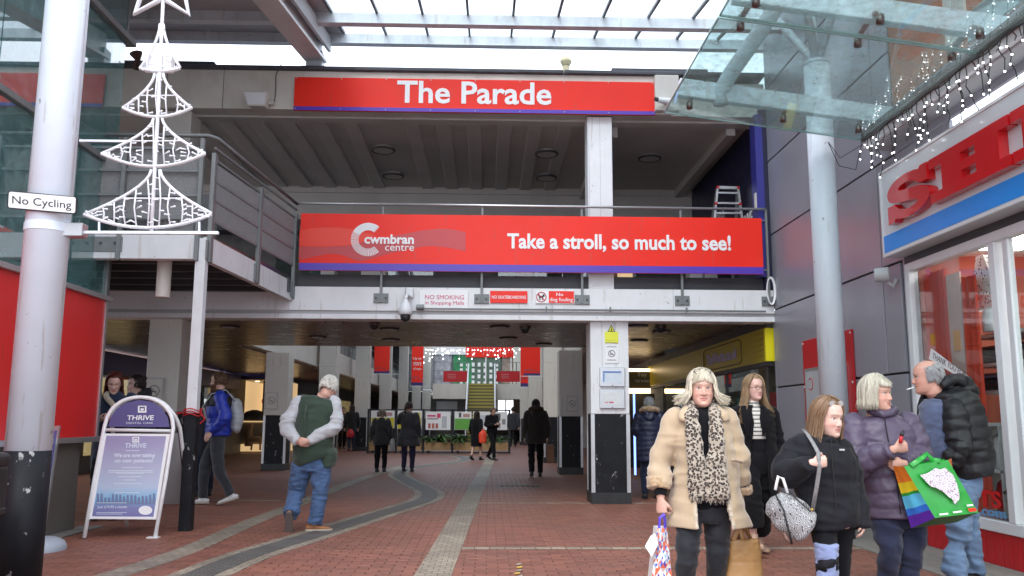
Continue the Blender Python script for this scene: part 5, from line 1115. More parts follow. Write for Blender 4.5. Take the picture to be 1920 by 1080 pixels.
pst = thing('poster_stand', 'grey framed purple poster stand on a rounded grey base, half behind the white pole', 'sign', PZ(85, 1010))
Yq = PZ(85, 1012).y
A, B, C_, D = [PY(*p, Yq) for p in ((20, 985), (84, 986), (112, 798), (50, 800))]
mb = MB(); mb.prism([A, B, C_, D], (0, .03, 0)); mb.build('frame', M['alu'], pst, recalc=True)
ce = (A+B+C_+D)/4; mb = MB(); mb.prism([ce+(q-ce)*.90+Vector((0, -.003, 0)) for q in (A, B, C_, D)], (0, .002, 0)); mb.build('poster', mat('violet_poster', (.13, .12, .32), .3, var=.1), pst, recalc=True)
for bd, xx, yy_ in (('W', 84, 843), ('NT', 82, 857)): O = PY(xx, yy_, Yq-.006); text('lettering', bd, M['lightgrey'], O, (.055 if bd == 'W' else .09, 0, 0), (0, 0, .05), pst, thick=.001)
MB().box((A.x+.2, Yq, .05), (A.x+.26, Yq+.04, A.z+.02)).build('leg', M['alu'], pst)
c = PZ(80, 1032); MB().tube([(c.x-.35, c.y+.0, .0), (c.x-.35, c.y, .07), (c.x-.30, c.y, .11)], [(.1, .1), (.1, .1), (.05, .05)], 12)
bs = MB(); nn = 28
prof = [(1.0, 0), (1.0, .03), (.93, .08), (.7, .115), (.3, .13)]
vs = []; fs = []
for i, (k, z) in enumerate(prof):
    for j in range(nn): t = 2*math.pi*j/nn; ct, s_t = math.cos(t), math.sin(t); vs.append((c.x-.15+.34*k*abs(ct)**.7*math.copysign(1, ct), c.y+.26*k*abs(s_t)**.8*math.copysign(1, s_t), z))
for i in range(len(prof)-1):
    for j in range(nn): fs.append((i*nn+j, i*nn+(j+1) % nn, (i+1)*nn+(j+1) % nn, (i+1)*nn+j))
fs.append(tuple((len(prof)-1)*nn+j for j in range(nn))); bs.add(vs, fs); bs.build('base', mat('grey_plastic', (.36, .40, .45), .45, var=.05), pst, smooth=True)

bn = thing('litter_bin', 'black plastic litter bin cut off at the left edge beside the white pole', 'bin', PY(-10, 1000, 5.0)); bx_ = PY(-12, 900, 5.0)
zc = PY(0, 852, 5.0).z; xr2 = PY(20, 900, 5.38).x
bpl = mat('bin_plastic', (.02, .021, .022), .4, var=.2, vscale=20)
boxpart('body', bpl, bn, (xr2-.5, 4.9, 0.02), (xr2-.01, 5.35, zc-.35), bevel=.05, seg=4)
boxpart('hood_side', bpl, bn, (xr2-.06, 4.9, zc-.33), (xr2, 5.35, zc-.08), bevel=.015, seg=2); boxpart('hood_top', bpl, bn, (xr2-.52, 4.87, zc-.09), (xr2+.005, 5.38, zc), bevel=.04, seg=4); boxpart('hood_back', bpl, bn, (xr2-.5, 5.2, zc-.34), (xr2-.07, 5.33, zc-.1))
boxpart('rim', bpl, bn, (xr2-.51, 4.89, zc-.36), (xr2+.005, 5.36, zc-.32), bevel=.01)
# ================================================================ THE FAR MALL BEYOND THE PASSAGE
fm = thing('far_mall_building', 'two storey mall buildings with cream balconies beyond the covered passage', 'building', (0, 50, 0))
# left balcony band and what lies under it
boxpart('balcony_band', M['cream'], fm, (-5.95, 19.81, 3.02), (-5.72, 75, 3.80), bevel=.01)
boxpart('balcony_ceiling', M['bronze'], fm, (-10, 19.81, 2.98), (-5.951, 75, 3.1))
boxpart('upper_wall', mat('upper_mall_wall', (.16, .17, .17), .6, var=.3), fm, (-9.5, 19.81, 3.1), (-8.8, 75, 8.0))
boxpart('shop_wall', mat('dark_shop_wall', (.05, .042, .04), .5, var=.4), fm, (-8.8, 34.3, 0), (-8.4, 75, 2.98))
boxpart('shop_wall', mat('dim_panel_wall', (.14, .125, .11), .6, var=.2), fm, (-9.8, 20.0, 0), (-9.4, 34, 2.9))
boxpart('band_roof', M['roofdark'], fm, (-9.5, 19.81, 6.5), (-5.2, 75, 6.8))
# right
boxpart('balcony_band', M['cream'], fm, (2.32, 19.81, 3.02), (2.55, 75, 3.80), bevel=.01)
boxpart('balcony_ceiling', M['bronze'], fm, (2.551, 19.81, 2.98), (6, 75, 3.1))
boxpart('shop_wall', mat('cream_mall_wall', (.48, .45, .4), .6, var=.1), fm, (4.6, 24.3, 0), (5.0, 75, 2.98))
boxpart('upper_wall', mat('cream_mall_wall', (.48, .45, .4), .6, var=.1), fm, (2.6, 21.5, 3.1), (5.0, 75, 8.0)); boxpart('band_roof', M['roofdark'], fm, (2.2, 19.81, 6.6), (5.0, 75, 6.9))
for y in range(24, 74, 4): boxpart('wall_joint', M['lightgrey'], fm, (2.595, y, 3.85), (2.605, y+.04, 6.6))
boxpart('dimming_mall_roof', M['dimroof'], fm, (-9, 20.2, 8.6), (5, 62, 8.65))  # out of view, added to darken the far mall
for y in range(21, 62, 3): boxpart('added_roof_beam', M['whitesteel'], fm, (-9, y, 8.4), (5, y+.15, 8.6))  # unseen beams carrying that added roof
# balcony railings
for x in (-5.8, 2.45):
    r = thing('balcony_railing', 'grey railing on the %s first floor balcony of the far mall' % ('left' if x < 0 else 'right'), 'railing', (x, 40, 3.8))
    for z in (4.1, 4.35, 4.7): MB().box((x-.02, 20, z), (x+.02, 74, z+.03)).build('rail_bar', M['greymetal'], r)
    for y in range(21, 74, 2): boxpart('post', M['greymetal'], r, (x-.025, y, 3.8), (x+.025, y+.05, 4.7))
    boxpart('mesh_panel', M['mesh'], r, (x-.008, 20, 3.85), (x+.008, 74, 4.30))
# shop openings on the left under the balcony
for i, (y0, m_) in enumerate(((36, 'darkgrey'), (42, 'lightgrey'), (49, 'warm'), (57, 'lightgrey'))):
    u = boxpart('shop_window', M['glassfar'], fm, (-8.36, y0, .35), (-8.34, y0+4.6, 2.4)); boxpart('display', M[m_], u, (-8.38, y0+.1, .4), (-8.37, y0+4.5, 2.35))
    boxpart('window_frame', M['alu'], u, (-8.40, y0-.1, .2), (-8.33, y0, 2.5))
boxpart('shop_sign', M['black'], fm, (-8.39, 36, 2.42), (-8.30, 48, 2.9)); boxpart('red_doorframe', M['redboard'], fm, (-8.35, 40.3, 0.3), (-8.28, 41.6, 2.35))
O = PY(568, 712, 39.0); text('shop_lettering', 'Brow Bar', M['lamp'], (O.x, 39.0, O.z), (.55, 0, 0), (0, 0, .28), fm); 
# frontal unit at the far left and the warm lit shop
boxpart('unit_front', mat('dim_unit', (.12, .10, .085), .6, var=.2), fm, (-14, 19.9, 0), (-9.41, 20.1, 2.9)); boxpart('unit_sign', M['navy'], fm, (-14, 19.8, 2.38), (-9.45, 19.89, 2.88))
for (x0, x1) in ((-12.2, -10.9), (-10.8, -9.75)):
    u = boxpart('unit_window', M['glassfar'], fm, (x0, 19.83, .5), (x1, 19.85, 2.3)); boxpart('display', M['warm'], u, (x0, 19.87, .5), (x1, 19.88, 2.3))
    for k in range(9): boxpart('blind_slat', M['cream'], u, (x0, 19.86, 1.3+k*.11), (x1, 19.868, 1.36+k*.11))
for y0 in (20.6, 23.4, 26.2, 29): 
    u = boxpart('shop_window', M['glassfar'], fm, (-9.37, y0, .35), (-9.36, y0+2.4, 2.3)); boxpart('display', M['warm' if y0 < 22 else 'lightgrey'], u, (-9.39, y0+.1, .4), (-9.38, y0+2.3, 2.25))
boxpart('side_sign', M['purple'], fm, (-9.40, 21, 2.36), (-9.33, 33, 2.86))
# warm shop: a lit recess
ws = thing('lit_shop', 'small warmly lit shop at the end of the left aisle with a dark counter', 'shop', (-9, 34, 0))
sx0, sx1 = PY(444, 780, 33.4).x, PY(512, 780, 33.4).x
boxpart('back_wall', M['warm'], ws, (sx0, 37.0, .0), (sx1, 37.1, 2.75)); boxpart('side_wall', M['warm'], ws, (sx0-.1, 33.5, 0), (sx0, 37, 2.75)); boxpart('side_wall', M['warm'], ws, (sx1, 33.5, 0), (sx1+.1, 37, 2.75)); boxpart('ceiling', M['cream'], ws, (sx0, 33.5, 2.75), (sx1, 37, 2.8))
boxpart('frame', M['black'], ws, (sx0-.12, 33.36, 0), (sx0+.02, 33.5, 2.75)); boxpart('sign_box', M['purple'], ws, (sx0-1.6, 33.3, 2.78), (sx1, 33.4, 3.28)); boxpart('front_beam', M['bronze'], ws, (sx0-1.5, 33.38, 2.76), (sx1, 33.5, 3.3))
text('shop_lettering', 'claire', mat('violet_letters', (.22, .12, .4), .4), (sx0+.25, 33.29, 2.92), (.85, 0, 0), (0, 0, .2), ws)
for k in (.4, .9): MB().cyl((sx0+k, 34.6, 2.745), (sx0+k, 34.6, 2.73), .09, 10).build('ceiling_lamp', M['lampwarm'], ws)
boxpart('counter', mat('counter_cream', (.30, .26, .2), .6), ws, (sx0+.05, 33.8, .0), (sx1-.35, 34.3, 1.15)); boxpart('counter_top', M['warm'], ws, (sx0+.05, 33.75, 1.15), (sx1-.35, 34.35, 1.2))
MB().tube([(sx0+.5, 34.0, 1.2), (sx0+.5, 34.0, 1.4), (sx0+.5, 34.0, 1.55), (sx0+.5, 34.0, 1.62)], [(.5, .1), (.47, .1), (.33, .1), (.1, .05)], 16, side=(1, 0, 0)).build('arched_panel', M['black'], ws)
boxpart('warm_strip', M['warm'], ws, (sx0+.05, 33.72, .05), (sx1-.35, 33.79, .32))
MB().tube([(sx0+.42, 33.7, .25), (sx0+.42, 33.7, .6), (sx0+.42, 33.7, .9)], [.16, .14, .12], 10).build('poster_figure', mat('poster_tan', (.3, .2, .12), .6), ws, smooth=True); MB().sphere((sx0+.42, 33.72, .98), (.13, .04, .16), 12, 8).build('poster_face', mat('poster_face', (.5, .33, .24), .6), ws, smooth=True)
dm = MB(); dm.tube([(sx0+.42, 33.68, .5), (sx0+.9, 33.68, .52)], [.12, .12], 10); dm.sphere((sx0+.98, 33.68, .68), (.14, .06, .12), 10, 8); dm.tube([(sx0+.55, 33.68, .5), (sx0+.53, 33.68, .1)], .04, 6); dm.tube([(sx0+.85, 33.68, .5), (sx0+.87, 33.68, .1)], .04, 6); dm.build('poster_dog', mat('poster_dog', (.33, .22, .12), .7), ws, smooth=True)
for k, (dx, z, c) in enumerate(((.35, 2.0, (.5, .08, .12)), (.55, 1.8, (.5, .2, .2)), (.5, 1.5, (.6, .4, .35)), (.9, 1.65, (.2, .1, .08)))): MB().sphere((sx0+dx, 36.4, z), (.22, .1, .2), 10, 6).build('stock', mat('stock%d' % k, c, .7), ws, smooth=True)

# yellow shop on the right of the passage
yl = thing('yellow_shop', 'bookshop front with a long yellow fascia on the right of the passage', 'shop', (4.45, 18, 0))
XY = 4.42
boxpart('fascia', M['yellow'], yl, (XY, 13.62, 2.20), (XY+.2, 23.9, 2.74), bevel=.004); boxpart('fascia_top', M['darkgrey'], yl, (XY+.02, 13.6, 2.741), (XY+.2, 23.9, 2.895))
boxpart('fascia_lip', M['darkgrey'], yl, (XY+.005, 13.62, 2.13), (XY+.2, 23.9, 2.199))
boxpart('fascia_end', mat('bright_yellow', (.75, .66, .01), .35), yl, (XY-.03, 13.55, 2.2), (XY+.15, 13.619, 2.72))
ff = MB(); pts = []; y0, y1 = 17.6, 14.95
for (cy, cz_, a0_) in ((y1+.08, 2.62, -90), (y1+.08, 2.28, 180), (y0-.08, 2.28, 90), (y0-.08, 2.62, 0)): pass
ff.tube([(XY-.004, y0, 2.3), (XY-.004, y0, 2.62), (XY-.004, y0-.12, 2.68), (XY-.004, y1+.12, 2.68), (XY-.004, y1, 2.62), (XY-.004, y1, 2.3), (XY-.004, y1+.12, 2.26), (XY-.004, y0-.12, 2.26), (XY-.004, y0, 2.3)], .012, 6); ff.build('sign_outline', mat('dark_olive', (.12, .10, .01), .5), yl)
text('shop_lettering', 'TheWorks.co.uk', mat('lilac_letters', (.42, .38, .66), .35), (XY-.012, 17.35, 2.36), (0, -2.15, 0), (0, 0, .2), yl, bold=.02)
for r_ in range(5):
    for k in range(7):
        s_ = .045*(1-k/8)
        MB().prism([(XY-.003, 13.75+k*.12, 2.28+r_*.09), (XY-.003, 13.75+k*.12+s_*2, 2.28+r_*.09+s_*.4), (XY-.003, 13.75+k*.12, 2.28+r_*.09+s_)], (.002, 0, 0)).build('pattern_tick', mat('olive_tick', (.2, .17, .02), .5) if not (r_ or k) else bpy.data.materials['olive_tick'], yl)
for (a, b) in ((13.7, 16.1), (16.15, 18.5), (19.6, 22.0)):
    boxpart('glass_pane', M['glassfar'], yl, (XY+.05, a, .3), (XY+.06, b, 2.12)); boxpart('window_frame', M['darkgrey'], yl, (XY+.03, b, .0), (XY+.1, b+.05, 2.13))
boxpart('kick_panel', M['darkgrey'], yl, (XY+.04, 13.6, 0), (XY+.1, 23.9, .3))
boxpart('inner_wall', mat('inner_shop_wall', (.30, .34, .32), .7, var=.2), yl, (8.5, 13.6, 0), (8.6, 24, 2.8)); boxpart('inner_front', mat('inner_shop_wall2', (.26, .28, .27), .7, var=.3), yl, (4.6, 23.9, 0), (8.6, 24.0, 2.8)); boxpart('inner_ceiling', M['cream'], yl, (4.6, 13.6, 2.8), (8.6, 24, 2.9)); boxpart('inner_near', M['darkgrey'], yl, (4.9, 13.5, 0), (8.6, 13.6, 2.8))
for y in (15, 17.5, 20): 
    for x in (5.6, 7.2): boxpart('ceiling_lamp', M['lamp'], yl, (x-.3, y-.12, 2.77), (x+.3, y+.12, 2.8))
for k, (y, z0, z1, x, c) in enumerate(((14.3, 1.0, 1.75, 4.9, (.5, .04, .05)), (14.8, .6, 1.3, 5.3, (.2, .3, .1)), (15.6, 1.2, 1.7, 4.7, (.36, .62, .55)), (17.2, .4, 1.9, 4.7, (.30, .48, .08)), (18.0, .5, 1.5, 4.75, (.5, .55, .2)), (13.95, 1.3, 2.0, 5.2, (.05, .25, .08)), (20.5, .5, 1.8, 4.8, (.1, .12, .5)))):
    boxpart('display_panel', mat('display%d' % k, c, .5, var=.2), yl, (x, y, z0), (x+.03, y+.75, z1))
bs = thing('lit_sign', 'olive box sign with white letters between two warm light strips behind the front pillar', 'sign', (3.9, 23.6, 2.2))
A = PY(1188, 728, 23.6); B = PY(1219, 697, 23.6)
boxpart('board', mat('olive_board', (.10, .085, .02), .4), bs, (A.x-.5, 23.6, A.z), (B.x, 23.7, B.z)); boxpart('light_strip', M['lampwarm'], bs, (A.x-.5, 23.58, B.z+.01), (B.x, 23.7, B.z+.08)); boxpart('light_strip', M['lampwarm'], bs, (A.x-.5, 23.58, A.z-.13), (B.x, 23.7, A.z-.01))
O = PY(1195, 708, 23.58); text('lettering', 'Toy', M['signwhite'], (O.x, 23.59, O.z), (.26, 0, 0), (0, 0, .14), bs); O = PY(1191, 717, 23.58); text('lettering', 'THE WORKS', M['signwhite'], (O.x, 23.59, O.z), (.40, 0, 0), (0, 0, .07), bs)
boxpart('dark_front', M['joint'], bs, (3.7, 23.9, 0), (4.6, 24, 2.0)); 
bt = thing('light_column', 'thin vertical blue white LED column beside the front pillar', 'light', (3.2, 20, 0)); q = PY(1190, 800, 19.0)
boxpart('tube', mat('blue_led', (.2, .3, .8), .4, emit=(.25, .4, 1), estr=1.5), bt, (q.x-.02, 19.0, .1), (q.x+.02, 19.04, 1.85))

# ---- deck, stairs and shop fronts closing the view
DY = 49.0; DZ = 3.3
dk = thing('far_deck', 'raised far deck with cream edge, crossing the end of the mall', 'walkway', (0, DY, DZ))
boxpart('deck_edge', M['cream'], dk, (-3.1, DY, DZ-.85), (-1.12, DY+.3, DZ)); boxpart('deck_edge', M['cream'], dk, (.36, DY, DZ-.85), (4.6, DY+.3, DZ)); boxpart('deck_slab', M['cream'], dk, (-3.1, DY+.3, DZ-.6), (4.6, 61.7, DZ-.05))
boxpart('back_wall_lower', mat('dim_back', (.10, .095, .09), .7, var=.3), dk, (-9, 63, 0), (5, 63.3, DZ))
for (x0, x1, z0, z1) in ((.75, 1.25, 1.6, 2.7), (1.35, 2.5, 1.6, 2.7), (-3.7, -2.2, 1.6, 2.6)): boxpart('bright_opening', M['dayglow' if x0 > 0 else 'lightgrey'], dk, (x0, 62.9, z0), (x1, 62.98, z1))
boxpart('upper_front', mat('upper_front', (.14, .15, .16), .5, var=.2), dk, (-9, 62.0, DZ), (5, 62.3, 8.5))
pan = [(-5.6, -4.2, (.55, .60, .66), 0), (-4.1, -2.6, (.38, .38, .43), 1), (-2.5, -1.1, (.04, .24, .10), 0), (-1.0, .9, (.10, .16, .12), 0), (1.0, 3.2, (.30, .24, .20), 0), (3.3, 4.4, (.42, .47, .45), 0)]
for k, (x0, x1, c, e) in enumerate(pan): boxpart('shop_panel', mat('front_panel%d' % k, c, .5, var=.4, vscale=4), dk, (x0, 61.9, DZ+.05), (x1, 61.98, 5.9))
rw = random.Random(8)
for r_ in range(4):
    for k in range(7): boxpart('price_card', M['signwhite'], dk, (-2.0+k*.42, 61.85, DZ+.5+r_*.42), (-2.0+k*.42+.2, 61.89, DZ+.5+r_*.42+rw.choice((.2, .28))))
boxpart('red_fascia', M['red'], dk, (-1.6, 61.8, 5.72), (4, 61.89, 6.5)); boxpart('cream_fascia', M['signwhite'], dk, (-6, 61.8, 5.9), (-1.6, 61.89, 6.5))
for x in (-5.0, -.2, 1.6): boxpart('window_mullion', M['signwhite'], dk, (x, 61.8, DZ), (x+.08, 61.84, 5.8))
fr = thing('deck_railing', 'grey railing with two dark red panels along the far deck', 'railing', (0, DY, DZ))
for z in (3.55, 4.0, 4.5): MB().box((-3.1, DY-.02, z), (-1.15, DY+.02, z+.03)).build('rail_bar', M['greymetal'], fr); MB().box((.42, DY-.02, z), (3, DY+.02, z+.03)).build('rail_bar', M['greymetal'], fr)
for x in (-3.05, -2.1, -1.15, .42, 1.6, 2.8): boxpart('post', M['greymetal'], fr, (x-.03, DY-.03, DZ), (x+.03, DY+.03, 4.53))
for k, (a, b) in enumerate(((831, 876), (931, 976))):
    A = PY(a, 716, DY-.05); B = PY(b, 696, DY-.05); t = thing('deck_banner', 'dark red banner panel on the far deck railing %s of the stairs' % ('left' if k == 0 else 'right'), 'banner', A); boxpart('panel', M['redboard'], t, (A.x, DY-.06, A.z), (B.x, DY-.04, B.z))
    for q in range(3): boxpart('print_line', mat('pink_print', (.5, .2, .2), .5), t, (A.x+.25, DY-.064, B.z-.2-q*.1), (A.x+.7, DY-.061, B.z-.17-q*.1))
stt = thing('staircase', 'steep far staircase with yellow nosings and white side handrails', 'staircase', (-.35, 45, 0))
ns = 18; ysr = mat('stair_tread', (.10, .09, .06), .7); yn = mat('yellow_nosing', (.36, .30, .06), .6)
for k in range(ns):
    z = DZ*(k+1)/ns; y = 43.6+k*.3; boxpart('step', ysr, stt, (-1.05, y, z-.18), (.33, y+.34, z)); boxpart('nosing', yn, stt, (-1.05, y-.012, z-.10), (.33, y-.001, z+.004))
for x in (-1.10, .38):
    MB().beam((x, 43.5, .1), (x, DY, DZ), .06, .3).build('string', M['greymetal'], stt); MB().tube([(x, 43.2, .95), (x, DY-.1, DZ+1.1), (x, DY+.4, DZ+1.1)], .045, 8).build('handrail', M['pvc'], stt, smooth=True)
    for k in range(6): y = 43.5+k*1.05; z = (y-43.5)/5.5*DZ; boxpart('baluster', M['pvc'], stt, (x-.02, y, z), (x+.02, y+.04, z+1.05))
# red banners hanging between the pillars
def hang(px0, py0, px1, py1, Y, lab, words=None):
    A = PY(px0, py1, Y); B = PY(px1, py0, Y); t = thing('hanging_banner', lab, 'banner', (A.x, Y, A.z), 0, 'red banners hanging in the far mall'); boxpart('cloth', M['red'], t, (A.x, Y, A.z), (B.x, Y+.03, B.z+1.2)); boxpart('violet_hem', mat('deep_violet', (.04, .03, .16), .5) if 'deep_violet' not in bpy.data.materials else bpy.data.materials['deep_violet'], t, (A.x, Y-.01, A.z), (B.x, Y-.002, A.z+(B.z-A.z)*.10))
    n = 9; mb = MB(); Wd = B.x-A.x; hz = (B.z-A.z)
    up = [(A.x+Wd*i/n, Y-.006, A.z+hz*(.24+.05*math.sin(i/n*5))) for i in range(n+1)]; lo = [(p[0], p[1], p[2]-hz*.06*(1+math.sin(p[0]*9)*.4)) for p in up]
    mb.add(up+lo, [(i, n+1+i, n+2+i, i+1) for i in range(n)]); mb.build('wave', M['reddark'], t)
    boxpart('rod', M['pvc'], t, (A.x-.1, Y-.02, A.z-.04), (B.x+.35, Y+.02, A.z-.015))
    if words:
        for i, wd_ in enumerate(words): O = PY(px0+4, 676+i*9.5, Y); E_ = PY(px1-4, 676+i*9.5, Y); T_ = PY(px0+4, 669.5+i*9.5, Y); text('lettering', wd_, M['signwhite'], (O.x, Y-.008, O.z), (E_.x-O.x, 0, 0), (0, 0, T_.z-O.z), t, thick=.001)
hang(701, 661, 731, 700, 36, 'red banner with violet hem nearest the left side of the far mall'); hang(771, 661, 794, 723, 46, 'long red banner with the words Up to more shops', ['Up to', 'more', 'shops'])
hang(982, 661, 1013, 704, 33, 'red banner on the right side of the far mall, nearer and wider one'); hang(976, 661, 999, 725, 42, 'red banner on the right side, longer one behind the wider one')
# curtain of lights high in the mall
il = thing('curtain_lights', 'curtain of white fairy lights hanging across the far mall', 'fairy lights', (0, 44, 5)); wi = MB(); k = 0; bm_ = MB().sphere((0, 0, 0), .026, 6, 4).mesh('bulb', M['bulb'], smooth=True)
x = PY(797, 660, 44).x
while x < PY(976, 660, 44).x:
    L = rw.uniform(.15, .9)*(1.3 if x < -2.8 else .8); zt0 = 4.85; wi.tube([(x, 44, zt0+.3), (x+rw.uniform(-.05, .05), 44, zt0-L)], .006, 4)
    for q in range(max(1, int(L/.2))):
        if k < 150: o = bpy.data.objects.new('bulb', bm_); COL.objects.link(o); o.parent = il; o.location = Vector((x+rw.uniform(-.06, .06), 43.98, zt0-q*.2-rw.uniform(0, .12)))-il.location; k += 1
    x += rw.uniform(.09, .2)
wi.tube([(-6, 44, 5.15), (2.5, 44, 5.15)], .012, 5); wi.build('wire', M['pvc'], il)
# small lamp camera on the left row
t = thing('security_camera', 'small white dome camera on a bracket on the far left pillar row', 'camera', PY(812, 738, 55)); c = PY(812, 740, 50); MB().sphere((c.x, 50, c.z), (.16, .16, .13), 12, 8).build('dome', M['signwhite'], t, smooth=True); MB().tube([(c.x-.6, 50, c.z+.25), (c.x-.1, 50, c.z+.25), (c.x, 50, c.z+.1)], .04, 6).build('bracket', M['signwhite'], t)

# ---- planter screens
Yp2 = 33.8
pk = thing('planter_screen', 'black framed planter screen with posters, ferns and pine boxes', 'planter', (-1.8, Yp2, 0))
xsP = [PY(p, 850, Yp2).x for p in (689, 742, 793, 848, 955)]
ztop = PY(800, 767, Yp2).z; zp = PY(800, 806, Yp2).z; 
for x in xsP: boxpart('post', M['black'], pk, (x-.04, Yp2-.04, 0), (x+.04, Yp2+.04, ztop))
for z in (ztop-.06, .62, .16, .02): boxpart('rail', M['black'], pk, (xsP[0], Yp2-.03, z), (xsP[-1], Yp2+.03, z+.05))
for i in range(4):
    a, b = xsP[i]+.06, xsP[i+1]-.06
    boxpart('wood_box', M['wood'], pk, (a, Yp2-.12, .12), (b, Yp2+.4, .42), bevel=.01)
    boxpart('soil', M['joint'], pk, (a+.03, Yp2-.06, .42), (b-.03, Yp2+.36, .43))
    boxpart('caster', M['black'], pk, (a+.1, Yp2-.05, 0), (a+.2, Yp2+.05, .1))
def poster(i0, px0, px1, py0, py1, fields, label):
    A = PY(px0, py1, Yp2-.07); B = PY(px1, py0, Yp2-.07); t = thing('poster', label, 'poster', A); boxpart('board', M['signwhite'], t, (A.x, Yp2-.07, A.z), (B.x, Yp2-.05, B.z))
    for (u0, v0, u1, v1, c) in fields: boxpart('print_field', mat('print_%d' % len(bpy.data.materials), c, .5), t, (A.x+(B.x-A.x)*u0, Yp2-.078, A.z+(B.z-A.z)*v0), (A.x+(B.x-A.x)*u1, Yp2-.0715, A.z+(B.z-A.z)*v1))
poster(0, 695, 740, 770, 803, [(.02, .02, .98, .6, (.62, .52, .02)), (.25, .66, .35, .95, (.1, .1, .1)), (.5, .7, .9, .9, (.5, .3, .3))], 'yellow and white poster on the planter screen, far left one')
poster(1, 745, 791, 770, 804, [(.02, .02, .98, .55, (.62, .52, .02)), (.3, .7, .7, .9, (.4, .3, .35)), (.8, .1, .95, .9, (.66, .58, .1))], 'yellow poster on the planter screen behind the taller woman')
poster(2, 798, 845, 772, 806, [(.06, .72, .4, .82, (.6, .08, .2)), (.45, .66, .6, .9, (.65, .06, .15)), (.06, .58, .5, .64, (.3, .2, .2)), (.1, .08, .2, .36, (.45, .12, .1)), (.25, .08, .35, .36, (.5, .14, .1)), (.4, .08, .5, .36, (.45, .12, .1)), (.65, .1, .85, .75, (.5, .52, .55))], 'white poster with pink words and three portraits on the planter screen')
poster(3, 852, 884, 772, 806, [(.02, .02, .98, .62, (.13, .38, .06)), (.25, .68, .4, .95, (.1, .1, .1)), (.5, .7, .9, .88, (.5, .3, .25))], 'green and white poster on the planter screen')
poster(4, 887, 951, 772, 806, [(.6, .5, .8, .9, (.12, .12, .12)), (.85, .3, .95, .6, (.3, .3, .3)), (.1, .2, .4, .8, (.55, .58, .6)), (.6, .1, .8, .4, (.35, .3, .28))], 'white poster with small dark pictures on the planter screen, right one')
# ferns: arching fronds made of leaflets
def fern(cx, cy, cz_, r, n, seed, name='fern', label=None):
    rf = random.Random(seed); mb = MB()
    for k in range(n):
        a = rf.uniform(0, 6.283); L = r*rf.uniform(.6, 1.2); el = rf.uniform(.6, 1.35); pts = []
        for q in range(7):
            t = q/6; pts.append(Vector((cx+math.cos(a)*L*t*math.cos(el*.6), cy+math.sin(a)*L*t*.5, cz_+L*(math.sin(el)*t-.75*t*t))))
        for q in range(6):
            p0, p1 = pts[q], pts[q+1]; d = (p1-p0).normalized(); s = d.cross(Vector((0, 0, 1))); s = s.normalized() if s.length > .01 else Vector((1, 0, 0)); w_ = r*.16*(1-q/7)
            for sg_ in (-1, 1): e = p0+s*sg_*w_+d*.02+Vector((0, 0, rf.uniform(-.02, .03))); mb.add([p0, p1, e], [(0, 1, 2)])
    o = mb.build(name, M['leaf'], None); tag(o, label, 'plant'); return o
for k, (px, lab) in enumerate(((712, 'small green fern in the first planter box on the left'), (765, 'low green fern in the second planter box'), (806, 'green fern at the left of the third planter box'), (826, 'large bright fern spilling over the third planter box'), (868, 'bright green fern in the fourth planter box'), (898, 'fern between the two walking people in the planter'), (936, 'dark green fern at the right end of the planter'))):
    c = PY(px, 835, Yp2+.1); fern(c.x, Yp2-.04, .44, .85 if k in (3, 4) else .62, 46, 30+k, label=lab)
# ================================================================ PEOPLE: BUILDERS
def skinmat(name='skin'):
    m = bpy.data.materials.new(name); m.use_nodes = True; n = m.node_tree.nodes; l = m.node_tree.links; b = n['Principled BSDF']
    at = n.new('ShaderNodeAttribute'); at.attribute_name = 'Col'; l.new(at.outputs['Color'], b.inputs['Base Color']); b.inputs['Roughness'].default_value = .48
    b.inputs['Subsurface Weight'].default_value = .12; b.inputs['Subsurface Radius'].default_value = (.012, .004, .002); b.inputs['Subsurface Scale'].default_value = .6
    tc = n.new('ShaderNodeTexCoord'); no = n.new('ShaderNodeTexNoise'); no.inputs['Scale'].default_value = 120; l.new(tc.outputs['Object'], no.inputs[0]); bp = n.new('ShaderNodeBump'); bp.inputs['Strength'].default_value = .12; bp.inputs['Distance'].default_value = .004; l.new(no.outputs[0], bp.inputs['Height']); l.new(bp.outputs[0], b.inputs['Normal'])
    return m
M['skin'] = skinmat()
def cloth(name, col, var=.12, rough=.85, sheen=.3, bump=.35, bscale=160, vscale=7, spec=.3):
    return mat(name, col, rough, var=var, vscale=vscale, bump=bump, bscale=bscale, sheen=sheen, spec=spec)
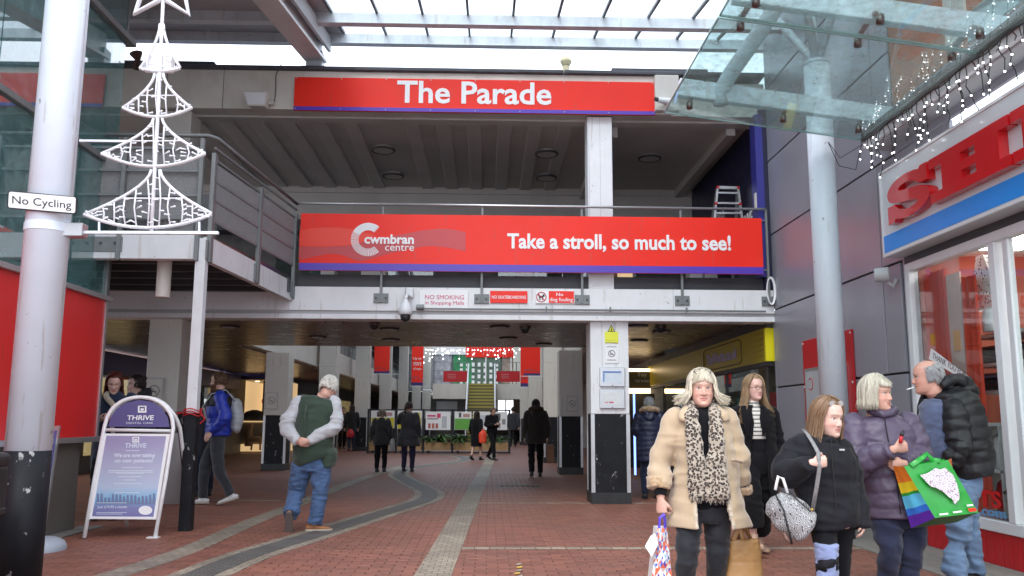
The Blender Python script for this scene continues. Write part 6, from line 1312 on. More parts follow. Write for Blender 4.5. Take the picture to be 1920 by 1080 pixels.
def hairmat(name, col, var=.35):
    m = mat(name, col, .42, spec=.4); n = m.node_tree.nodes; l = m.node_tree.links; b = n['Principled BSDF']
    gi = n.new('ShaderNodeNewGeometry'); mr = n.new('ShaderNodeMapRange'); mr.inputs[3].default_value = 1-var; mr.inputs[4].default_value = 1+var; l.new(gi.outputs['Random Per Island'], mr.inputs[0])
    rgb = n.new('ShaderNodeRGB'); rgb.outputs[0].default_value = (*col, 1); mu = n.new('ShaderNodeVectorMath'); mu.operation = 'SCALE'; l.new(rgb.outputs[0], mu.inputs[0]); l.new(mr.outputs[0], mu.inputs['Scale'])
    tc = n.new('ShaderNodeTexCoord'); mp = n.new('ShaderNodeMapping'); mp.inputs['Scale'].default_value = (160, 160, 14); l.new(tc.outputs['Object'], mp.inputs[0]); no = n.new('ShaderNodeTexNoise'); no.inputs['Scale'].default_value = 1; no.inputs['Detail'].default_value = 3; l.new(mp.outputs[0], no.inputs[0])
    m2 = n.new('ShaderNodeMapRange'); m2.inputs[1].default_value = .3; m2.inputs[2].default_value = .7; m2.inputs[3].default_value = .82; m2.inputs[4].default_value = 1.12; l.new(no.outputs[0], m2.inputs[0]); m3 = n.new('ShaderNodeVectorMath'); m3.operation = 'SCALE'; l.new(mu.outputs[0], m3.inputs[0]); l.new(m2.outputs[0], m3.inputs['Scale']); l.new(m3.outputs[0], b.inputs['Base Color'])
    bp = n.new('ShaderNodeBump'); bp.inputs['Strength'].default_value = .25; bp.inputs['Distance'].default_value = .003; l.new(no.outputs[0], bp.inputs['Height']); l.new(bp.outputs[0], b.inputs['Normal'])
    return m
def addx(mb, loc, Mx):
    o = len(mb.v); mb.v += [tuple(Mx @ Vector(v)) for v in loc.v]; mb.f += [tuple(i+o for i in f) for f in loc.f]; mb.mi += [mb.cur]*len(loc.f)
def dens(pts, radii, n=6):
    P = [Vector(p) for p in pts]; R_ = [r if isinstance(r, (tuple, list)) else (r, r) for r in radii]
    if len(P) < 2: return P, R_
    P2 = [P[0]*2-P[1]]+P+[P[-1]*2-P[-2]]; R2 = [R_[0]]+list(R_)+[R_[-1]]; op = []; orr = []
    for i in range(1, len(P2)-2):
        for k in range(n):
            t = k/n; a, b, c, d = P2[i-1], P2[i], P2[i+1], P2[i+2]
            op.append(0.5*((2*b)+(c-a)*t+(2*a-5*b+4*c-d)*t*t+(3*b-a-3*c+d)*t**3))
            s = t*t*(3-2*t); orr.append((R2[i][0]*(1-s)+R2[i+1][0]*s, R2[i][1]*(1-s)+R2[i+1][1]*s))
    op.append(P[-1]); orr.append(R_[-1]); return op, orr
def limb(mb, pts, radii, side=(1, 0, 0), n=20, quilt=None, dn=8):
    P, R_ = dens(pts, radii, dn)
    if quilt:
        sp, amp = quilt; s = 0; out = []
        if dn < 14: P, R_ = dens(pts, radii, 16)
        for i in range(len(P)):
            if i: s += (P[i]-P[i-1]).length
            k = abs(math.sin(math.pi*s/sp))**.55; out.append((R_[i][0]+amp*(k-.6), R_[i][1]+amp*(k-.6)))
        R_ = out
    # round both ends off
    mb.tube(P, R_, n, side=side); return mb
def shell(mb, rings, n=40, thick=.012):
    """open coat: rings = [(centre, rx, ry, a0, a1)], angles in degrees measured from the front (-Y) towards +X; the cloth runs from a0 round the back to a1"""
    k = len(rings); vs = []
    for lay in (0, 1):
        for (c, rx, ry, a0, a1) in rings:
            for j in range(n):
                a = math.radians(a0+(a1-a0)*j/(n-1)); q = thick*lay
                vs.append((c[0]+(rx-q)*math.sin(a), c[1]-(ry-q)*math.cos(a), c[2]))
    fs = []; B = k*n
    for i in range(k-1):
        for j in range(n-1):
            fs.append((i*n+j, i*n+j+1, (i+1)*n+j+1, (i+1)*n+j)); fs.append((B+i*n+j+1, B+i*n+j, B+(i+1)*n+j, B+(i+1)*n+j+1))
        fs.append((i*n, (i+1)*n, B+(i+1)*n, B+i*n)); j = n-1; fs.append(((i+1)*n+j, i*n+j, B+i*n+j, B+(i+1)*n+j))
    for j in range(n-1):
        fs.append((j+1, j, B+j, B+j+1)); i = k-1; fs.append((i*n+j, i*n+j+1, B+i*n+j+1, B+i*n+j))
    return mb.add(vs, fs)
def dring(rings, m=6):
    """densify coat rings smoothly"""
    out = []
    for i in range(len(rings)-1):
        a, b = rings[i], rings[i+1]
        for k in range(m):
            t = k/m; s = t*t*(3-2*t)*.5+t*.5; out.append((Vector(a[0])*(1-t)+Vector(b[0])*t,)+tuple(a[q]*(1-s)+b[q]*s for q in range(1, 5)))
    out.append((Vector(rings[-1][0]),)+tuple(rings[-1][1:])); return out
def vox(mb, size, name, mats, parent, smooth=2, disp=None, color=None, sfac=.5):
    me = bpy.data.meshes.new('tmp'); me.from_pydata(mb.v, [], mb.f); o = bpy.data.objects.new('tmp', me); COL.objects.link(o)
    r = o.modifiers.new('r', 'REMESH'); r.mode = 'VOXEL'; r.voxel_size = size; r.use_smooth_shade = True
    if smooth: s = o.modifiers.new('s', 'SMOOTH'); s.factor = sfac; s.iterations = smooth
    dg = bpy.context.evaluated_depsgraph_get(); me2 = bpy.data.meshes.new_from_object(o.evaluated_get(dg)); bpy.data.objects.remove(o); bpy.data.meshes.remove(me)
    me2.name = name; nv = len(me2.vertices); co = np.empty(nv*3, np.float32); me2.vertices.foreach_get('co', co); co = co.reshape(-1, 3).astype(float)
    no = np.empty(nv*3, np.float32); me2.vertices.foreach_get('normal', no); no = no.reshape(-1, 3).astype(float)
    if disp is not None:
        d = disp(co, no); co = co+(d if d.ndim == 2 else no*d[:, None])
    if color is not None:
        c = color(co); at = me2.color_attributes.new('Col', 'FLOAT_COLOR', 'POINT'); at.data.foreach_set('color', np.concatenate([c, np.ones((nv, 1))], 1).astype(np.float32).ravel())
    og = wloc(parent); co -= np.array(og[:]); me2.vertices.foreach_set('co', co.astype(np.float32).ravel())
    me2.materials.clear()
    for m in (mats if isinstance(mats, (list, tuple)) else [mats]): me2.materials.append(m)
    me2.polygons.foreach_set('use_smooth', [True]*len(me2.polygons)); me2.update()
    ob = bpy.data.objects.new(name, me2); COL.objects.link(ob); ob.parent = parent; return ob
def wrinkle(seed, base=.003, f=14, centres=(), fine=.0012):
    def fn(co, no):
        n1 = vnoise(co*np.array([1, 1, .75]), seed, f, 3); n2 = vnoise(co, seed+9, f*3.2, 2); a = np.full(len(co), base)
        for c, r, w_ in centres:
            a += w_*np.exp(-((co-np.array(c[:]))**2).sum(1)/r**2)
        n3 = vnoise(co*np.array([.5, .5, 1.6]), seed+5, f*1.5, 2); return a*(1-2*np.abs(n1))*1.3+a*.9*(1-2*np.abs(n3))+fine*n2
    return fn
HL = [(-.119, .016, .058, .0), (-.112, .030, .081, .006), (-.098, .047, .088, .022), (-.075, .058, .089, .045), (-.05, .065, .088, .066), (-.02, .070, .088, .083), (.01, .071, .086, .095), (.04, .073, .089, .100), (.07, .070, .082, .098), (.095, .057, .061, .078), (.11, .035, .036, .045), (.118, .008, .01, .012)]
def headM(pos, yaw=0, pitch=0, roll=0, s=1.0):
    """pos = eye-level centre of the head; yaw + turns the face towards +X"""
    return Matrix.Translation(Vector(pos)) @ Matrix.Rotation(math.radians(yaw), 4, 'Z') @ Matrix.Rotation(math.radians(pitch), 4, 'X') @ Matrix.Rotation(math.radians(roll), 4, 'Y') @ Matrix.Diagonal((s, s, s, 1))
def add_head(mb, Mh, neck, nr=.056, jaw=1.0, feat=True):
    h = MB(); n = 28; vs = []; L = []
    for i in range(len(HL)-1):
        for k in range(3): t = k/3; L.append(tuple(HL[i][q]*(1-t)+HL[i+1][q]*t for q in range(4)))
    L.append(HL[-1])
    for (z, w_, fr, bk) in L:
        if z < -.02: w_ = w_*jaw
        for j in range(n):
            t = 2*math.pi*j/n; s, c = math.sin(t), math.cos(t)
            vs.append((w_*math.copysign(abs(s)**.9, s), -(fr if c > 0 else bk)*math.copysign(abs(c)**.92, c), z))
    k = len(L); fs = [(i*n+j, i*n+(j+1) % n, (i+1)*n+(j+1) % n, (i+1)*n+j) for i in range(k-1) for j in range(n)]+[tuple(range(n-1, -1, -1)), tuple((k-1)*n+j for j in range(n))]
    h.add(vs, fs)
    if feat:
        h.tube([(0, -.079, .014), (0, -.088, -.006), (0, -.0965, -.022), (0, -.098, -.030), (0, -.087, -.038)], [.0085, .0095, .0115, .0120, .008], 10)
        for s in (-1, 1): h.sphere((s*.0125, -.089, -.032), (.0085, .010, .0075), 8, 6)
        for s in (-1, 1): h.sphere((s*.074, .012, -.010), (.008, .017, .031), 10, 8)
    addx(mb, h, Mh)
    nb = Vector(neck); p0 = Mh @ Vector((0, .022, -.045)); p1 = Mh @ Vector((0, .022, -.10)); s = Mh.to_scale().x
    mb.tube([p0, p1, (p1+nb)/2, nb], [nr*s, nr*s*.98, nr*s, nr*s*1.25], 18, side=(1, 0, 0))
def face_disp(Mh, s=1.0, old=0.0):
    Mi = np.array(Mh.inverted()); R3 = np.array(Mh.to_3x3().normalized())
    def fn(co, no):
        q = co@Mi[:3, :3].T+Mi[:3, 3]; out = np.zeros_like(co); m = (np.abs(q[:, 0]) < .12) & (np.abs(q[:, 2]) < .14) & (q[:, 1] < -.03) & (q[:, 1] > -.13)
        p = q[m]; d = np.zeros((len(p), 3)); g = lambda x, z, sx, sz: np.exp(-((p[:, 0]-x)/sx)**2-((p[:, 2]-z)/sz)**2)
        for sg_ in (-1, 1):
            d[:, 1] += .0095*g(sg_*.031, .006, .017, .012)-.0045*g(sg_*.030, .032, .024, .007)-.004*g(sg_*.042, -.028, .018, .016)
            d[:, 1] -= .0035*g(sg_*.031, .017, .015, .004)+.003*g(sg_*.031, -.006, .014, .004)
            d[:, 1] += (.0025+.003*old)*g(sg_*.030, -.050, .006, .016)+.002*old*g(sg_*.036, -.018, .012, .004)
        d[:, 1] += -.0045*g(0, -.0535, .019, .0045)-.0055*g(0, -.0655, .016, .0055)+.0040*g(0, -.0595, .024, .0022)-.007*g(0, -.095, .018, .013)+.004*g(0, -.079, .018, .006)+.0015*g(0, -.046, .004, .006)
        out[m] = (d@R3.T)*s; return out
    return fn
def face_col(Mh, base, lips=(.50, .16, .14), brow=(.25, .17, .12), cheek=.35, beard=None, flush=(.62, .22, .17), old=0.0):
    Mi = np.array(Mh.inverted()); base = np.array(base)
    def fn(co):
        n = len(co); q = co@Mi[:3, :3].T+Mi[:3, 3]; c = np.tile(base, (n, 1)); v = vnoise(co, 5, 30, 2); c *= (1+.07*v)[:, None]
        def mix(mask, col): nonlocal c; k = np.clip(mask, 0, 1)[:, None]; c = c*(1-k)+np.array(col)*k
        hd = (q[:, 1] < -.02) & (np.abs(q[:, 2]) < .13) & (np.abs(q[:, 0]) < .1)
        x, y, z = q.T
        G = lambda cx, cz_, sx, sz: hd*np.exp(-((x-cx)/sx)**2-((z-cz_)/sz)**2)
        for s in (-1, 1):
            mix(G(s*.045, -.030, .02, .018)*cheek*.6, flush); mix(G(s*.031, .012, .015, .006)*.75, (.17, .09, .07)); mix(G(s*.031, -.008, .016, .005)*(.25+.3*old), (.40, .20, .15))
            bz = .034-.006*((np.abs(x)-.03)/.02)**2; mix(hd*(x*s > .010)*(x*s < .052)*np.exp(-((z-bz)/.0042)**2)*.75, brow)
            mix(hd*np.exp(-((x-s*.0075)/.004)**2-((z+.041)/.003)**2)*.7, (.2, .07, .05))
        mix(G(0, -.028, .012, .012)*.3*cheek, flush)
        mix(hd*((x/.026)**2+((z+.060)/.0105)**2 < 1)*.85, lips); mix(hd*np.exp(-(z+.0597)**2/.0022**2)*(np.abs(x) < .025)*.8, (.16, .04, .035))
        if beard is not None:
            bm_ = hd*np.clip((-z-.022+.25*np.maximum(0, -y-.095)-0*x)/.012, 0, 1)*(1-((x/.02)**2+((z+.060)/.009)**2 < 1)); mix(bm_*.92, beard)
        return np.clip(c, 0, 1)
    return fn
def eyes(Mh, parent, col=(.10, .13, .16)):
    sc_ = mat('eye_white', (.62, .58, .55), .25) if 'eye_white' not in bpy.data.materials else bpy.data.materials['eye_white']
    im = mat('iris', col, .2)
    for s in (-1, 1):
        h = MB().sphere((s*.031, -.0648, .006), (.0135, .0098, .0068), 14, 10); w_ = MB(); addx(w_, h, Mh); e = w_.build('eye', sc_, parent, smooth=True)
        h = MB().sphere((s*.031, -.0728, .0065), (.0054, .0030, .0054), 10, 8); w_ = MB(); addx(w_, h, Mh); w_.build('iris', im, e, smooth=True)
def hand(mb, W, D, T, side_n=None, curl=.5, s=1.0, spread=.0, thumb=.5):
    """W wrist, D direction of the hand, T towards the thumb side; palm normal N = D x T (or its opposite through side_n=-1)"""
    W = Vector(W); D = Vector(D).normalized(); T = Vector(T); T = (T-D*T.dot(D)).normalized(); N = D.cross(T)*(side_n or 1)
    mb.tube([W-D*.02*s, W+D*.015*s, W+D*.05*s, W+D*.088*s, W+D*.096*s], [(.026*s, .021*s), (.029*s, .019*s), (.041*s, .017*s), (.040*s, .014*s), (.030*s, .009*s)], 16, side=T)
    for i, (o, L, r) in enumerate(((.030, .072, .0086), (.0103, .080, .0090), (-.0098, .074, .0086), (-.0290, .058, .0078))):
        p = W+D*(.084 if i in (1, 2) else .078)*s+T*o*s; d = (D+T*(o*spread*12)).normalized(); pts = [p-D*.012*s]; a = 0; pts.append(p)
        for seg in (.44, .31, .25):
            a += curl*(1.05 if seg == .44 else .95); dd = d*math.cos(a)+N*math.sin(a); p = p+dd*L*seg*s; pts.append(p)
        mb.tube(pts, [r*s, r*1.05*s, r*s, r*.92*s, r*.70*s], 10)
    p = W+D*.022*s+T*.024*s; q = p+(T*.62+D*.72+N*.25*thumb*2).normalized()*.038*s; q2 = q+(T*.15+D*.85+N*.6*thumb*2).normalized()*.030*s; q3 = q2+(D*.8-T*.15+N*.75*thumb*2).normalized()*.022*s
    mb.tube([p-T*.01*s, p, q, q2, q3], [.012*s, .0145*s, .0115*s, .0105*s, .0075*s], 10)
def shoe(A, d, parent, m, sole=None, L=.27, w_=.048, h=.085, pitch=0.0, name='shoe', hs=1.0):
    """A = ankle point above the heel; d = toe direction in plan"""
    A = Vector(A); d = Vector((d[0], d[1], 0)).normalized(); d = (d*math.cos(pitch)+Vector((0, 0, math.sin(pitch)))).normalized(); sd = Vector((d.y, -d.x, 0)); sd.normalize(); up = sd.cross(d)
    if up.z < 0: up = -up
    H = A-up*h; mb = MB(); P = []; Rr = []
    for t, ww, hh in ((-.085, .018, .030), (-.075, .030, .052), (-.04, .036, .060), (0, .037, .058), (.06, .040, .046), (.11, .047, .036), (.15, .044, .028), (.178, .026, .018), (.187, .008, .008)):
        k = L/.272; P.append(H+d*t*k+up*(hh*hs*.5+.012)); Rr.append((ww*w_/.047, hh*hs*.55))
    mb.tube(P, Rr, 16, side=sd); mb.tube([A+up*.03, A-up*.03], [(.045, .05), (.040, .052)], 14, side=sd)
    s = vox(mb, .008, name, m, parent, 1)
    so = MB(); pts = []
    for t, ww in ((-.092, .012), (-.085, .028), (-.05, .036), (0, .036), (.06, .041), (.11, .049), (.155, .045), (.182, .028), (.192, .010)): pts.append((t*L/.272, ww*w_/.047))
    poly = [H+d*t+sd*w for t, w in pts]+[H+d*t-sd*w for t, w in reversed(pts)]
    so.prism(poly, up*.022); so.build('sole', sole or M['black'], s, recalc=True); return s
def strands(Mh, fn, n, seed, r=.006, m=None, parent=None, name='hair', extra=None, cap=None, seg=4):
    """fn(rng, k) -> list of head-local points or None"""
    rr_ = random.Random(seed); mb = MB()
    if cap: addx(mb, cap, Mh)
    for k in range(n):
        p = fn(rr_, k)
        if not p: continue
        q = [Mh @ Vector(a) for a in p]; L = len(q); s = r*rr_.uniform(.7, 1.3)
        if rr_.random() < .07:
            for i in range(max(1, L//2), L): q[i] = q[i]+Vector((rr_.uniform(-.014, .014), rr_.uniform(-.014, .010), rr_.uniform(-.004, .012)))*(i/L)
            s *= .5
        q2, _ = dens(q, [1]*L, 2); L = len(q2); mb.tube(q2, [(s*(.75+.5*math.sin(math.pi*min(1, (i+1)/L*.9)))*(1 if i < L*.6 else max(.18, 1-(i-L*.6)/(L*.42))), s*.55) for i in range(L)], seg, cap=True)
    return mb.build(name, m, parent, smooth=True)
def skull(p, a, d=0.0, rx=.080, ry=.100, rz=.112, cy=.010, cz_=.012):
    p = math.radians(p); a = math.radians(a); return (math.sin(p)*math.sin(a)*(rx+d), cy-math.sin(p)*math.cos(a)*(ry+d), cz_+math.cos(p)*(rz+d))
def capmesh(hairline=58, back=118, side=95, d=.004, n=36, m=14, face=60):
    """thin closed shell over the scalp; face = half angle left open in front"""
    mb = MB(); vs = []
    for lay in (0, 1):
        for i in range(m+1):
            for j in range(n):
                a = -180+360*j/n; t = abs(a); lim = back if t > 120 else (side+(back-side)*(t-80)/40 if t > 80 else (hairline+(side-hairline)*max(0, (t-face*.6)/(80-face*.6)) if t > face*.6 else hairline)); p = lim*i/m
                vs.append(skull(p, a, d-(.010 if lay else 0)))
    B = (m+1)*n; fs = []
    for i in range(m):
        for j in range(n): k = (j+1) % n; fs.append((i*n+j, (i+1)*n+j, (i+1)*n+k, i*n+k)); fs.append((B+i*n+j, B+i*n+k, B+(i+1)*n+k, B+(i+1)*n+j))
    for j in range(n): k = (j+1) % n; fs.append((m*n+j, B+m*n+j, B+m*n+k, m*n+k))
    mb.add(vs, fs); return mb
def flow(a, L, part=0.0, start=14, polar=92, d=.006, flare=0.0, rng=random, curl=0.0, wob=.006, z_end=None, inward=0.0, sweep=0.0):
    """a strand that leaves the parting, lies over the skull at azimuth a and then falls for length L"""
    pts = []
    sg_ = 1 if a > 0 else -1; a0 = a; wv = rng.uniform(-1, 1)
    for p in np.linspace(start, polar, 5): a = a0+sg_*sweep*(p/90)**1.3+wv*2; pts.append(skull(p, a, d+rng.uniform(-.002, .005)+.005*math.sin(math.radians(p*1.6))))
    x, y, z = pts[-1]; ox, oy = math.sin(math.radians(a)), -math.cos(math.radians(a)); nn = max(2, int(L/.06))
    for q in range(1, nn+1):
        t = q/nn; f = flare*t*t+curl*max(0, t-.6)*1.2-inward*t; w_ = rng.uniform(-wob, wob); pts.append((x+ox*f+w_, y+oy*f+rng.uniform(-wob, wob), z-L*t*(1 if curl == 0 else 1-.10*t)))
    return pts
def person(label, loc, group=None): return thing('person', label, 'person', loc, 0, group)
DENIM = cloth('blue_denim', (.065, .118, .235), .22, .85, .1, .4, 300, 9); DENIM2 = cloth('light_denim', (.125, .195, .31), .25, .85, .1, .4, 300, 7)
NAVYJ = cloth('dark_navy_denim', (.014, .018, .045), .25, .8, .15, .3, 300, 9); BLK = cloth('black_cloth', (.007, .007, .009), .2, .9, .06, spec=.15); BLK2 = cloth('black_matt_nylon', (.013, .013, .016), .25, .55, .1, .25, 90)
JET = cloth('black_jeans', (.012, .013, .018), .25, .7, .2, .3, 260)

# ================================================================ THE PEOPLE IN FRONT
def crop(x0, y0, k): return lambda x, y: (x0+x/k, y0+y/k)
# ---- woman in the beige sheepskin coat
c6 = crop(1180, 600, 2.25); Yf = 5.85; sc1 = FPX/Yf
def F(x, y, dy=0.0): return PY(*c6(x, y), Yf+dy)
fw_ = person('white haired woman in an open beige sheepskin coat and leopard scarf walking towards us', (F(320, 700).x, Yf, 0))
b = MB(); Mh = headM(F(306, 292, -.02), yaw=-6, pitch=3, s=1.02)
nb = F(305, 400, .03); add_head(b, Mh, nb, jaw=1.08)
sh = [F(195, 425, .02), F(405, 425, .02)]
limb(b, [F(305, 395, .03), F(305, 470, .02), F(310, 620, .02), F(315, 740, .02), F(315, 800, .02)], [(.10, .07), (.155, .105), (.135, .10), (.15, .11), (.14, .10)])
el = [F(135, 600, .03), F(455, 600, .05)]; wr = [F(132, 745, -.06), F(470, 730, .10)]
for i in (0, 1): limb(b, [sh[i], el[i], wr[i]], [.05, .042, .030])
hand(b, wr[0]+Vector((0, 0, -.015)), (.05, -.10, -1), (.75, -.65, 0), curl=.85, side_n=-1, s=.98, thumb=.7)
hand(b, wr[1]+Vector((0, 0, -.02)), (0, -.1, -1), (-.7, -.7, 0), curl=1.0, side_n=1, s=.95)
hipz = F(310, 790).z
kn = [F(243, 1010, -.10), F(372, 1000, .02)]; an = [Vector((kn[0].x+.0, Yf+.02, .09)), Vector((kn[1].x-.0, Yf+.16, .10))]; hp = [F(255, 800, 0), F(372, 800, .02)]
for i in (0, 1): limb(b, [hp[i], kn[i], an[i]], [.07, .05, .035])
vox(b, .0048, 'body', M['skin'], fw_, 2, disp=face_disp(Mh, 1, old=.8), color=face_col(Mh, (.60, .36, .28), lips=(.52, .20, .18), brow=(.36, .27, .20), cheek=.5, old=.9), sfac=.4)
eyes(Mh, fw_)
# hair: swept fringe, flicked ends
hm = hairmat('white_blonde_hair', (.66, .60, .47), .22)
def fhair(rg, k):
    a = rg.uniform(-180, 180)
    if abs(a) < 52:
        s = 1 if a > -8 else -1; st_ = rg.uniform(4, 20); pts = []
        aa = rg.uniform(0, 58)
        ll = rg.uniform(44, 64); q0 = rg.uniform(-12, 30); q1 = q0*1.3+rg.uniform(-62, 66)
        for t in np.linspace(0, 1, 7): pts.append(skull(6+t*(ll+abs(q1)*.24), q0+(q1-q0)*t**1.2, .006+.013*math.sin(t*3.0)))
        return pts
    return flow(a, rg.uniform(.07, .135), start=5, polar=88, d=rg.uniform(.004, .016), flare=rg.uniform(.0, .05), curl=rg.uniform(.0, .11) if abs(a) < 130 else .03, rng=rg, wob=.009, sweep=rg.uniform(0, 16) if abs(a) < 80 else 0)
strands(Mh, fhair, 1500, 21, .0036, hm, fw_, cap=capmesh(36, 118, 96, .004, face=70))
sgm = MB(); 
for s in (-1, 1):
    h = MB().tube([(s*.034+.022*math.cos(t), -.045-.02*abs(math.sin(t)), .118+.016*math.sin(t)) for t in np.linspace(0, 6.28, 13)], .0022, 5, cap=False); addx(sgm, h, Mh)
h = MB().tube([(-.07, .03, .10), (-.056, -.04, .115), (.056, -.04, .115), (.07, .03, .10)], .0025, 5); addx(sgm, h, Mh)
tag(sgm.build('glasses', M['steeldark'], None, smooth=True), 'dark rimmed glasses pushed up on the white hair of the woman in the sheepskin coat', 'glasses')
jr = MB(); limb(jr, [F(308, 358, .02), F(308, 385, .02), F(308, 430, .01), F(310, 600, .01), F(314, 770, .02), F(316, 800, .02)], [(.062, .062), (.075, .07), (.165, .115), (.165, .13), (.17, .13), (.16, .12)])
for i in (0, 1): limb(jr, [el[i], wr[i]+Vector((0, 0, .0))], [.045, .040])
vox(jr, .009, 'black_jumper', BLK, fw_, 2, disp=wrinkle(3, .003, 16))
tr = MB(); limb(tr, [F(316, 740, .02), F(318, 800, .02), F(316, 850, .02)], [(.15, .11), (.165, .125), (.14, .11)])
for i in (0, 1): limb(tr, [hp[i], (hp[i]+kn[i])/2, kn[i], (kn[i]+an[i])/2, an[i]], [.088, .082, .066, .060, .052])
vox(tr, .009, 'black_jeans', JET, fw_, 2, disp=wrinkle(4, .003, 18, [(kn[0], .12, .005), (kn[1], .12, .005), (F(315, 830), .12, .005)]))
for i in (0, 1): shoe(an[i], (0, -1), fw_, M['black'], L=.26)
# coat
shear = mat('sheepskin', (.46, .35, .23), .9, var=.12, vscale=5, bump=.16, bscale=90, sheen=.5, dirt=.35, dirtcol=(.33, .22, .12))
fur = mat('tan_fur', (.48, .32, .18), .95, var=.35, vscale=45, bump=1.0, bscale=150, sheen=.6)
def cr(xl_, xr_, y, ry, a0, a1, dy=.01): c = (F(xl_, y, dy)+F(xr_, y, dy))/2; return (c, (F(xr_, y, dy).x-F(xl_, y, dy).x)/2, ry, a0, a1)
ct = MB()
rings = [cr(238, 372, 385, .10, 30, 330, .05), cr(205, 405, 405, .115, 27, 333, .04), cr(183, 428, 440, .14, 30, 328, .02), cr(185, 436, 520, .165, 32, 322), cr(190, 445, 600, .17, 32, 320), cr(186, 460, 700, .18, 30, 326), cr(172, 485, 790, .20, 26, 330), cr(160, 515, 868, .22, 24, 332)]
shell(ct, dring(rings), 46, .028)
for i, (s_, e_, w_) in enumerate(((sh[0], el[0], F(126, 700, -.03)), (sh[1], el[1], F(468, 690, .08)))): limb(ct, [s_+Vector((.03 if i == 0 else -.03, 0, .012)), s_, (s_+e_)/2, e_, w_], [.070, .085, .080, .075, .070])
vox(ct, .0085, 'sheepskin_coat', shear, fw_, 3, disp=wrinkle(6, .005, 11, [(el[0], .14, .010), (el[1], .14, .010), (F(200, 700), .2, .004)], .0015))
# lapels, cuffs, edge strips in thick fleece
lp = MB()
for (pts, r0) in (([F(248, 372, -.06), F(232, 400, -.10), F(228, 425, -.115)], .030), ([F(366, 372, -.06), F(398, 398, -.09), F(412, 425, -.10)], .030)): limb(lp, pts, [(.030, .018), (.038, .020), (.026, .014)])
limb(lp, [F(250, 370, -.05), F(240, 378, .05), F(300, 372, .13), F(368, 378, .05), F(366, 370, -.05)], [.022, .028, .03, .028, .022])
vox(lp, .008, 'fleece_collar', shear, fw_, 2, disp=wrinkle(8, .003, 30))
cf = MB(); e0 = F(124, 665, -.02); e1 = F(124, 712, -.035); limb(cf, [e0, e1], [(.078, .074), (.078, .074)]); cf2 = MB(); limb(cf2, [F(468, 700, .08), F(470, 728, .09)], [.078, .078]); vox(cf2, .008, 'fur_cuff', fur, fw_, 2, disp=wrinkle(9, .003, 50, (), .003))
vox(cf, .008, 'fur_cuff', fur, fw_, 2, disp=wrinkle(9, .003, 50, (), .003))
hmn = MB()
for q in (0, -1):
    pts = []
    for (c, rx, ry, a0, a1) in dring(rings)[10:]: a = math.radians(a0 if q == 0 else a1); pts.append((c[0]+(rx-.008)*math.sin(a), c[1]-(ry-.004)*math.cos(a), c[2]))
    hmn.tube(pts, .012, 8)
vox(hmn, .007, 'fleece_edge', mat('pale_fleece', (.55, .47, .36), .95, var=.2, vscale=40, bump=.8, bscale=120, sheen=.5), fw_, 1, disp=wrinkle(10, .002, 40))
pkt = MB(); limb(pkt, [F(435, 590, -.135), F(478, 600, -.10)], [(.015, .008), (.015, .008)]); pkt.build('pocket_welt', shear, fw_, smooth=True)
# leopard scarf
def leopard():
    m = mat('leopard_print', (.39, .335, .27), .85, sheen=.3); n = m.node_tree.nodes; l = m.node_tree.links; b_ = n['Principled BSDF']; tc = n.new('ShaderNodeTexCoord'); v = n.new('ShaderNodeTexVoronoi'); v.inputs['Scale'].default_value = 56; no = n.new('ShaderNodeTexNoise'); no.inputs['Scale'].default_value = 55
    ad = n.new('ShaderNodeVectorMath'); ad.operation = 'MULTIPLY_ADD'; ad.inputs[1].default_value = (.012,)*3; l.new(tc.outputs['Object'], no.inputs[0]); l.new(no.outputs['Color'], ad.inputs[0]); l.new(tc.outputs['Object'], ad.inputs[2]); l.new(ad.outputs[0], v.inputs[0])
    cr_ = n.new('ShaderNodeValToRGB'); e = cr_.color_ramp.elements; cr_.color_ramp.interpolation = 'CONSTANT'; e[0].color = (.20, .12, .075, 1); e[1].position = .20; e[1].color = (.018, .013, .011, 1); q = e.new(.50); q.color = (.39, .335, .27, 1); l.new(v.outputs['Distance'], cr_.inputs[0]); l.new(cr_.outputs[0], b_.inputs['Base Color']); return m
leo = leopard(); sf_ = MB()
limb(sf_, [F(262, 358, -.01), F(262, 400, -.115), F(272, 500, -.155), F(282, 600, -.165), F(287, 700, -.17), F(290, 742, -.165)], [(.022, .028), (.042, .018), (.048, .018), (.056, .018), (.062, .014), (.064, .010)])
limb(sf_, [F(352, 362, -.01), F(362, 405, -.11), F(368, 500, -.155), F(365, 600, -.172), F(372, 700, -.18), F(378, 756, -.175)], [(.020, .028), (.038, .018), (.044, .018), (.060, .018), (.070, .014), (.072, .010)])
limb(sf_, [F(262, 358, -.0), F(280, 352, .085), F(330, 352, .085), F(352, 360, -.0)], [.03, .034, .034, .03])
sfo = vox(sf_, .0075, 'leopard_scarf', leo, fw_, 2, disp=wrinkle(12, .006, 17, (), .001))
fg = MB(); rf_ = random.Random(5)
for k in range(46):
    x = 258+k*3.6; y = 745+rf_.uniform(-6, 6)+(8 if x > 340 else 0); fg.tube([F(x, y-12, -.17), F(x+rf_.uniform(-3, 3), y+8, -.175), F(x+rf_.uniform(-5, 5), y+24, -.17)], [.0035, .003, .0015], 5)
fg.build('fringe', leo, sfo, smooth=True)['kind'] = 'stuff'
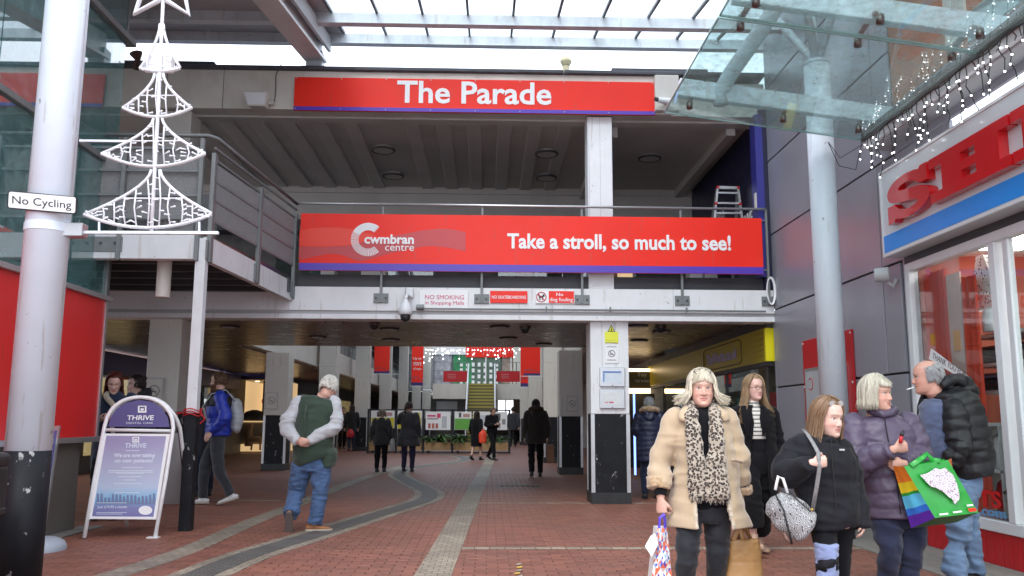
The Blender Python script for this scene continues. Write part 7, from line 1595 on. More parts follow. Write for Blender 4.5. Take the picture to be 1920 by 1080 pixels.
# her patterned carrier bag
tb = thing('carrier_bag', 'white paper carrier printed with orange and blue triangles, purple handle, in her right hand', 'bag', F(135, 1050, -.1)); hw = F(142, 828, -.10)
MB().tube([F(148, 818, -.12), F(128, 835, -.12), F(126, 885, -.12)], [(.010, .004)]*3, 8).build('handle', mat('violet_ribbon', (.10, .06, .55), .5), tb); MB().tube([F(142, 818, -.10), F(150, 840, -.10), F(152, 885, -.09)], [(.016, .004)]*3, 8).build('handle', mat('violet_ribbon2', (.10, .06, .55), .5), tb)
tm = [mat('bag_white', (.78, .77, .76), .45), mat('bag_orange', (.75, .13, .05), .45), mat('bag_blue', (.08, .08, .45), .45), mat('bag_skyblue', (.30, .45, .65), .45), mat('bag_pink', (.65, .45, .42), .45)]
gb = MB(); nx, nz = 7, 16; rt = random.Random(3); G = {}
for i in range(nx+1):
    for j in range(nz+1):
        u = i/nx; v_ = j/nz; xl_ = 118-v_*34; xr_ = 160+v_*28; x = xl_+(xr_-xl_)*u; y = 878+v_*300; G[i, j] = F(x, y, -.14-.03*math.sin(u*3.14)+.008*math.sin(v_*17+u*5))
for i in range(nx):
    for j in range(nz):
        a_, b_2, c_2, d_ = G[i, j], G[i+1, j], G[i+1, j+1], G[i, j+1]
        for t_ in ((a_, d_, b_2), (b_2, d_, c_2)) if (i+j) % 2 else ((a_, c_2, b_2), (a_, d_, c_2)): gb.cur = rt.choice((0, 0, 0, 1, 1, 2, 3, 4)); gb.add(t_, [(0, 1, 2)])
gb.cur = 0
bk_ = [Vector((G[i, j].x, G[i, j].y+.13, G[i, j].z)) for j in (0, nz) for i in (0, nx)]
gb.quad(G[0, nz], G[0, 0], bk_[0], bk_[2]); gb.quad(G[nx, 0], G[nx, nz], bk_[3], bk_[1]); gb.quad(bk_[0], bk_[1], bk_[3], bk_[2]); gb.quad(G[0, nz], bk_[2], bk_[3], G[nx, nz])
gb.build('printed_bag', tm, tb)
MB().prism([F(66, 955, -.2), F(95, 1000, -.2), F(122, 945, -.2), F(108, 900, -.2), F(90, 912, -.2)], (0, .01, 0)).build('paper_tag', M['signwhite'], tb)
# quilted tan tote
tt_ = thing('tote_bag', 'quilted tan shoulder tote hanging from her left hand', 'bag', F(485, 1100, .1)); tan = mat('tan_quilted_nylon', (.36, .20, .075), .45, var=.12, vscale=6, bump=.2, bscale=50)
m_ = MB(); Lq = []
for y, hw_ in ((925, 62), (935, 64), (975, 70), (1010, 71), (1018, 68), (1025, 71), (1060, 76), (1100, 78), (1108, 74), (1116, 78), (1170, 76), (1190, 60)): Lq.append((F(482+(y-925)*.03, y, .04), (hw_/2.25/sc1, .055 if y not in (1018, 1108) else .045)))
limb(m_, [q[0] for q in Lq], [q[1] for q in Lq], n=32, dn=3); vox(m_, .009, 'pouch', tan, tt_, 1, disp=wrinkle(14, .003, 16, (), .001))
for xx in (452, 505): MB().tube([F(xx-14 if xx < 480 else xx-24, 930, .0), F(466, 870, .04), F(476, 840, .06), F(486, 870, .07), F(xx+10, 930, .07)], [(.017, .006)]*5, 8, side=(1, 0, 0)).build('strap', tan, tt_, smooth=True)

# ---- woman in the long black coat and striped polo neck
Yg = 8.4; sc2 = FPX/Yg
def G2(x, y, dy=0.0): return PY(*c6(x, y), Yg+dy)
gw = person('woman with long fair hair and glasses in a long black coat and striped top', (G2(525, 800).x, Yg, 0))
b = MB(); Mh = headM(G2(527, 288, -.02), yaw=20, pitch=3, s=.98); add_head(b, Mh, G2(523, 370, .03))
sh = [G2(455, 398, .02), G2(600, 398, .02)]; el = [G2(440, 520, .05), G2(622, 520, .05)]; wr = [G2(448, 640, -.02), G2(622, 640, .0)]
limb(b, [G2(525, 370, .03), G2(527, 450, .02), G2(528, 520, .02), G2(530, 600, .02)], [(.09, .06), (.14, .095), (.115, .09), (.14, .10)])
for i in (0, 1): limb(b, [sh[i], el[i], wr[i]], [.045, .036, .026]); hand(b, wr[i], (0, -.1, -1), ((1, -1)[i]*.3, -1, 0), curl=.5, side_n=(-1, 1)[i], s=.9)
hp = [G2(508, 600, 0), G2(552, 600, 0)]; kn = [G2(515, 740, -.12), G2(560, 740, .05)]; an = [G2(523, 915, -.10), G2(548, 925, .22)]; an[0].z = max(an[0].z, .10); an[1].z = .11
for i in (0, 1): limb(b, [hp[i], kn[i], an[i]], [.07, .05, .034])
vox(b, .0065, 'body', M['skin'], gw, 2, disp=face_disp(Mh, .98), color=face_col(Mh, (.66, .42, .35), lips=(.55, .16, .17), brow=(.25, .16, .1), cheek=.5), sfac=.4); eyes(Mh, gw)
hm = hairmat('fair_brown_hair', (.30, .20, .11), .28)
def ghair(rg, k):
    a = rg.uniform(-180, 180)
    if abs(a) < 50: 
        s = 1 if a > 0 else -1; a = s*rg.uniform(40, 75)
    return flow(a, rg.uniform(.26, .40), start=4, polar=90, d=rg.uniform(.006, .018), flare=.05 if a < 0 else .075, curl=.04, rng=rg, wob=.009, sweep=(32 if a < 0 else 12) if abs(a) < 90 else 0)
strands(Mh, ghair, 800, 31, .0046, hm, gw, cap=capmesh(42, 118, 98, .008, face=66))
gm = MB()
for s in (-1, 1): h = MB().tube([(s*.033+.023*math.cos(t), -.101+.006*abs(math.cos(t)), .004+.020*math.sin(t)) for t in np.linspace(0, 6.28, 17)], .0022, 5, cap=False); addx(gm, h, Mh)
h = MB().tube([(-.010, -.103, .008), (.010, -.103, .008)], .002, 5); addx(gm, h, Mh)
for s in (-1, 1): h = MB().tube([(s*.056, -.095, .008), (s*.074, -.04, .008), (s*.076, .01, .0)], .002, 5); addx(gm, h, Mh)
gm.build('glasses', mat('thin_bronze_frame', (.12, .05, .03), .3, metal=.5), gw)
def stripes():
    m = mat('striped_knit', (.62, .60, .55), .85, sheen=.3, bump=.5, bscale=220); n = m.node_tree.nodes; l = m.node_tree.links; b_ = n['Principled BSDF']; tc = n.new('ShaderNodeTexCoord'); sp = n.new('ShaderNodeSeparateXYZ'); l.new(tc.outputs['Object'], sp.inputs[0]); mu = n.new('ShaderNodeMath'); mu.operation = 'MULTIPLY'; mu.inputs[1].default_value = 26; l.new(sp.outputs[2], mu.inputs[0]); fr = n.new('ShaderNodeMath'); fr.operation = 'FRACT'; l.new(mu.outputs[0], fr.inputs[0]); lt = n.new('ShaderNodeMath'); lt.operation = 'LESS_THAN'; lt.inputs[1].default_value = .28; l.new(fr.outputs[0], lt.inputs[0]); mi = n.new('ShaderNodeMixRGB'); mi.inputs[1].default_value = (.64, .61, .56, 1); mi.inputs[2].default_value = (.05, .045, .045, 1); l.new(lt.outputs[0], mi.inputs[0]); l.new(mi.outputs[0], b_.inputs[0]); return m
jb = MB(); limb(jb, [G2(520, 342, .01), G2(521, 370, .01), G2(524, 405, .0), G2(528, 460, 0), G2(530, 502, 0)], [(.056, .056), (.066, .062), (.15, .10), (.15, .115), (.125, .10)]); vox(jb, .008, 'striped_polo_neck', stripes(), gw, 2, disp=wrinkle(3, .002, 20))
tr = MB(); limb(tr, [G2(530, 500, .01), G2(530, 540, .01), G2(531, 600, .01), G2(533, 650, .01)], [(.125, .10), (.14, .112), (.165, .125), (.15, .11)])
for i in (0, 1): limb(tr, [hp[i], kn[i], (kn[i]+an[i])/2, an[i]+Vector((0, 0, .10))], [.092, .088, .098, .105])
vox(tr, .009, 'wide_black_trousers', BLK, gw, 2, disp=wrinkle(4, .004, 13, [(kn[0], .2, .006), (kn[1], .2, .006)]))
tanv = mat('beige_shoe', (.50, .33, .24), .5)
for i in (0, 1): shoe(an[i], (.15, -1), gw, tanv, tanv, L=.25, w_=.040, hs=.75)
ct = MB()
def gr(xl_, xr_, y, ry, a0, a1, dy=.02): c = (G2(xl_, y, dy)+G2(xr_, y, dy))/2; return (c, (G2(xr_, y, dy).x-G2(xl_, y, dy).x)/2, ry, a0, a1)
rings = [gr(488, 565, 360, .10, 28, 332, .04), gr(465, 590, 385, .13, 26, 334), gr(455, 610, 430, .15, 22, 340), gr(450, 615, 520, .15, 20, 335), gr(446, 620, 620, .17, 22, 330), gr(440, 622, 720, .20, 30, 325), gr(436, 612, 828, .22, 36, 322)]
shell(ct, dring(rings), 44, .02)
for i in (0, 1): limb(ct, [sh[i]+Vector(((.03, -.03)[i], 0, .01)), sh[i], el[i], wr[i]], [.055, .068, .062, .058])
limb(ct, [G2(482, 365, -.07), G2(492, 420, -.125), G2(500, 490, -.13)], [(.03, .012), (.035, .014), (.012, .01)]); limb(ct, [G2(562, 365, -.06), G2(568, 420, -.11), G2(565, 490, -.12)], [(.03, .012), (.035, .014), (.012, .01)])
vox(ct, .0095, 'long_black_coat', BLK, gw, 2, disp=wrinkle(6, .004, 12, [(el[0], .14, .008), (el[1], .14, .008)]))

# ---- girl in the black jacket
c7 = crop(1440, 660, 2.5708); Yk = 5.4
def K(x, y, dy=0.0): return PY(*c7(x, y), Yk+dy)
gl = person('girl with long brown hair and sunglasses on her head in a black zip jacket', (K(290, 900).x, Yk, 0))
b = MB(); Mh = headM(K(290, 318, -.02), yaw=27, pitch=10, roll=0, s=.98); add_head(b, Mh, K(270, 425, .03), nr=.050, jaw=1.08)
sh = [K(140, 470, .03), K(350, 470, .03)]; el = [K(85, 590, -.02), K(415, 640, .05)]; wr = [K(215, 535, -.24), K(450, 800, -.02)]
limb(b, [K(265, 425, .03), K(262, 520, .02), K(280, 700, .02), K(300, 850, .02)], [(.08, .06), (.13, .095), (.12, .095), (.14, .10)])
for i in (0, 1): limb(b, [sh[i], el[i], wr[i]], [.042, .036, .026])
hand(b, wr[0], (1, -.15, .12), (.1, -.2, 1), curl=1.05, side_n=-1, s=.86, thumb=.8); hand(b, wr[1], (.05, -.1, -1), (-.3, -1, 0), curl=.5, side_n=1, s=.84)
hp = [K(265, 830, 0), K(345, 830, .02)]; kn = [K(285, 1010, -.12), K(352, 1010, .05)]; an = [Vector((kn[0].x, Yk-.02, .10)), Vector((kn[1].x, Yk+.14, .10))]
for i in (0, 1): limb(b, [hp[i], kn[i], an[i]], [.06, .045, .032])
vox(b, .0048, 'body', M['skin'], gl, 2, disp=face_disp(Mh, .97), color=face_col(Mh, (.68, .44, .36), lips=(.58, .22, .2), brow=(.26, .17, .11), cheek=.8), sfac=.4); eyes(Mh, gl)
hm = hairmat('mid_brown_hair', (.23, .14, .08), .38)
def khair(rg, k):
    a = rg.uniform(-180, 180)
    if abs(a) < 50: a = (1 if a > 0 else -1)*rg.uniform(38, 80)
    L = rg.uniform(.20, .27) if a > 40 and a < 120 else rg.uniform(.30, .46)
    return flow(a, L, start=4, polar=92, d=rg.uniform(.005, .016), flare=.03+.05*(a < 0), rng=rg, wob=.008, sweep=26 if abs(a) < 90 else 0)
strands(Mh, khair, 1000, 41, .0042, hm, gl, cap=capmesh(44, 118, 98, .007, face=68))
sgm = MB()
for s in (-1, 1): h = MB().prism([(s*.036+.026*math.cos(t), -.052-.02*(1-abs(math.cos(t)))*0, .098+.020*math.sin(t)) for t in np.linspace(0, 6.28, 13)[:-1]], (0, -.004, .002)); addx(sgm, h, Mh)
h = MB().tube([(-.082, .04, .06), (-.066, -.045, .10), (.066, -.045, .10), (.082, .04, .06)], .0035, 6); addx(sgm, h, Mh)
tag(sgm.build('sunglasses', mat('clear_grey_frame', (.42, .40, .38), .25), None, smooth=False), 'grey sunglasses pushed up on the brown hair of the girl in black', 'sunglasses')
jk = MB(); NYL = cloth('black_softshell', (.010, .0105, .014), .2, .7, .05, .25, 120, spec=.2)
limb(jk, [K(262, 398, .01), K(262, 420, .01), K(255, 455, .01), K(262, 540, .0), K(280, 680, .0), K(295, 780, .0), K(303, 838, .0)], [(.068, .066), (.09, .08), (.185, .115), (.195, .14), (.185, .14), (.19, .15), (.175, .14)], n=32)
limb(jk, [sh[0]+Vector((.03, 0, .012)), sh[0], (sh[0]+el[0])/2, el[0], (el[0]+wr[0])/2, wr[0]-Vector((.02, 0, 0))], [.055, .072, .075, .072, .062, .050]); limb(jk, [sh[1]+Vector((-.03, 0, .012)), sh[1], (sh[1]+el[1])/2, el[1], wr[1]+Vector((0, 0, -.06))], [.055, .070, .072, .066, .056])
limb(jk, [K(222, 392, .0), K(240, 398, .09), K(300, 398, .08), K(330, 402, -.0), K(300, 420, -.075), K(250, 415, -.07), K(222, 392, .0)], [.020]*7)
vox(jk, .0075, 'black_zip_jacket', NYL, gl, 2, disp=wrinkle(7, .004, 13, [(el[0], .15, .012), (el[1], .12, .010), (K(300, 560), .25, .004), (K(280, 800), .2, .004)]))
MB().tube([K(305, 425, -.14), K(312, 560, -.155), K(325, 700, -.16), K(332, 830, -.155)], [(.004, .003)]*4, 6).build('zip', M['joint'], gl); MB().box(tuple(K(345, 475, -.14)), tuple(K(368, 467, -.135))).build('logo_patch', M['lightgrey'], gl)
tr = MB()
for i in (0, 1): limb(tr, [hp[i]+Vector((0, 0, .06)), hp[i], kn[i], an[i]], [.09, .082, .058, .042])
vox(tr, .008, 'black_leggings', BLK, gl, 2, disp=wrinkle(8, .002, 20, [(kn[0], .1, .005)]))
kp = MB(); limb(kp, [kn[0]+Vector((0, 0, .10)), kn[0], kn[0]+Vector((0, 0, -.14)), kn[0]+Vector((0, 0, -.26))], [.069, .064, .060, .058]); vox(kp, .0075, 'blue_knee_panel', cloth('dusty_blue_knit', (.22, .27, .46), .2, .8), gl, 1, disp=wrinkle(9, .003, 26, [(kn[0], .08, .004)]))
kp = MB(); limb(kp, [kn[0]+Vector((0, -.004, .02)), kn[0]+Vector((0, -.004, -.03))], [.067, .066]); vox(kp, .0075, 'dark_knee_band', NYL, gl, 1, disp=wrinkle(9, .004, 30))
for i in (0, 1): shoe(an[i], (.2, -1), gl, M['black'], L=.24)
# monogram bag on a strap
def mono():
    m = mat('grey_monogram_canvas', (.5, .5, .5), .6); n = m.node_tree.nodes; l = m.node_tree.links; b_ = n['Principled BSDF']; tc = n.new('ShaderNodeTexCoord'); mp = n.new('ShaderNodeMapping'); mp.inputs['Rotation'].default_value = (0, math.radians(35), math.radians(10)); mp.inputs['Scale'].default_value = (120, 60, 60); l.new(tc.outputs['Object'], mp.inputs[0]); w1 = n.new('ShaderNodeTexWave'); w1.wave_type = 'BANDS'; w1.bands_direction = 'X'; w1.inputs['Scale'].default_value = .5; w1.inputs['Distortion'].default_value = 9; w1.inputs['Detail'].default_value = 0; w1.inputs['Detail Scale'].default_value = 1.5; l.new(mp.outputs[0], w1.inputs[0]); lt = n.new('ShaderNodeMath'); lt.operation = 'GREATER_THAN'; lt.inputs[1].default_value = .5; l.new(w1.outputs['Fac'], lt.inputs[0]); mi = n.new('ShaderNodeMixRGB'); mi.inputs[1].default_value = (.03, .03, .035, 1); mi.inputs[2].default_value = (.52, .52, .52, 1); l.new(lt.outputs[0], mi.inputs[0]); l.new(mi.outputs[0], b_.inputs[0]); return m
mg = thing('shoulder_bag', 'black and white monogram pattern bowling bag hanging at the side of the girl', 'bag', K(110, 800, -.12)); mo = mono()
bm2 = MB(); B0 = K(20, 725, -.12); B1 = K(190, 850, -.14); ax = (B1-B0).normalized(); limb(bm2, [B0-ax*.01, B0+ax*.02, (B0+B1)/2, B1-ax*.02, B1+ax*.01], [(.05, .06), (.085, .075), (.115, .085), (.105, .08), (.07, .065)], side=(.5, 0, 1), n=28); vox(bm2, .0075, 'pouch', mo, mg, 2, disp=wrinkle(3, .003, 18))
MB().tube([K(35, 665, -.14), K(50, 600, -.13), K(72, 610, -.12), K(95, 680, -.12)], .0095, 8).build('handle', M['signwhite'], mg, smooth=True)
MB().tube([K(38, 690, -.20), K(75, 760, -.24), K(100, 860, -.24), K(115, 925, -.20)], .006, 6).build('piping', M['black'], mg, smooth=True); MB().tube([K(90, 660, -.10), K(150, 720, -.21), K(205, 770, -.21)], .004, 6).build('zip', M['black'], mg, smooth=True)
MB().tube([K(170, 372, .06), K(190, 395, -.05), K(218, 440, -.16), K(243, 485, -.27), K(248, 560, -.25), K(235, 650, -.22), K(215, 765, -.17)], [(.013, .004)]*7, 8, side=(1, 0, 0)).build('strap', mat('grey_webbing', (.22, .22, .22), .7, var=.3, vscale=60), mg, smooth=True)
MB().sphere(K(212, 760, -.18), .010, 10, 6).build('buckle', mat('brass', (.5, .35, .1), .3, metal=1), mg, smooth=True)
MB().tube([K(75, 870, -.2), K(90, 900, -.22), K(105, 925, -.22)], [.010, .012, .006], 6).build('charm', mat('brown_charm', (.15, .08, .06), .5), mg, smooth=True)

# ---- woman in the purple puffer coat
Yu = 6.1
def U(x, y, dy=0.0): return PY(*c7(x, y), Yu+dy)
pw_ = person('woman with a grey blonde bob in a dark mauve puffer coat looking to the right', (U(560, 900).x, Yu, 0))
b = MB(); Mh = headM(U(526, 205, -.02), yaw=38, pitch=2, s=1.0); add_head(b, Mh, U(520, 310, .03), jaw=1.08)
sh = [U(425, 355, .04), U(665, 350, .04)]; el = [U(420, 540, -.06), U(730, 500, .0)]; wr = [U(608, 468, -.27), U(650, 540, -.22)]
limb(b, [U(540, 305, .03), U(550, 400, .02), U(570, 600, .02), U(600, 790, .02)], [(.08, .06), (.14, .10), (.13, .10), (.15, .11)])
for i in (0, 1): limb(b, [sh[i], el[i], wr[i]], [.048, .038, .028])
hand(b, wr[0], (1, -.1, .22), (-.15, -.25, 1), curl=1.05, side_n=-1, s=.95, thumb=.8); hand(b, wr[1]+Vector((.01, 0, 0)), (-1, -.1, -.12), (0, -.2, 1), curl=.95, side_n=1, s=.95)
hp = [U(570, 800, 0), U(690, 800, .02)]; kn = [U(580, 960, -.06), U(690, 960, -.02)]; an = [Vector((kn[0].x+.02, Yu+.05, .10)), Vector((kn[1].x-.04, Yu+.0, .10))]
for i in (0, 1): limb(b, [hp[i], kn[i], an[i]], [.07, .05, .034])
vox(b, .005, 'body', M['skin'], pw_, 2, disp=face_disp(Mh, 1, old=.6), color=face_col(Mh, (.60, .34, .26), lips=(.5, .17, .15), brow=(.35, .26, .18), cheek=.6, old=.6), sfac=.4); eyes(Mh, pw_)
hm = hairmat('grey_blonde_hair', (.56, .52, .42), .22)
def uhair(rg, k):
    a = rg.uniform(-180, 180)
    if abs(a) < 46:
        aa = rg.uniform(-46, 46); return [skull(p, aa+rg.uniform(-3, 3)+.15*p*(.3 if aa > 0 else -.1), .013+.006*math.sin(p/25)) for p in np.linspace(6, 67+rg.uniform(-3, 5), 7)]
    return flow(a, rg.uniform(.085, .125) if abs(a) < 150 else rg.uniform(.06, .10), start=4, polar=90, d=rg.uniform(.012, .024), flare=.012, inward=.012, rng=rg, wob=.0025, sweep=14 if abs(a) < 80 else 0)
strands(Mh, uhair, 1100, 51, .0046, hm, pw_, cap=capmesh(48, 118, 98, .012, face=60))
pf_ = MB(); PUR = mat('mauve_puffer', (.085, .065, .105), .42, var=.14, vscale=5, bump=.3, bscale=45, spec=.4)
limb(pf_, [U(545, 300, .03), U(548, 330, .03), U(552, 375, .02), U(565, 470, .0), U(590, 590, .0), U(610, 700, .0), U(618, 782, .01)], [(.085, .085), (.15, .11), (.215, .15), (.215, .165), (.205, .17), (.20, .17), (.195, .165)], n=36, quilt=(.105, .012))
vox(pf_, .0085, 'mauve_puffer_coat', PUR, pw_, 2, disp=wrinkle(5, .004, 18, [(U(560, 480), .3, .002)], .0015))
pf2 = MB()
for i in (0, 1):
    m2_ = (sh[i]+el[i])/2; limb(pf2, [sh[i]+Vector(((.05, -.05)[i], 0, .03)), sh[i], m2_, el[i], (el[i]+wr[i])/2, wr[i]+(el[i]-wr[i]).normalized()*.02], [.06, .095, .095, .088, .076, .052], n=26, quilt=(.085, .009))
vox(pf2, .0085, 'puffer_sleeves', PUR, pw_, 2, disp=wrinkle(15, .004, 18, [(el[0], .15, .006), (el[1], .15, .006)], .0015))
cl = MB(); limb(cl, [U(520, 292, -.05), U(500, 285, .03), U(530, 290, .12), U(590, 285, .06), U(600, 285, -.04), U(560, 300, -.085), U(520, 292, -.05)], [.030, .034, .038, .036, .032, .028, .030]); vox(cl, .0085, 'puffer_collar', PUR, pw_, 2, disp=wrinkle(16, .004, 24))
MB().tube([U(560, 308, -.10), U(572, 380, -.15), U(590, 480, -.17), U(620, 620, -.175), U(640, 780, -.165)], [(.004, .004)]*5, 6).build('zip', M['joint'], pw_)
tr = MB(); limb(tr, [U(610, 740, .02), U(625, 790, .02), U(630, 840, .02)], [(.15, .11), (.17, .13), (.15, .12)])
for i in (0, 1): limb(tr, [hp[i], (hp[i]+kn[i])/2, kn[i], (kn[i]+an[i])/2, an[i]], [.10, .092, .074, .066, .058])
vox(tr, .0085, 'navy_jeans', NAVYJ, pw_, 2, disp=wrinkle(4, .003, 16, [(kn[0], .14, .007), (kn[1], .14, .007), (U(630, 840), .15, .006)]))
for i in (0, 1): shoe(an[i], (.3, -1), pw_, M['black'], L=.255)
vp_ = thing('vape', 'small dark red vape with black mouthpiece held in her fist', 'vape', U(640, 420, -.3)); MB().tube([U(638, 440, -.31), U(643, 405, -.31)], .012, 10).build('tube', M['redboard'], vp_, smooth=True); MB().tube([U(643, 405, -.31), U(648, 392, -.31), U(654, 378, -.31)], [.013, .012, .006], 10).build('mouthpiece', M['black'], vp_, smooth=True)
# green supermarket carrier
gb_ = thing('carrier_bag', 'large green supermarket carrier with rainbow side hanging from her arm', 'bag', U(800, 800, -.3)); green = mat('green_woven', (.012, .30, .03), .32, var=.12, vscale=9, bump=.25, bscale=18, coat=.3)
Yb_ = -.30
def grid(name, m, P00, P10, P11, P01, parent, n=10, amp=.008, seed=1, off=None):
    mb = MB(); rg = np.random.default_rng(seed); N_2 = (P10-P00).cross(P01-P00).normalized(); vs = []
    for j in range(n+1):
        for i in range(n+1):
            u, v = i/n, j/n; p = P00*(1-u)*(1-v)+P10*u*(1-v)+P11*u*v+P01*(1-u)*v; w_ = math.sin(math.pi*u)*math.sin(math.pi*v)
            vs.append(p+N_2*amp*w_*(math.sin(u*9+seed)+math.sin(v*11+u*6+seed*2))*1.0+(N_2*off if off else Vector()))
    mb.add(vs, [(j*(n+1)+i, j*(n+1)+i+1, (j+1)*(n+1)+i+1, (j+1)*(n+1)+i) for j in range(n) for i in range(n)]); return mb.build(name, m, parent, smooth=True)
TL, TR, BR, BL = U(655, 552, -.36), U(868, 520, -.36), U(1015, 775, -.36), U(805, 800, -.38)
STL, SBL = U(603, 550, -.24), U(690, 850, -.22); BBR = U(905, 822, -.20)
grid('front_face', green, BL, BR, TR, TL, gb_, 12, .006, 2)
def rainbow():
    m = mat('rainbow_print', (.5, .5, .5), .3, coat=.3); n = m.node_tree.nodes; l = m.node_tree.links; b_ = n['Principled BSDF']; tc = n.new('ShaderNodeTexCoord'); sp = n.new('ShaderNodeSeparateXYZ'); l.new(tc.outputs['Generated'], sp.inputs[0]); ad = n.new('ShaderNodeMath'); ad.operation = 'MULTIPLY_ADD'; ad.inputs[1].default_value = -.35; l.new(sp.outputs[0], ad.inputs[0]); l.new(sp.outputs[2], ad.inputs[2]); cr_ = n.new('ShaderNodeValToRGB'); cr_.color_ramp.interpolation = 'CONSTANT'; e = cr_.color_ramp.elements; e[0].color = (.09, .02, .30, 1); e[1].position = .03; e[1].color = (.03, .16, .6, 1)
    for p_, c_ in ((.16, (.10, .50, .75)), (.40, (.02, .30, .04)), (.46, (.82, .62, .02)), (.66, (.82, .22, .02))): q_ = e.new(p_); q_.color = (*c_, 1)
    l.new(ad.outputs[0], cr_.inputs[0]); l.new(cr_.outputs[0], b_.inputs[0]); return m
grid('rainbow_side', rainbow(), SBL, BL, TL, STL, gb_, 8, .005, 4)
grid('base', mat('dark_green_base', (.01, .12, .02), .4), SBL, BBR, BR, BL, gb_, 4, .0, 1); grid('back_face', green, BBR, SBL, STL, U(850, 515, -.22), gb_, 8, .004, 5); grid('far_side', mat('orange_trim', (.75, .16, .02), .35, coat=.3), BR, BBR, U(885, 512, -.22), TR, gb_, 6, .004, 6)
MB().tube([U(690, 548, -.37), U(745, 510, -.34), U(768, 490, -.24), U(790, 520, -.34), U(830, 527, -.37)], [(.018, .003)]*5, 8, side=(1, 0, 0)).build('handle', green, gb_, smooth=True)
# crumpled white print on its front, and small print
def FP(u, v, o=.004): # u along, v down
    p = TL*(1-u)*(1-v)+TR*u*(1-v)+BR*u*v+BL*(1-u)*v; N_2 = (BR-BL).cross(TL-BL).normalized(); return p+N_2*(.016+o)
P_ = [U(x, y, -.362+(-.02)*((x-655)/360))+Vector((0, -.022, 0)) for x, y in ((725, 592), (762, 582), (800, 558), (822, 566), (845, 557), (870, 580), (884, 592), (904, 640), (912, 672), (915, 705), (906, 718), (893, 732), (880, 706), (868, 702), (836, 672), (800, 652), (778, 648), (752, 622))]
mb = MB(); cen = sum(P_, Vector())/len(P_); mb.add([cen]+P_, [(0, (i+1) % len(P_)+1, i+1) for i in range(len(P_))])
def prm():
    m = mat('white_flower_print', (.75, .73, .74), .45); n = m.node_tree.nodes; l = m.node_tree.links; b_ = n['Principled BSDF']; tc = n.new('ShaderNodeTexCoord'); v = n.new('ShaderNodeTexVoronoi'); v.feature = 'DISTANCE_TO_EDGE'; v.inputs['Scale'].default_value = 80; l.new(tc.outputs['Object'], v.inputs[0]); lt = n.new('ShaderNodeMath'); lt.operation = 'LESS_THAN'; lt.inputs[1].default_value = .09; l.new(v.outputs[0], lt.inputs[0]); mi = n.new('ShaderNodeMixRGB'); mi.inputs[1].default_value = (.78, .76, .77, 1); mi.inputs[2].default_value = (.35, .25, .33, 1); l.new(lt.outputs[0], mi.inputs[0]); l.new(mi.outputs[0], b_.inputs[0]); return m
mb.build('white_print', prm(), gb_)
for (u0, u1, v0, v1, m_) in ((.10, .30, .93, .96, M['signwhite']), (.42, .62, .92, .95, M['signwhite']), (.78, .95, .90, .96, M['red']), (.80, .94, .83, .86, M['signwhite'])):
    mb = MB(); mb.quad(FP(u0, v1), FP(u1, v1), FP(u1, v0), FP(u0, v0)); mb.build('small_print', m_, gb_)

# ---- bald man in the black padded jacket, smoking, in profile
Ym = 6.85
def W_(x, y, dy=0.0): return PY(*c7(x, y), Ym+dy)
sm = person('balding grey haired man in a black padded jacket smoking beside the shop window', (W_(920, 900).x, Ym, 0))
b = MB(); Mh = headM(W_(768, 122, 0), yaw=-112, pitch=6, s=1.12); add_head(b, Mh, W_(830, 225, .03), nr=.062, jaw=1.05)
limb(b, [W_(850, 230, .02), W_(880, 320, .02), W_(900, 480, .02), W_(920, 620, .02)], [(.10, .08), (.15, .14), (.16, .14), (.15, .13)])
shn = W_(905, 290, -.17); eln = W_(925, 450, -.22); wrn = W_(880, 540, -.20); shf = W_(860, 290, .18); elf = W_(830, 450, .2); wrf = W_(820, 540, .14)
limb(b, [shn, eln, wrn], [.05, .042, .030]); hand(b, wrn, (-.8, 0, -.5), (0, -.6, .6), curl=.5, side_n=1, s=1.0); limb(b, [shf, elf, wrf], [.05, .042, .030]); hand(b, wrf, (-.4, 0, -.9), (-.8, 0, .3), curl=.4, s=1.0)
hp = [W_(925, 640, -.09), W_(930, 640, .09)]; kn = [W_(925, 830, -.12), W_(955, 830, .08)]; an = [W_(890, 1030, -.10), W_(985, 1040, .10)]; an[0].z = .11; an[1].z = .11
for i in (0, 1): limb(b, [hp[i], kn[i], an[i]], [.075, .055, .04])
vox(b, .0055, 'body', M['skin'], sm, 2, disp=face_disp(Mh, 1.1, old=.9), color=face_col(Mh, (.62, .33, .25), lips=(.5, .2, .17), brow=(.45, .4, .36), cheek=.9, old=.9), sfac=.4); eyes(Mh, sm)
hm = hairmat('grey_hair', (.36, .36, .37), .3)
def mhair(rg, k):
    a = rg.uniform(75, 285); p0 = rg.uniform(58, 104) if a < 110 or a > 250 else rg.uniform(46, 118); dl = rg.uniform(12, 20); return [skull(p0+dl*t, a+(8*t if a < 180 else -8*t), .004+.004*math.sin(t*3)) for t in np.linspace(0, 1, 4)]
strands(Mh, mhair, 900, 61, .0034, hm, sm, seg=4)
cg = MB(); h = MB().tube([(.012, -.098, -.060), (.020, -.150, -.072)], .0042, 8); addx(cg, h, Mh); tag(cg.build('cigarette', M['signwhite'], None, smooth=True), 'white cigarette between the lips of the balding man', 'cigarette')
jy = MB(); limb(jy, [W_(815, 232, 0), W_(815, 280, 0), W_(820, 370, 0), W_(830, 470, 0), W_(850, 520, 0)], [(.09, .10), (.13, .15), (.135, .16), (.14, .16), (.12, .15)]); vox(jy, .009, 'blue_grey_jumper', cloth('slate_blue_knit', (.09, .11, .19), .3, .9, .3, .6, 140), sm, 2, disp=wrinkle(2, .004, 20))
pj = MB(); PAD = mat('black_padded_nylon', (.010, .010, .012), .5, var=.2, vscale=6, bump=.3, bscale=50, spec=.4)
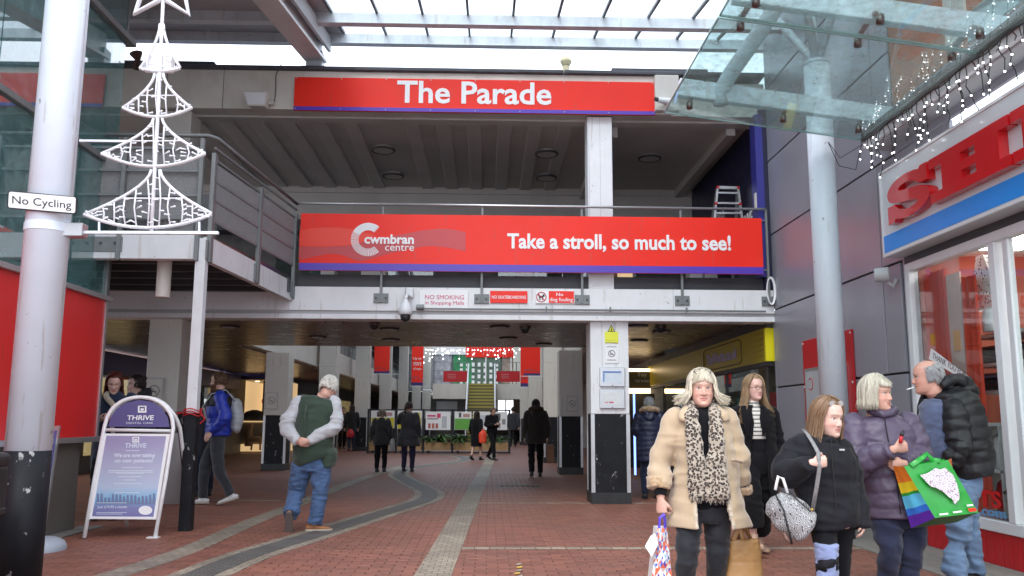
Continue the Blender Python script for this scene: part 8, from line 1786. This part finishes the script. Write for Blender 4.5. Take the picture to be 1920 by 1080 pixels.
limb(pj, [W_(858, 170, .02), W_(868, 215, .02), W_(890, 270, .01), W_(918, 370, .0), W_(940, 470, .0), W_(958, 550, .0), W_(968, 592, .0)], [(.10, .12), (.155, .20), (.20, .235), (.20, .235), (.20, .23), (.195, .23), (.175, .22)], n=36, quilt=(.085, .010))
vox(pj, .0095, 'padded_jacket', PAD, sm, 2, disp=wrinkle(5, .005, 15, [(W_(940, 480), .3, .003)], .0015))
fp = MB(); limb(fp, [W_(775, 195, .14), W_(760, 270, .16), W_(765, 400, .17), W_(800, 540, .15)], [(.04, .03), (.06, .04), (.06, .04), (.06, .05)]); limb(fp, [W_(750, 195, .05), W_(775, 215, .12), W_(810, 225, .14)], [.028, .034, .03])
fp2 = MB(); limb(fp, [shn+Vector((-.02, .05, .06)), shn, (shn+eln)/2, eln, (eln+wrn)/2, wrn], [.07, .092, .092, .085, .075, .062], n=24, quilt=(.08, .009)); vox(fp, .009, 'jacket_sleeve_and_front', PAD, sm, 2, disp=wrinkle(8, .005, 17, [(eln, .15, .008)], .0015))
hd = MB(); limb(hd, [W_(835, 165, -.10), W_(890, 130, -.08), W_(955, 150, -.02), W_(985, 190, .05), W_(940, 185, .12), W_(860, 160, .12)], [(.03, .03), (.045, .04), (.055, .05), (.05, .05), (.05, .05), (.03, .03)]); limb(hd, [W_(900, 150, .03), W_(930, 200, .03)], [.085, .12]); vox(hd, .009, 'jacket_hood', PAD, sm, 2, disp=wrinkle(9, .006, 18))
tr = MB(); limb(tr, [W_(925, 575, 0), W_(925, 640, 0), W_(930, 700, 0)], [(.15, .15), (.155, .17), (.13, .15)])
for i in (0, 1): limb(tr, [hp[i], (hp[i]+kn[i])/2, kn[i], (kn[i]+an[i])/2, an[i]+Vector((0, 0, -.02))], [.115, .096, .080, .072, .074])
vox(tr, .0085, 'light_blue_jeans', DENIM2, sm, 2, disp=wrinkle(4, .005, 15, [(kn[0], .16, .009), (kn[1], .16, .009), (an[0], .16, .014), (an[1], .16, .014)]))
for i in (0, 1): shoe(an[i], (-1, -.25), sm, M['black'], L=.29, w_=.05)
# ================================================================ OLD MAN WITH HIS HANDS BEHIND HIS BACK
c5 = crop(500, 680, 3.2727); Yo = 10.2
def O_(x, y, dy=0.0): return PY(*c5(x, y), Yo+dy)
om = person('white haired man in a dark green body warmer and jeans, hands clasped behind his back', (O_(290, 900).x, Yo, 0))
b = MB(); Mh = headM(O_(385, 152, .06), yaw=150, pitch=24, s=1.08); add_head(b, Mh, O_(345, 215, .02), nr=.062)
shl, shr = O_(195, 250, 0), O_(410, 250, .02); ell, elr = O_(120, 385, -.08), O_(418, 385, -.08); wrl, wrr = O_(190, 488, -.22), O_(255, 482, -.23)
limb(b, [O_(340, 215, .03), O_(310, 300, .02), O_(290, 450, .02), O_(280, 600, .02)], [(.09, .07), (.17, .12), (.16, .13), (.16, .13)])
limb(b, [shl, ell, wrl], [.055, .045, .032]); limb(b, [shr, elr, wrr], [.055, .045, .032])
hand(b, wrl, (1, -.12, -.22), (0, -.2, 1), curl=.35, side_n=-1, s=1.0); hand(b, wrr+Vector((0, -.05, .0)), (-1, 0, -.25), (0, -.2, 1), curl=.75, side_n=1, s=1.0)
hp = [O_(215, 620, 0), O_(335, 625, 0)]; kn = [O_(183, 790, .10), O_(330, 800, .0)]; an = [O_(150, 925, -.10), O_(292, 985, .0)]
for i in (0, 1): limb(b, [hp[i], kn[i], an[i]], [.08, .055, .04])
vox(b, .0065, 'body', M['skin'], om, 2, disp=face_disp(Mh, 1.08, .8), color=face_col(Mh, (.58, .33, .26), old=.8, cheek=.8, brow=(.5, .48, .45)), sfac=.4)
hm = hairmat('white_hair', (.62, .60, .54), .14)
def ohair(rg, k):
    a = rg.uniform(-180, 180); p0 = rg.uniform(8, 100); dl = rg.uniform(16, 26)
    if abs(a) < 65 and p0 > 35: return None
    return [skull(p0+dl*t, a+rg.uniform(-2, 2), .008+.005*math.sin(t*3)) for t in np.linspace(0, 1, 4)]
strands(Mh, ohair, 900, 71, .0045, hm, om, cap=capmesh(50, 116, 90, .006, face=66))
gs = MB(); limb(gs, [shl+Vector((.04, 0, .01)), shl, (shl+ell)/2, ell, (ell+wrl)/2, wrl], [.07, .082, .080, .076, .066, .052]); limb(gs, [shr+Vector((-.04, 0, .01)), shr, (shr+elr)/2, elr, (elr+wrr)/2, wrr], [.07, .082, .080, .078, .066, .052]); limb(gs, [O_(285, 540, .02), O_(280, 583, .02)], [(.19, .16), (.18, .15)])
vox(gs, .0095, 'grey_sweatshirt', cloth('light_grey_fleece', (.42, .43, .45), .12, .9), om, 2, disp=wrinkle(3, .005, 15, [(ell, .16, .012), (elr, .16, .012)]))
vs_ = MB(); limb(vs_, [O_(324, 204, .03), O_(322, 218, .03), O_(317, 240, .02), O_(308, 295, .0), O_(290, 400, -.01), O_(285, 500, -.01), O_(290, 570, .0), O_(300, 600, .0)], [(.08, .08), (.14, .10), (.215, .135), (.228, .165), (.215, .18), (.225, .19), (.235, .19), (.215, .18)], n=36)
limb(vs_, [O_(322, 205, .06), O_(350, 196, .10), O_(385, 212, .05)], [.035, .04, .035]); limb(vs_, [O_(370, 540, .0), O_(378, 635, .0)], [(.09, .13), (.07, .11)])
vox(vs_, .0095, 'green_body_warmer', cloth('dark_green_cotton', (.030, .052, .036), .22, .8, .2, .3, 120), om, 2, disp=wrinkle(5, .006, 9, [(O_(240, 330), .2, .010), (O_(400, 560), .15, .012)]))
MB().tube([O_(245, 260, -.17), O_(235, 320, -.195), O_(240, 400, -.20), O_(232, 450, -.205)], [.006, .010, .008, .004], 8).build('back_pleat', cloth('dark_green_fold', (.030, .052, .036), .2), om, smooth=True)
tr = MB(); limb(tr, [O_(280, 560, .02), O_(278, 610, .02), O_(275, 660, .02)], [(.195, .15), (.20, .17), (.17, .15)])
for i in (0, 1): limb(tr, [hp[i], (hp[i]+kn[i])/2, kn[i], (kn[i]+an[i])/2, an[i]+Vector((0, 0, -.01))], [.115, .108, .09, .082, .086])
vox(tr, .0085, 'blue_jeans', DENIM, om, 2, disp=wrinkle(6, .003, 19, [(kn[0], .2, .005), (kn[1], .2, .005), (an[0], .14, .009), (an[1], .14, .009), (O_(275, 680), .15, .005)], .002))
tanl = mat('tan_leather', (.30, .12, .04), .5, var=.2, vscale=15); solem = mat('pale_sole', (.45, .40, .32), .6)
shoe(an[1]+Vector((0, 0, .0)), (1, .15), om, tanl, solem, L=.29, w_=.05)
shoe(O_(140, 945, -.10), (-.10, .9), om, tanl, mat('dark_sole', (.12, .10, .09), .7), L=.29, w_=.05, pitch=-1.15)

# ================================================================ GENERIC FIGURES SEEN FURTHER OFF
SKN = (.58, .36, .28)
def figure(label, X, Y, H, face, coat, clen, legs, hair, hstyle='short', stride=.0, arms='down', vs=.012, skin=SKN, coatw=1.0, cquilt=None, shoem=None, bare=0.0, headyaw=0, headpitch=0, quick=False, hood=None, name2='coat', flare=0.0, seed=0, lsh=0.0, group=None, legw=1.0):
    s = H/1.7; T = Matrix.Translation((X, Y, 0)) @ Matrix.Rotation(math.radians(face), 4, 'Z') @ Matrix.Diagonal((s, s, s, 1)); sd = T.to_3x3() @ Vector((1, 0, 0))
    P = lambda x, y, z: T @ Vector((x, y, z)); R_ = lambda *r: [(q[0]*s, q[1]*s) if isinstance(q, tuple) else (q*s, q*s) for q in r]
    t = person(label, (X, Y, 0), group); b = MB(); Mh = T @ headM((0, -.03-.001*headpitch, 1.59-.0012*headpitch), yaw=headyaw, pitch=headpitch); hx = MB(); nb = P(0, .01, 1.43); add_head(b, Mh, nb, feat=not quick)
    limb(b, [P(0, .01, 1.44), P(0, .01, 1.30), P(0, 0, 1.1), P(0, 0, .92)], R_((.09, .07), (.15, .10), (.12, .09), (.15, .11)), side=sd)
    a = stride; hips = [P(-.09, 0, .92), P(.09, 0, .92)]; kn = [P(-.10, -.06-a*.45, .50+abs(a)*.04), P(.10, -.02+a*.30, .49)]; an = [P(-.10, .02-a, .09), P(.10, .03+a*.95, .10+max(0, a)*.22)]
    if arms == 'down': sh, el, wr, hd_ = [P(-.18, .01, 1.38), P(.18, .01, 1.38)], [P(-.24, .05+a*.3, 1.10), P(.24, .05-a*.3, 1.10)], [P(-.25, -.03+a*.7, .86), P(.25, -.03-a*.7, .86)], [(T.to_3x3()@Vector((0, -.15, -1)))]*2
    elif arms == 'pocket': sh, el, wr, hd_ = [P(-.18, .01, 1.38), P(.18, .01, 1.38)], [P(-.27, .09, 1.12), P(.27, .09, 1.12)], [P(-.19, -.07, .94), P(.19, -.07, .94)], [(T.to_3x3()@Vector((.3, -.4, -.6)))]*2
    elif arms == 'phone': sh, el, wr, hd_ = [P(-.18, .01, 1.38), P(.18, .01, 1.38)], [P(-.22, .0, 1.12), P(.22, .0, 1.12)], [P(-.08, -.24, 1.14), P(.08, -.24, 1.14)], [(T.to_3x3()@Vector((.6, -.5, .1))), (T.to_3x3()@Vector((-.6, -.5, .1)))]
    else: sh, el, wr, hd_ = [P(-.18, .01, 1.38), P(.18, .01, 1.38)], [P(-.24, .05, 1.10), P(.26, -.06, 1.22)], [P(-.25, -.03, .86), P(.12, -.10, 1.47)], [(T.to_3x3()@Vector((0, -.15, -1))), (T.to_3x3()@Vector((-.4, 0, .9)))]
    for i in (0, 1):
        limb(b, [sh[i], el[i], wr[i]], R_(.05, .04, .028)); hand(b, wr[i], hd_[i], T.to_3x3() @ Vector(((1, -1)[i]*.5, -1, .3)), curl=.5, s=s, side_n=(-1, 1)[i])
        limb(b, [hips[i], kn[i], an[i]], R_(.075, .055 if not bare else .058, .036))
    vox(b, vs*.62 if not quick else vs, 'body', M['skin'], t, 2 if not quick else 1, disp=None if quick else face_disp(Mh, s), color=face_col(Mh, skin, old=0), sfac=.35)
    # hair
    if hstyle:
        hmx = hair
        def sh_(rg, k):
            a_ = rg.uniform(-180, 180); p0 = rg.uniform(4, 98)
            if abs(a_) < 62 and p0 > 38: return None
            return [skull(p0+20*t_, a_, .009+.005*math.sin(t_*3)) for t_ in np.linspace(0, 1, 3)]
        def lo_(rg, k):
            a_ = rg.uniform(-180, 180)
            if abs(a_) < 55: a_ = math.copysign(rg.uniform(45, 80), a_)
            return flow(a_, rg.uniform(.18, .3) if hstyle == 'long' else rg.uniform(.05, .10), start=5, polar=92, d=.010, flare=.02, rng=rg, wob=.006, sweep=25 if abs(a_) < 90 else 0)
        strands(Mh, sh_ if hstyle in ('short', 'bun', 'pony') else lo_, 260 if quick else 500, seed+3, .008 if quick else .0055, hmx, t, cap=capmesh(46, 118, 96, .008, face=66))
        if hstyle in ('bun', 'pony'):
            h = MB().sphere((0, .10, .085) if hstyle == 'bun' else (0, .125, .02), (.038, .036, .034), 12, 8)
            if hstyle == 'pony': h.tube([(0, .12, .02), (0, .155, -.04), (0, .14, -.16), (0, .13, -.2)], [.022, .030, .022, .006], 10)
            w_ = MB(); addx(w_, h, Mh); w_.build('hair_bun' if hstyle == 'bun' else 'ponytail', hmx, t, smooth=True)
    # trousers
    if legs is not None:
        tr = MB(); limb(tr, [P(0, 0, 1.02), P(0, 0, .93), P(0, 0, .84)], R_((.145, .11), (.165, .13), (.15, .12)), side=sd)
        for i in (0, 1): limb(tr, [hips[i], kn[i], an[i]+Vector((0, 0, .0))], R_(.095*legw, .072*legw, .058*legw))
        vox(tr, vs, 'trousers', legs, t, 1, disp=wrinkle(seed, .004, 14, [(kn[0], .15, .006), (kn[1], .15, .006)]))
    # coat
    ct = MB(); w = coatw; zb2 = clen
    limb(ct, [P(0, .01, 1.47), P(0, .01, 1.44), P(0, .01, 1.37), P(0, 0, 1.22), P(0, 0, 1.08), P(0, 0, (1.08+zb2)/2), P(0, 0, zb2)], R_((.07, .07), (.10, .09), (.195*w, .12*w), (.20*w, .15*w), (.185*w, .145*w), ((.20+flare*.5)*w, (.155+flare*.4)*w), ((.195+flare)*w, (.15+flare*.8)*w)), side=sd, n=30, quilt=(cquilt*s, .012*s) if cquilt else None)
    for i in (0, 1): limb(ct, [sh[i]+T.to_3x3()@Vector(((.04, -.04)[i], 0, .01)), sh[i], (sh[i]+el[i])/2, el[i], wr[i]], R_(.06, .076*w, .074*w, .070*w, .052*w), quilt=(cquilt*s, .010*s) if cquilt else None)
    vox(ct, vs, name2, coat, t, 2 if not quick else 1, disp=wrinkle(seed+1, .004, 13, [(el[0], .14, .007), (el[1], .14, .007)]))
    if hood is not None:
        hd = MB(); limb(hd, [P(-.10, -.02, 1.46), P(-.09, .07, 1.50), P(0, .12, 1.50), P(.09, .07, 1.50), P(.10, -.02, 1.46)], R_(.04, .055, .06, .055, .04)); limb(hd, [P(0, .10, 1.50), P(0, .14, 1.38), P(0, .13, 1.30)], R_((.09, .05), (.10, .05), (.05, .03)), side=sd); vox(hd, vs, 'hood', hood[0], t, 1, disp=wrinkle(seed+2, .006, 30, (), .003))
        if hood[1] is not None:
            fr = MB(); limb(fr, [P(-.13, -.02, 1.46), P(-.13, .08, 1.50), P(0, .19, 1.52), P(.13, .08, 1.50), P(.13, -.02, 1.46)], R_(.03, .036, .04, .036, .03)); vox(fr, vs*.8, 'fur_trim', hood[1], t, 1, disp=wrinkle(seed+2, .006, 60, (), .005))
    fd = T.to_3x3() @ Vector((0, -1, 0))
    for i in (0, 1): shoe(an[i], fd, t, shoem or M['black'], solem if shoem is not None else None, L=.265*s, pitch=(0 if i == 0 else -min(.9, max(0, a)*1.6)))
    return t, P, T, Mh
# man in the blue puffer passing left behind the walkway post
xb = PY(402, 900, 13.2).x; zt_b = PY(412, 697, 13.2).z
BLU = mat('royal_blue_puffer', (.018, .04, .36), .42, var=.15, vscale=5, bump=.25, bscale=40)
dkp = mat('black_yoke', (.012, .012, .014), .6, var=.2)
t, P, T, Mh = figure('bearded man in a royal blue puffer jacket and grey joggers carrying a light backpack', xb+.02, 13.2, zt_b-.02, -78, BLU, .88, cloth('charcoal_joggers', (.035, .038, .045), .2), hairmat('ginger_brown_hair', (.11, .06, .03)), 'short', stride=.18, arms='pocket', vs=.0105, coatw=1.06, cquilt=.12, shoem=mat('white_trainer', (.72, .72, .72), .5), seed=5, headyaw=-4, headpitch=5)
t.children[0].data.color_attributes['Col']  # body carries the face colours
cc = face_col(Mh, SKN, beard=(.13, .05, .022), brow=(.15, .07, .03)); bo = [c for c in t.children if c.name.startswith('body')][0]; me = bo.data; co = np.empty(len(me.vertices)*3, np.float32); me.vertices.foreach_get('co', co); co = co.reshape(-1, 3)+np.array(wloc(bo)[:]); cl_ = cc(co.astype(float)); me.color_attributes['Col'].data.foreach_set('color', np.concatenate([cl_, np.ones((len(cl_), 1))], 1).astype(np.float32).ravel())
def beardh(rg, k): a = rg.uniform(-75, 75); z = rg.uniform(-.118, -.045); wz = .066 if z > -.09 else .052; x = math.sin(math.radians(a))*wz; y = -math.cos(math.radians(a))*.087; return None if abs(x) < .02 and -.07 < z < -.048 else [(x, y-.002, z), (x*1.08, y*1.08-.004, z-.018), (x*.95, y*1.06, z-.034)]
strands(Mh, beardh, 300, 8, .0055, hairmat('ginger_beard', (.13, .05, .022)), t, 'beard')
yk = MB(); limb(yk, [P(0, .01, 1.485), P(0, .01, 1.44), P(0, .0, 1.375), P(0, 0, 1.27)], [(.10, .10), (.15, .135), (.268, .185), (.272, .212)], side=T.to_3x3()@Vector((1, 0, 0)), n=30); vox(yk, .010, 'black_yoke', dkp, t, 1)
bp_ = thing('backpack', 'light grey backpack on the back of the man in blue', 'backpack', P(0, .25, 1.0)); m_ = MB(); limb(m_, [P(0, .19, 1.36), P(0, .20, 1.30), P(0, .22, 1.12), P(0, .21, .98), P(0, .19, .95)], [(.10, .05), (.16, .08), (.18, .10), (.16, .08), (.10, .05)], side=T.to_3x3()@Vector((1, 0, 0))); vox(m_, .011, 'pack', cloth('light_grey_canvas', (.38, .40, .42), .15), bp_, 1, disp=wrinkle(2, .004, 15))
for sx in (-1, 1): MB().tube([P(sx*.12, .20, 1.33), P(sx*.13, .08, 1.475), P(sx*.14, -.10, 1.42), P(sx*.15, -.20, 1.25), P(sx*.17, -.12, 1.05)], [(.028, .010)]*5, 8, side=T.to_3x3()@Vector((1, 0, 0))).build('strap', cloth('grey_strap%d' % sx, (.36, .37, .39), .1), bp_, smooth=True)

# two women behind the advertising board
xr1 = PY(213, 760, 11.3).x; z1 = PY(210, 697, 11.3).z
t, P, T, Mh = figure('woman with long dark red hair in a navy coat behind the advertising board', xr1, 11.3, z1, 12, cloth('navy_wool', (.012, .022, .055), .2), .55, BLK, hairmat('dark_red_hair', (.10, .018, .012), .3), 'long', vs=.011, seed=9, headpitch=24, headyaw=8, skin=(.66, .43, .36), arms='phone')
sc_ = MB(); limb(sc_, [P(-.07, -.02, 1.45), P(-.06, -.12, 1.40), P(.03, -.16, 1.30), P(.08, -.17, 1.18)], [.03, .035, .035, .025]); vox(sc_, .01, 'cream_scarf', cloth('cream_wool', (.50, .44, .33), .15), t, 1)
xr3 = PY(256, 760, 12.0).x; z3_ = PY(256, 706, 12.0).z
figure('woman with dark hair in a bun and black coat looking left beside the cream pillar', xr3, 12.0, z3_, -40, BLK2, .8, BLK, hairmat('black_brown_hair', (.02, .012, .01), .3), 'bun', vs=.0115, seed=12, headyaw=-10, skin=(.62, .40, .33), hood=(BLK2, None))
# person in grey cap and navy padded coat beyond the front pillar
xh = PY(1218, 800, 14.4).x; zh = PY(1222, 752, 14.4).z
t, P, T, Mh = figure('person in a grey cap and navy padded coat with fur hood, beside the front pillar', xh, 14.4, zh+.05, 172, mat('navy_padded', (.014, .018, .050), .5, var=.15, bump=.3, bscale=40), .62, NAVYJ, hairmat('grey_hair_b', (.3, .3, .3)), 'short', vs=.0115, cquilt=.085, coatw=1.12, seed=15, hood=(mat('navy_hood', (.014, .018, .05), .5), fur), arms='phone')
kc = MB(); h = MB(); h.sphere((0, .005, .075), (.090, .112, .058), 20, 10); h.tube([(0, -.07, .055), (0, -.14, .045)], [(.07, .012), (.05, .006)], 12, side=(1, 0, 0)); addx(kc, h, Mh); vox(kc, .007, 'flat_cap', cloth('grey_tweed', (.26, .29, .31), .2), t, 1)
# hooded dark walker, going away
xk = PZ(1004, 893).x
FURD = mat('dark_brown_fur', (.045, .028, .018), .95, var=.4, vscale=40, bump=.8, bscale=100)
t, P, T, Mh = figure('man with black hair in a dark parka with a fur trimmed hood walking away', xk, 19.9, PY(1005, 750, 19.9).z, 180, cloth('dark_parka', (.020, .016, .013), .25), .74, BLK, hairmat('black_hair', (.012, .009, .008), .3), 'short', stride=.10, vs=.013, coatw=1.18, seed=18, hood=(cloth('dark_hood', (.02, .016, .013), .2), FURD))
bgk = thing('paper_bag', 'brown paper bag carried by the man in the fur hooded parka', 'bag', P(-.3, 0, .4)); q = P(-.30, -.05, .55); boxpart('bag', mat('brown_paper', (.24, .12, .07), .8, var=.1), bgk, (q.x-.05, q.y-.17, q.z-.24), (q.x+.10, q.y+.17, q.z+.16), bevel=.008); MB().tube([(q.x+.02, q.y-.08, q.z+.16), (q.x+.02, q.y-.05, q.z+.26), (q.x+.02, q.y+.05, q.z+.26), (q.x+.02, q.y+.08, q.z+.16)], .008, 6).build('handle', M['black'], bgk)
# couple seen from behind
for (px, top_, Y, lab, coat, clen, legs, hr, hs, arm, fl, sd_, hy) in ((714, 768, 21.6, 'grey haired woman in a short dark coat seen from behind with a small grey bag', cloth('charcoal_coat', (.022, .022, .026), .2), .74, BLK, hairmat('grey_brown_hair', (.20, .16, .12), .3), 'bob', 'down', .02, 22, 0), (765, 755, 21.85, 'taller woman in a flared dark grey coat with a ponytail raising her hand', cloth('dark_grey_coat', (.035, .036, .040), .2), .62, cloth('deep_purple_leggings', (.025, .018, .06), .2), hairmat('dark_brown_hair', (.05, .028, .018), .3), 'pony', 'raise', .10, 25, -35)):
    t, P, T, Mh = figure(lab, PY(px, 860, Y).x, Y, PY(px, top_, Y).z, 178, coat, clen, legs, hr, hs, vs=.0145, seed=sd_, flare=fl, arms=arm, headyaw=hy, coatw=1.05)
    if px == 714:
        hb = thing('handbag', 'small pale grey handbag of the grey haired woman seen from behind', 'handbag', P(-.27, 0, .8)); m_ = MB(); q = P(-.30, -.02, .74); limb(m_, [q+Vector((0, 0, .14)), q, q-Vector((0, 0, .12)), q-Vector((0, 0, .15))], [(.04, .10), (.06, .15), (.07, .15), (.03, .1)]); vox(m_, .014, 'pouch', cloth('pale_grey_leather', (.36, .36, .36), .1), hb, 1)
# the two people passing in front of the planter
t, P, T, Mh = figure('woman in a long black dress walking left with a red bag', PY(893, 840, 28.2).x, 28.2, PY(895, 772, 28.2).z, 150, BLK, .48, None, hairmat('dark_hair_c', (.03, .018, .012)), 'long', stride=.15, vs=.02, quick=True, seed=30, skin=(.6, .38, .3))
hb = thing('shoulder_bag', 'bright orange red bag hanging between the two walking people', 'bag', PY(905, 822, 28.0)); m_ = MB(); q = PY(905, 818, 28.0); limb(m_, [q+Vector((0, 0, .24)), q+Vector((0, 0, .05)), q-Vector((0, 0, .18)), q-Vector((0, 0, .22))], [(.05, .05), (.13, .09), (.12, .09), (.06, .05)]); vox(m_, .018, 'pouch', mat('orange_red_bag', (.75, .07, .03), .5), hb, 1)
t, P, T, Mh = figure('person in black walking right while looking at a phone in front of the planter', PY(922, 840, 28.3).x, 28.3, PY(920, 764, 28.3).z, 40, BLK, .86, BLK, hairmat('light_brown_hair', (.16, .10, .06)), 'short', stride=.26, vs=.018, arms='phone', headpitch=20, seed=33)
tag(MB().box(tuple(P(-.05, -.30, 1.15)), tuple(P(.05, -.27, 1.19))).build('phone', M['signwhite'], None), 'white phone held by the person walking in front of the planter', 'phone')
# more distant people
for (px, foot, top_, lab, face, c, lg, hs, sd_, arm, st) in (
    (962, 838, 764, 'man in a dark puffer beyond the right end of the planter walking away', 180, (.03, .032, .04), BLK, 'short', 41, 'down', .12),
    (978, 828, 778, 'small distant person in a dark red coat beyond the planter', 0, (.10, .02, .025), BLK, 'short', 43, 'down', .1),
    (1046, 830, 770, 'dim distant person between the right hand pillars', 0, (.02, .02, .025), BLK, 'long', 44, 'down', .0),
    (658, 846, 760, 'person in a long black coat with a red bag by the left shops', 200, (.012, .012, .014), NAVYJ, 'long', 45, 'down', .1),
    (641, 842, 765, 'dark dressed shopper walking near the left shops behind the old man', 20, (.03, .028, .03), BLK, 'short', 46, 'down', .12),
    (484, 842, 768, 'person in dark clothes at the counter of the warmly lit shop', 160, (.018, .016, .018), BLK, 'short', 47, 'pocket', .0),
    (362, 905, 735, 'dark dressed person half hidden behind the walkway post', 200, (.012, .012, .016), NAVYJ, 'long', 48, 'down', .1),
    (380, 930, 760, 'woman in dark leggings half hidden behind the man in blue', 10, (.02, .02, .035), NAVYJ, 'long', 49, 'down', .08)):
    g = PZ(px, foot); t, P, T, Mh = figure(lab, g.x, g.y, PY(px, top_, g.y).z, face, cloth('far_coat_%d' % sd_, c, .2), .72, lg, hairmat('far_hair_%d' % sd_, (.03, .02, .015)), hs, stride=st, vs=.022, quick=True, seed=sd_, arms=arm)
    if px == 658: hb = thing('red_bag', 'red bag carried by the person in the long black coat on the left', 'bag', PY(657, 812, g.y-.1)); m_ = MB(); q = PY(657, 813, g.y-.15); limb(m_, [q+Vector((0, 0, .18)), q, q-Vector((0, 0, .16))], [(.08, .06), (.16, .10), (.12, .08)]); vox(m_, .02, 'pouch', mat('crimson_bag', (.45, .02, .03), .5), hb, 1)
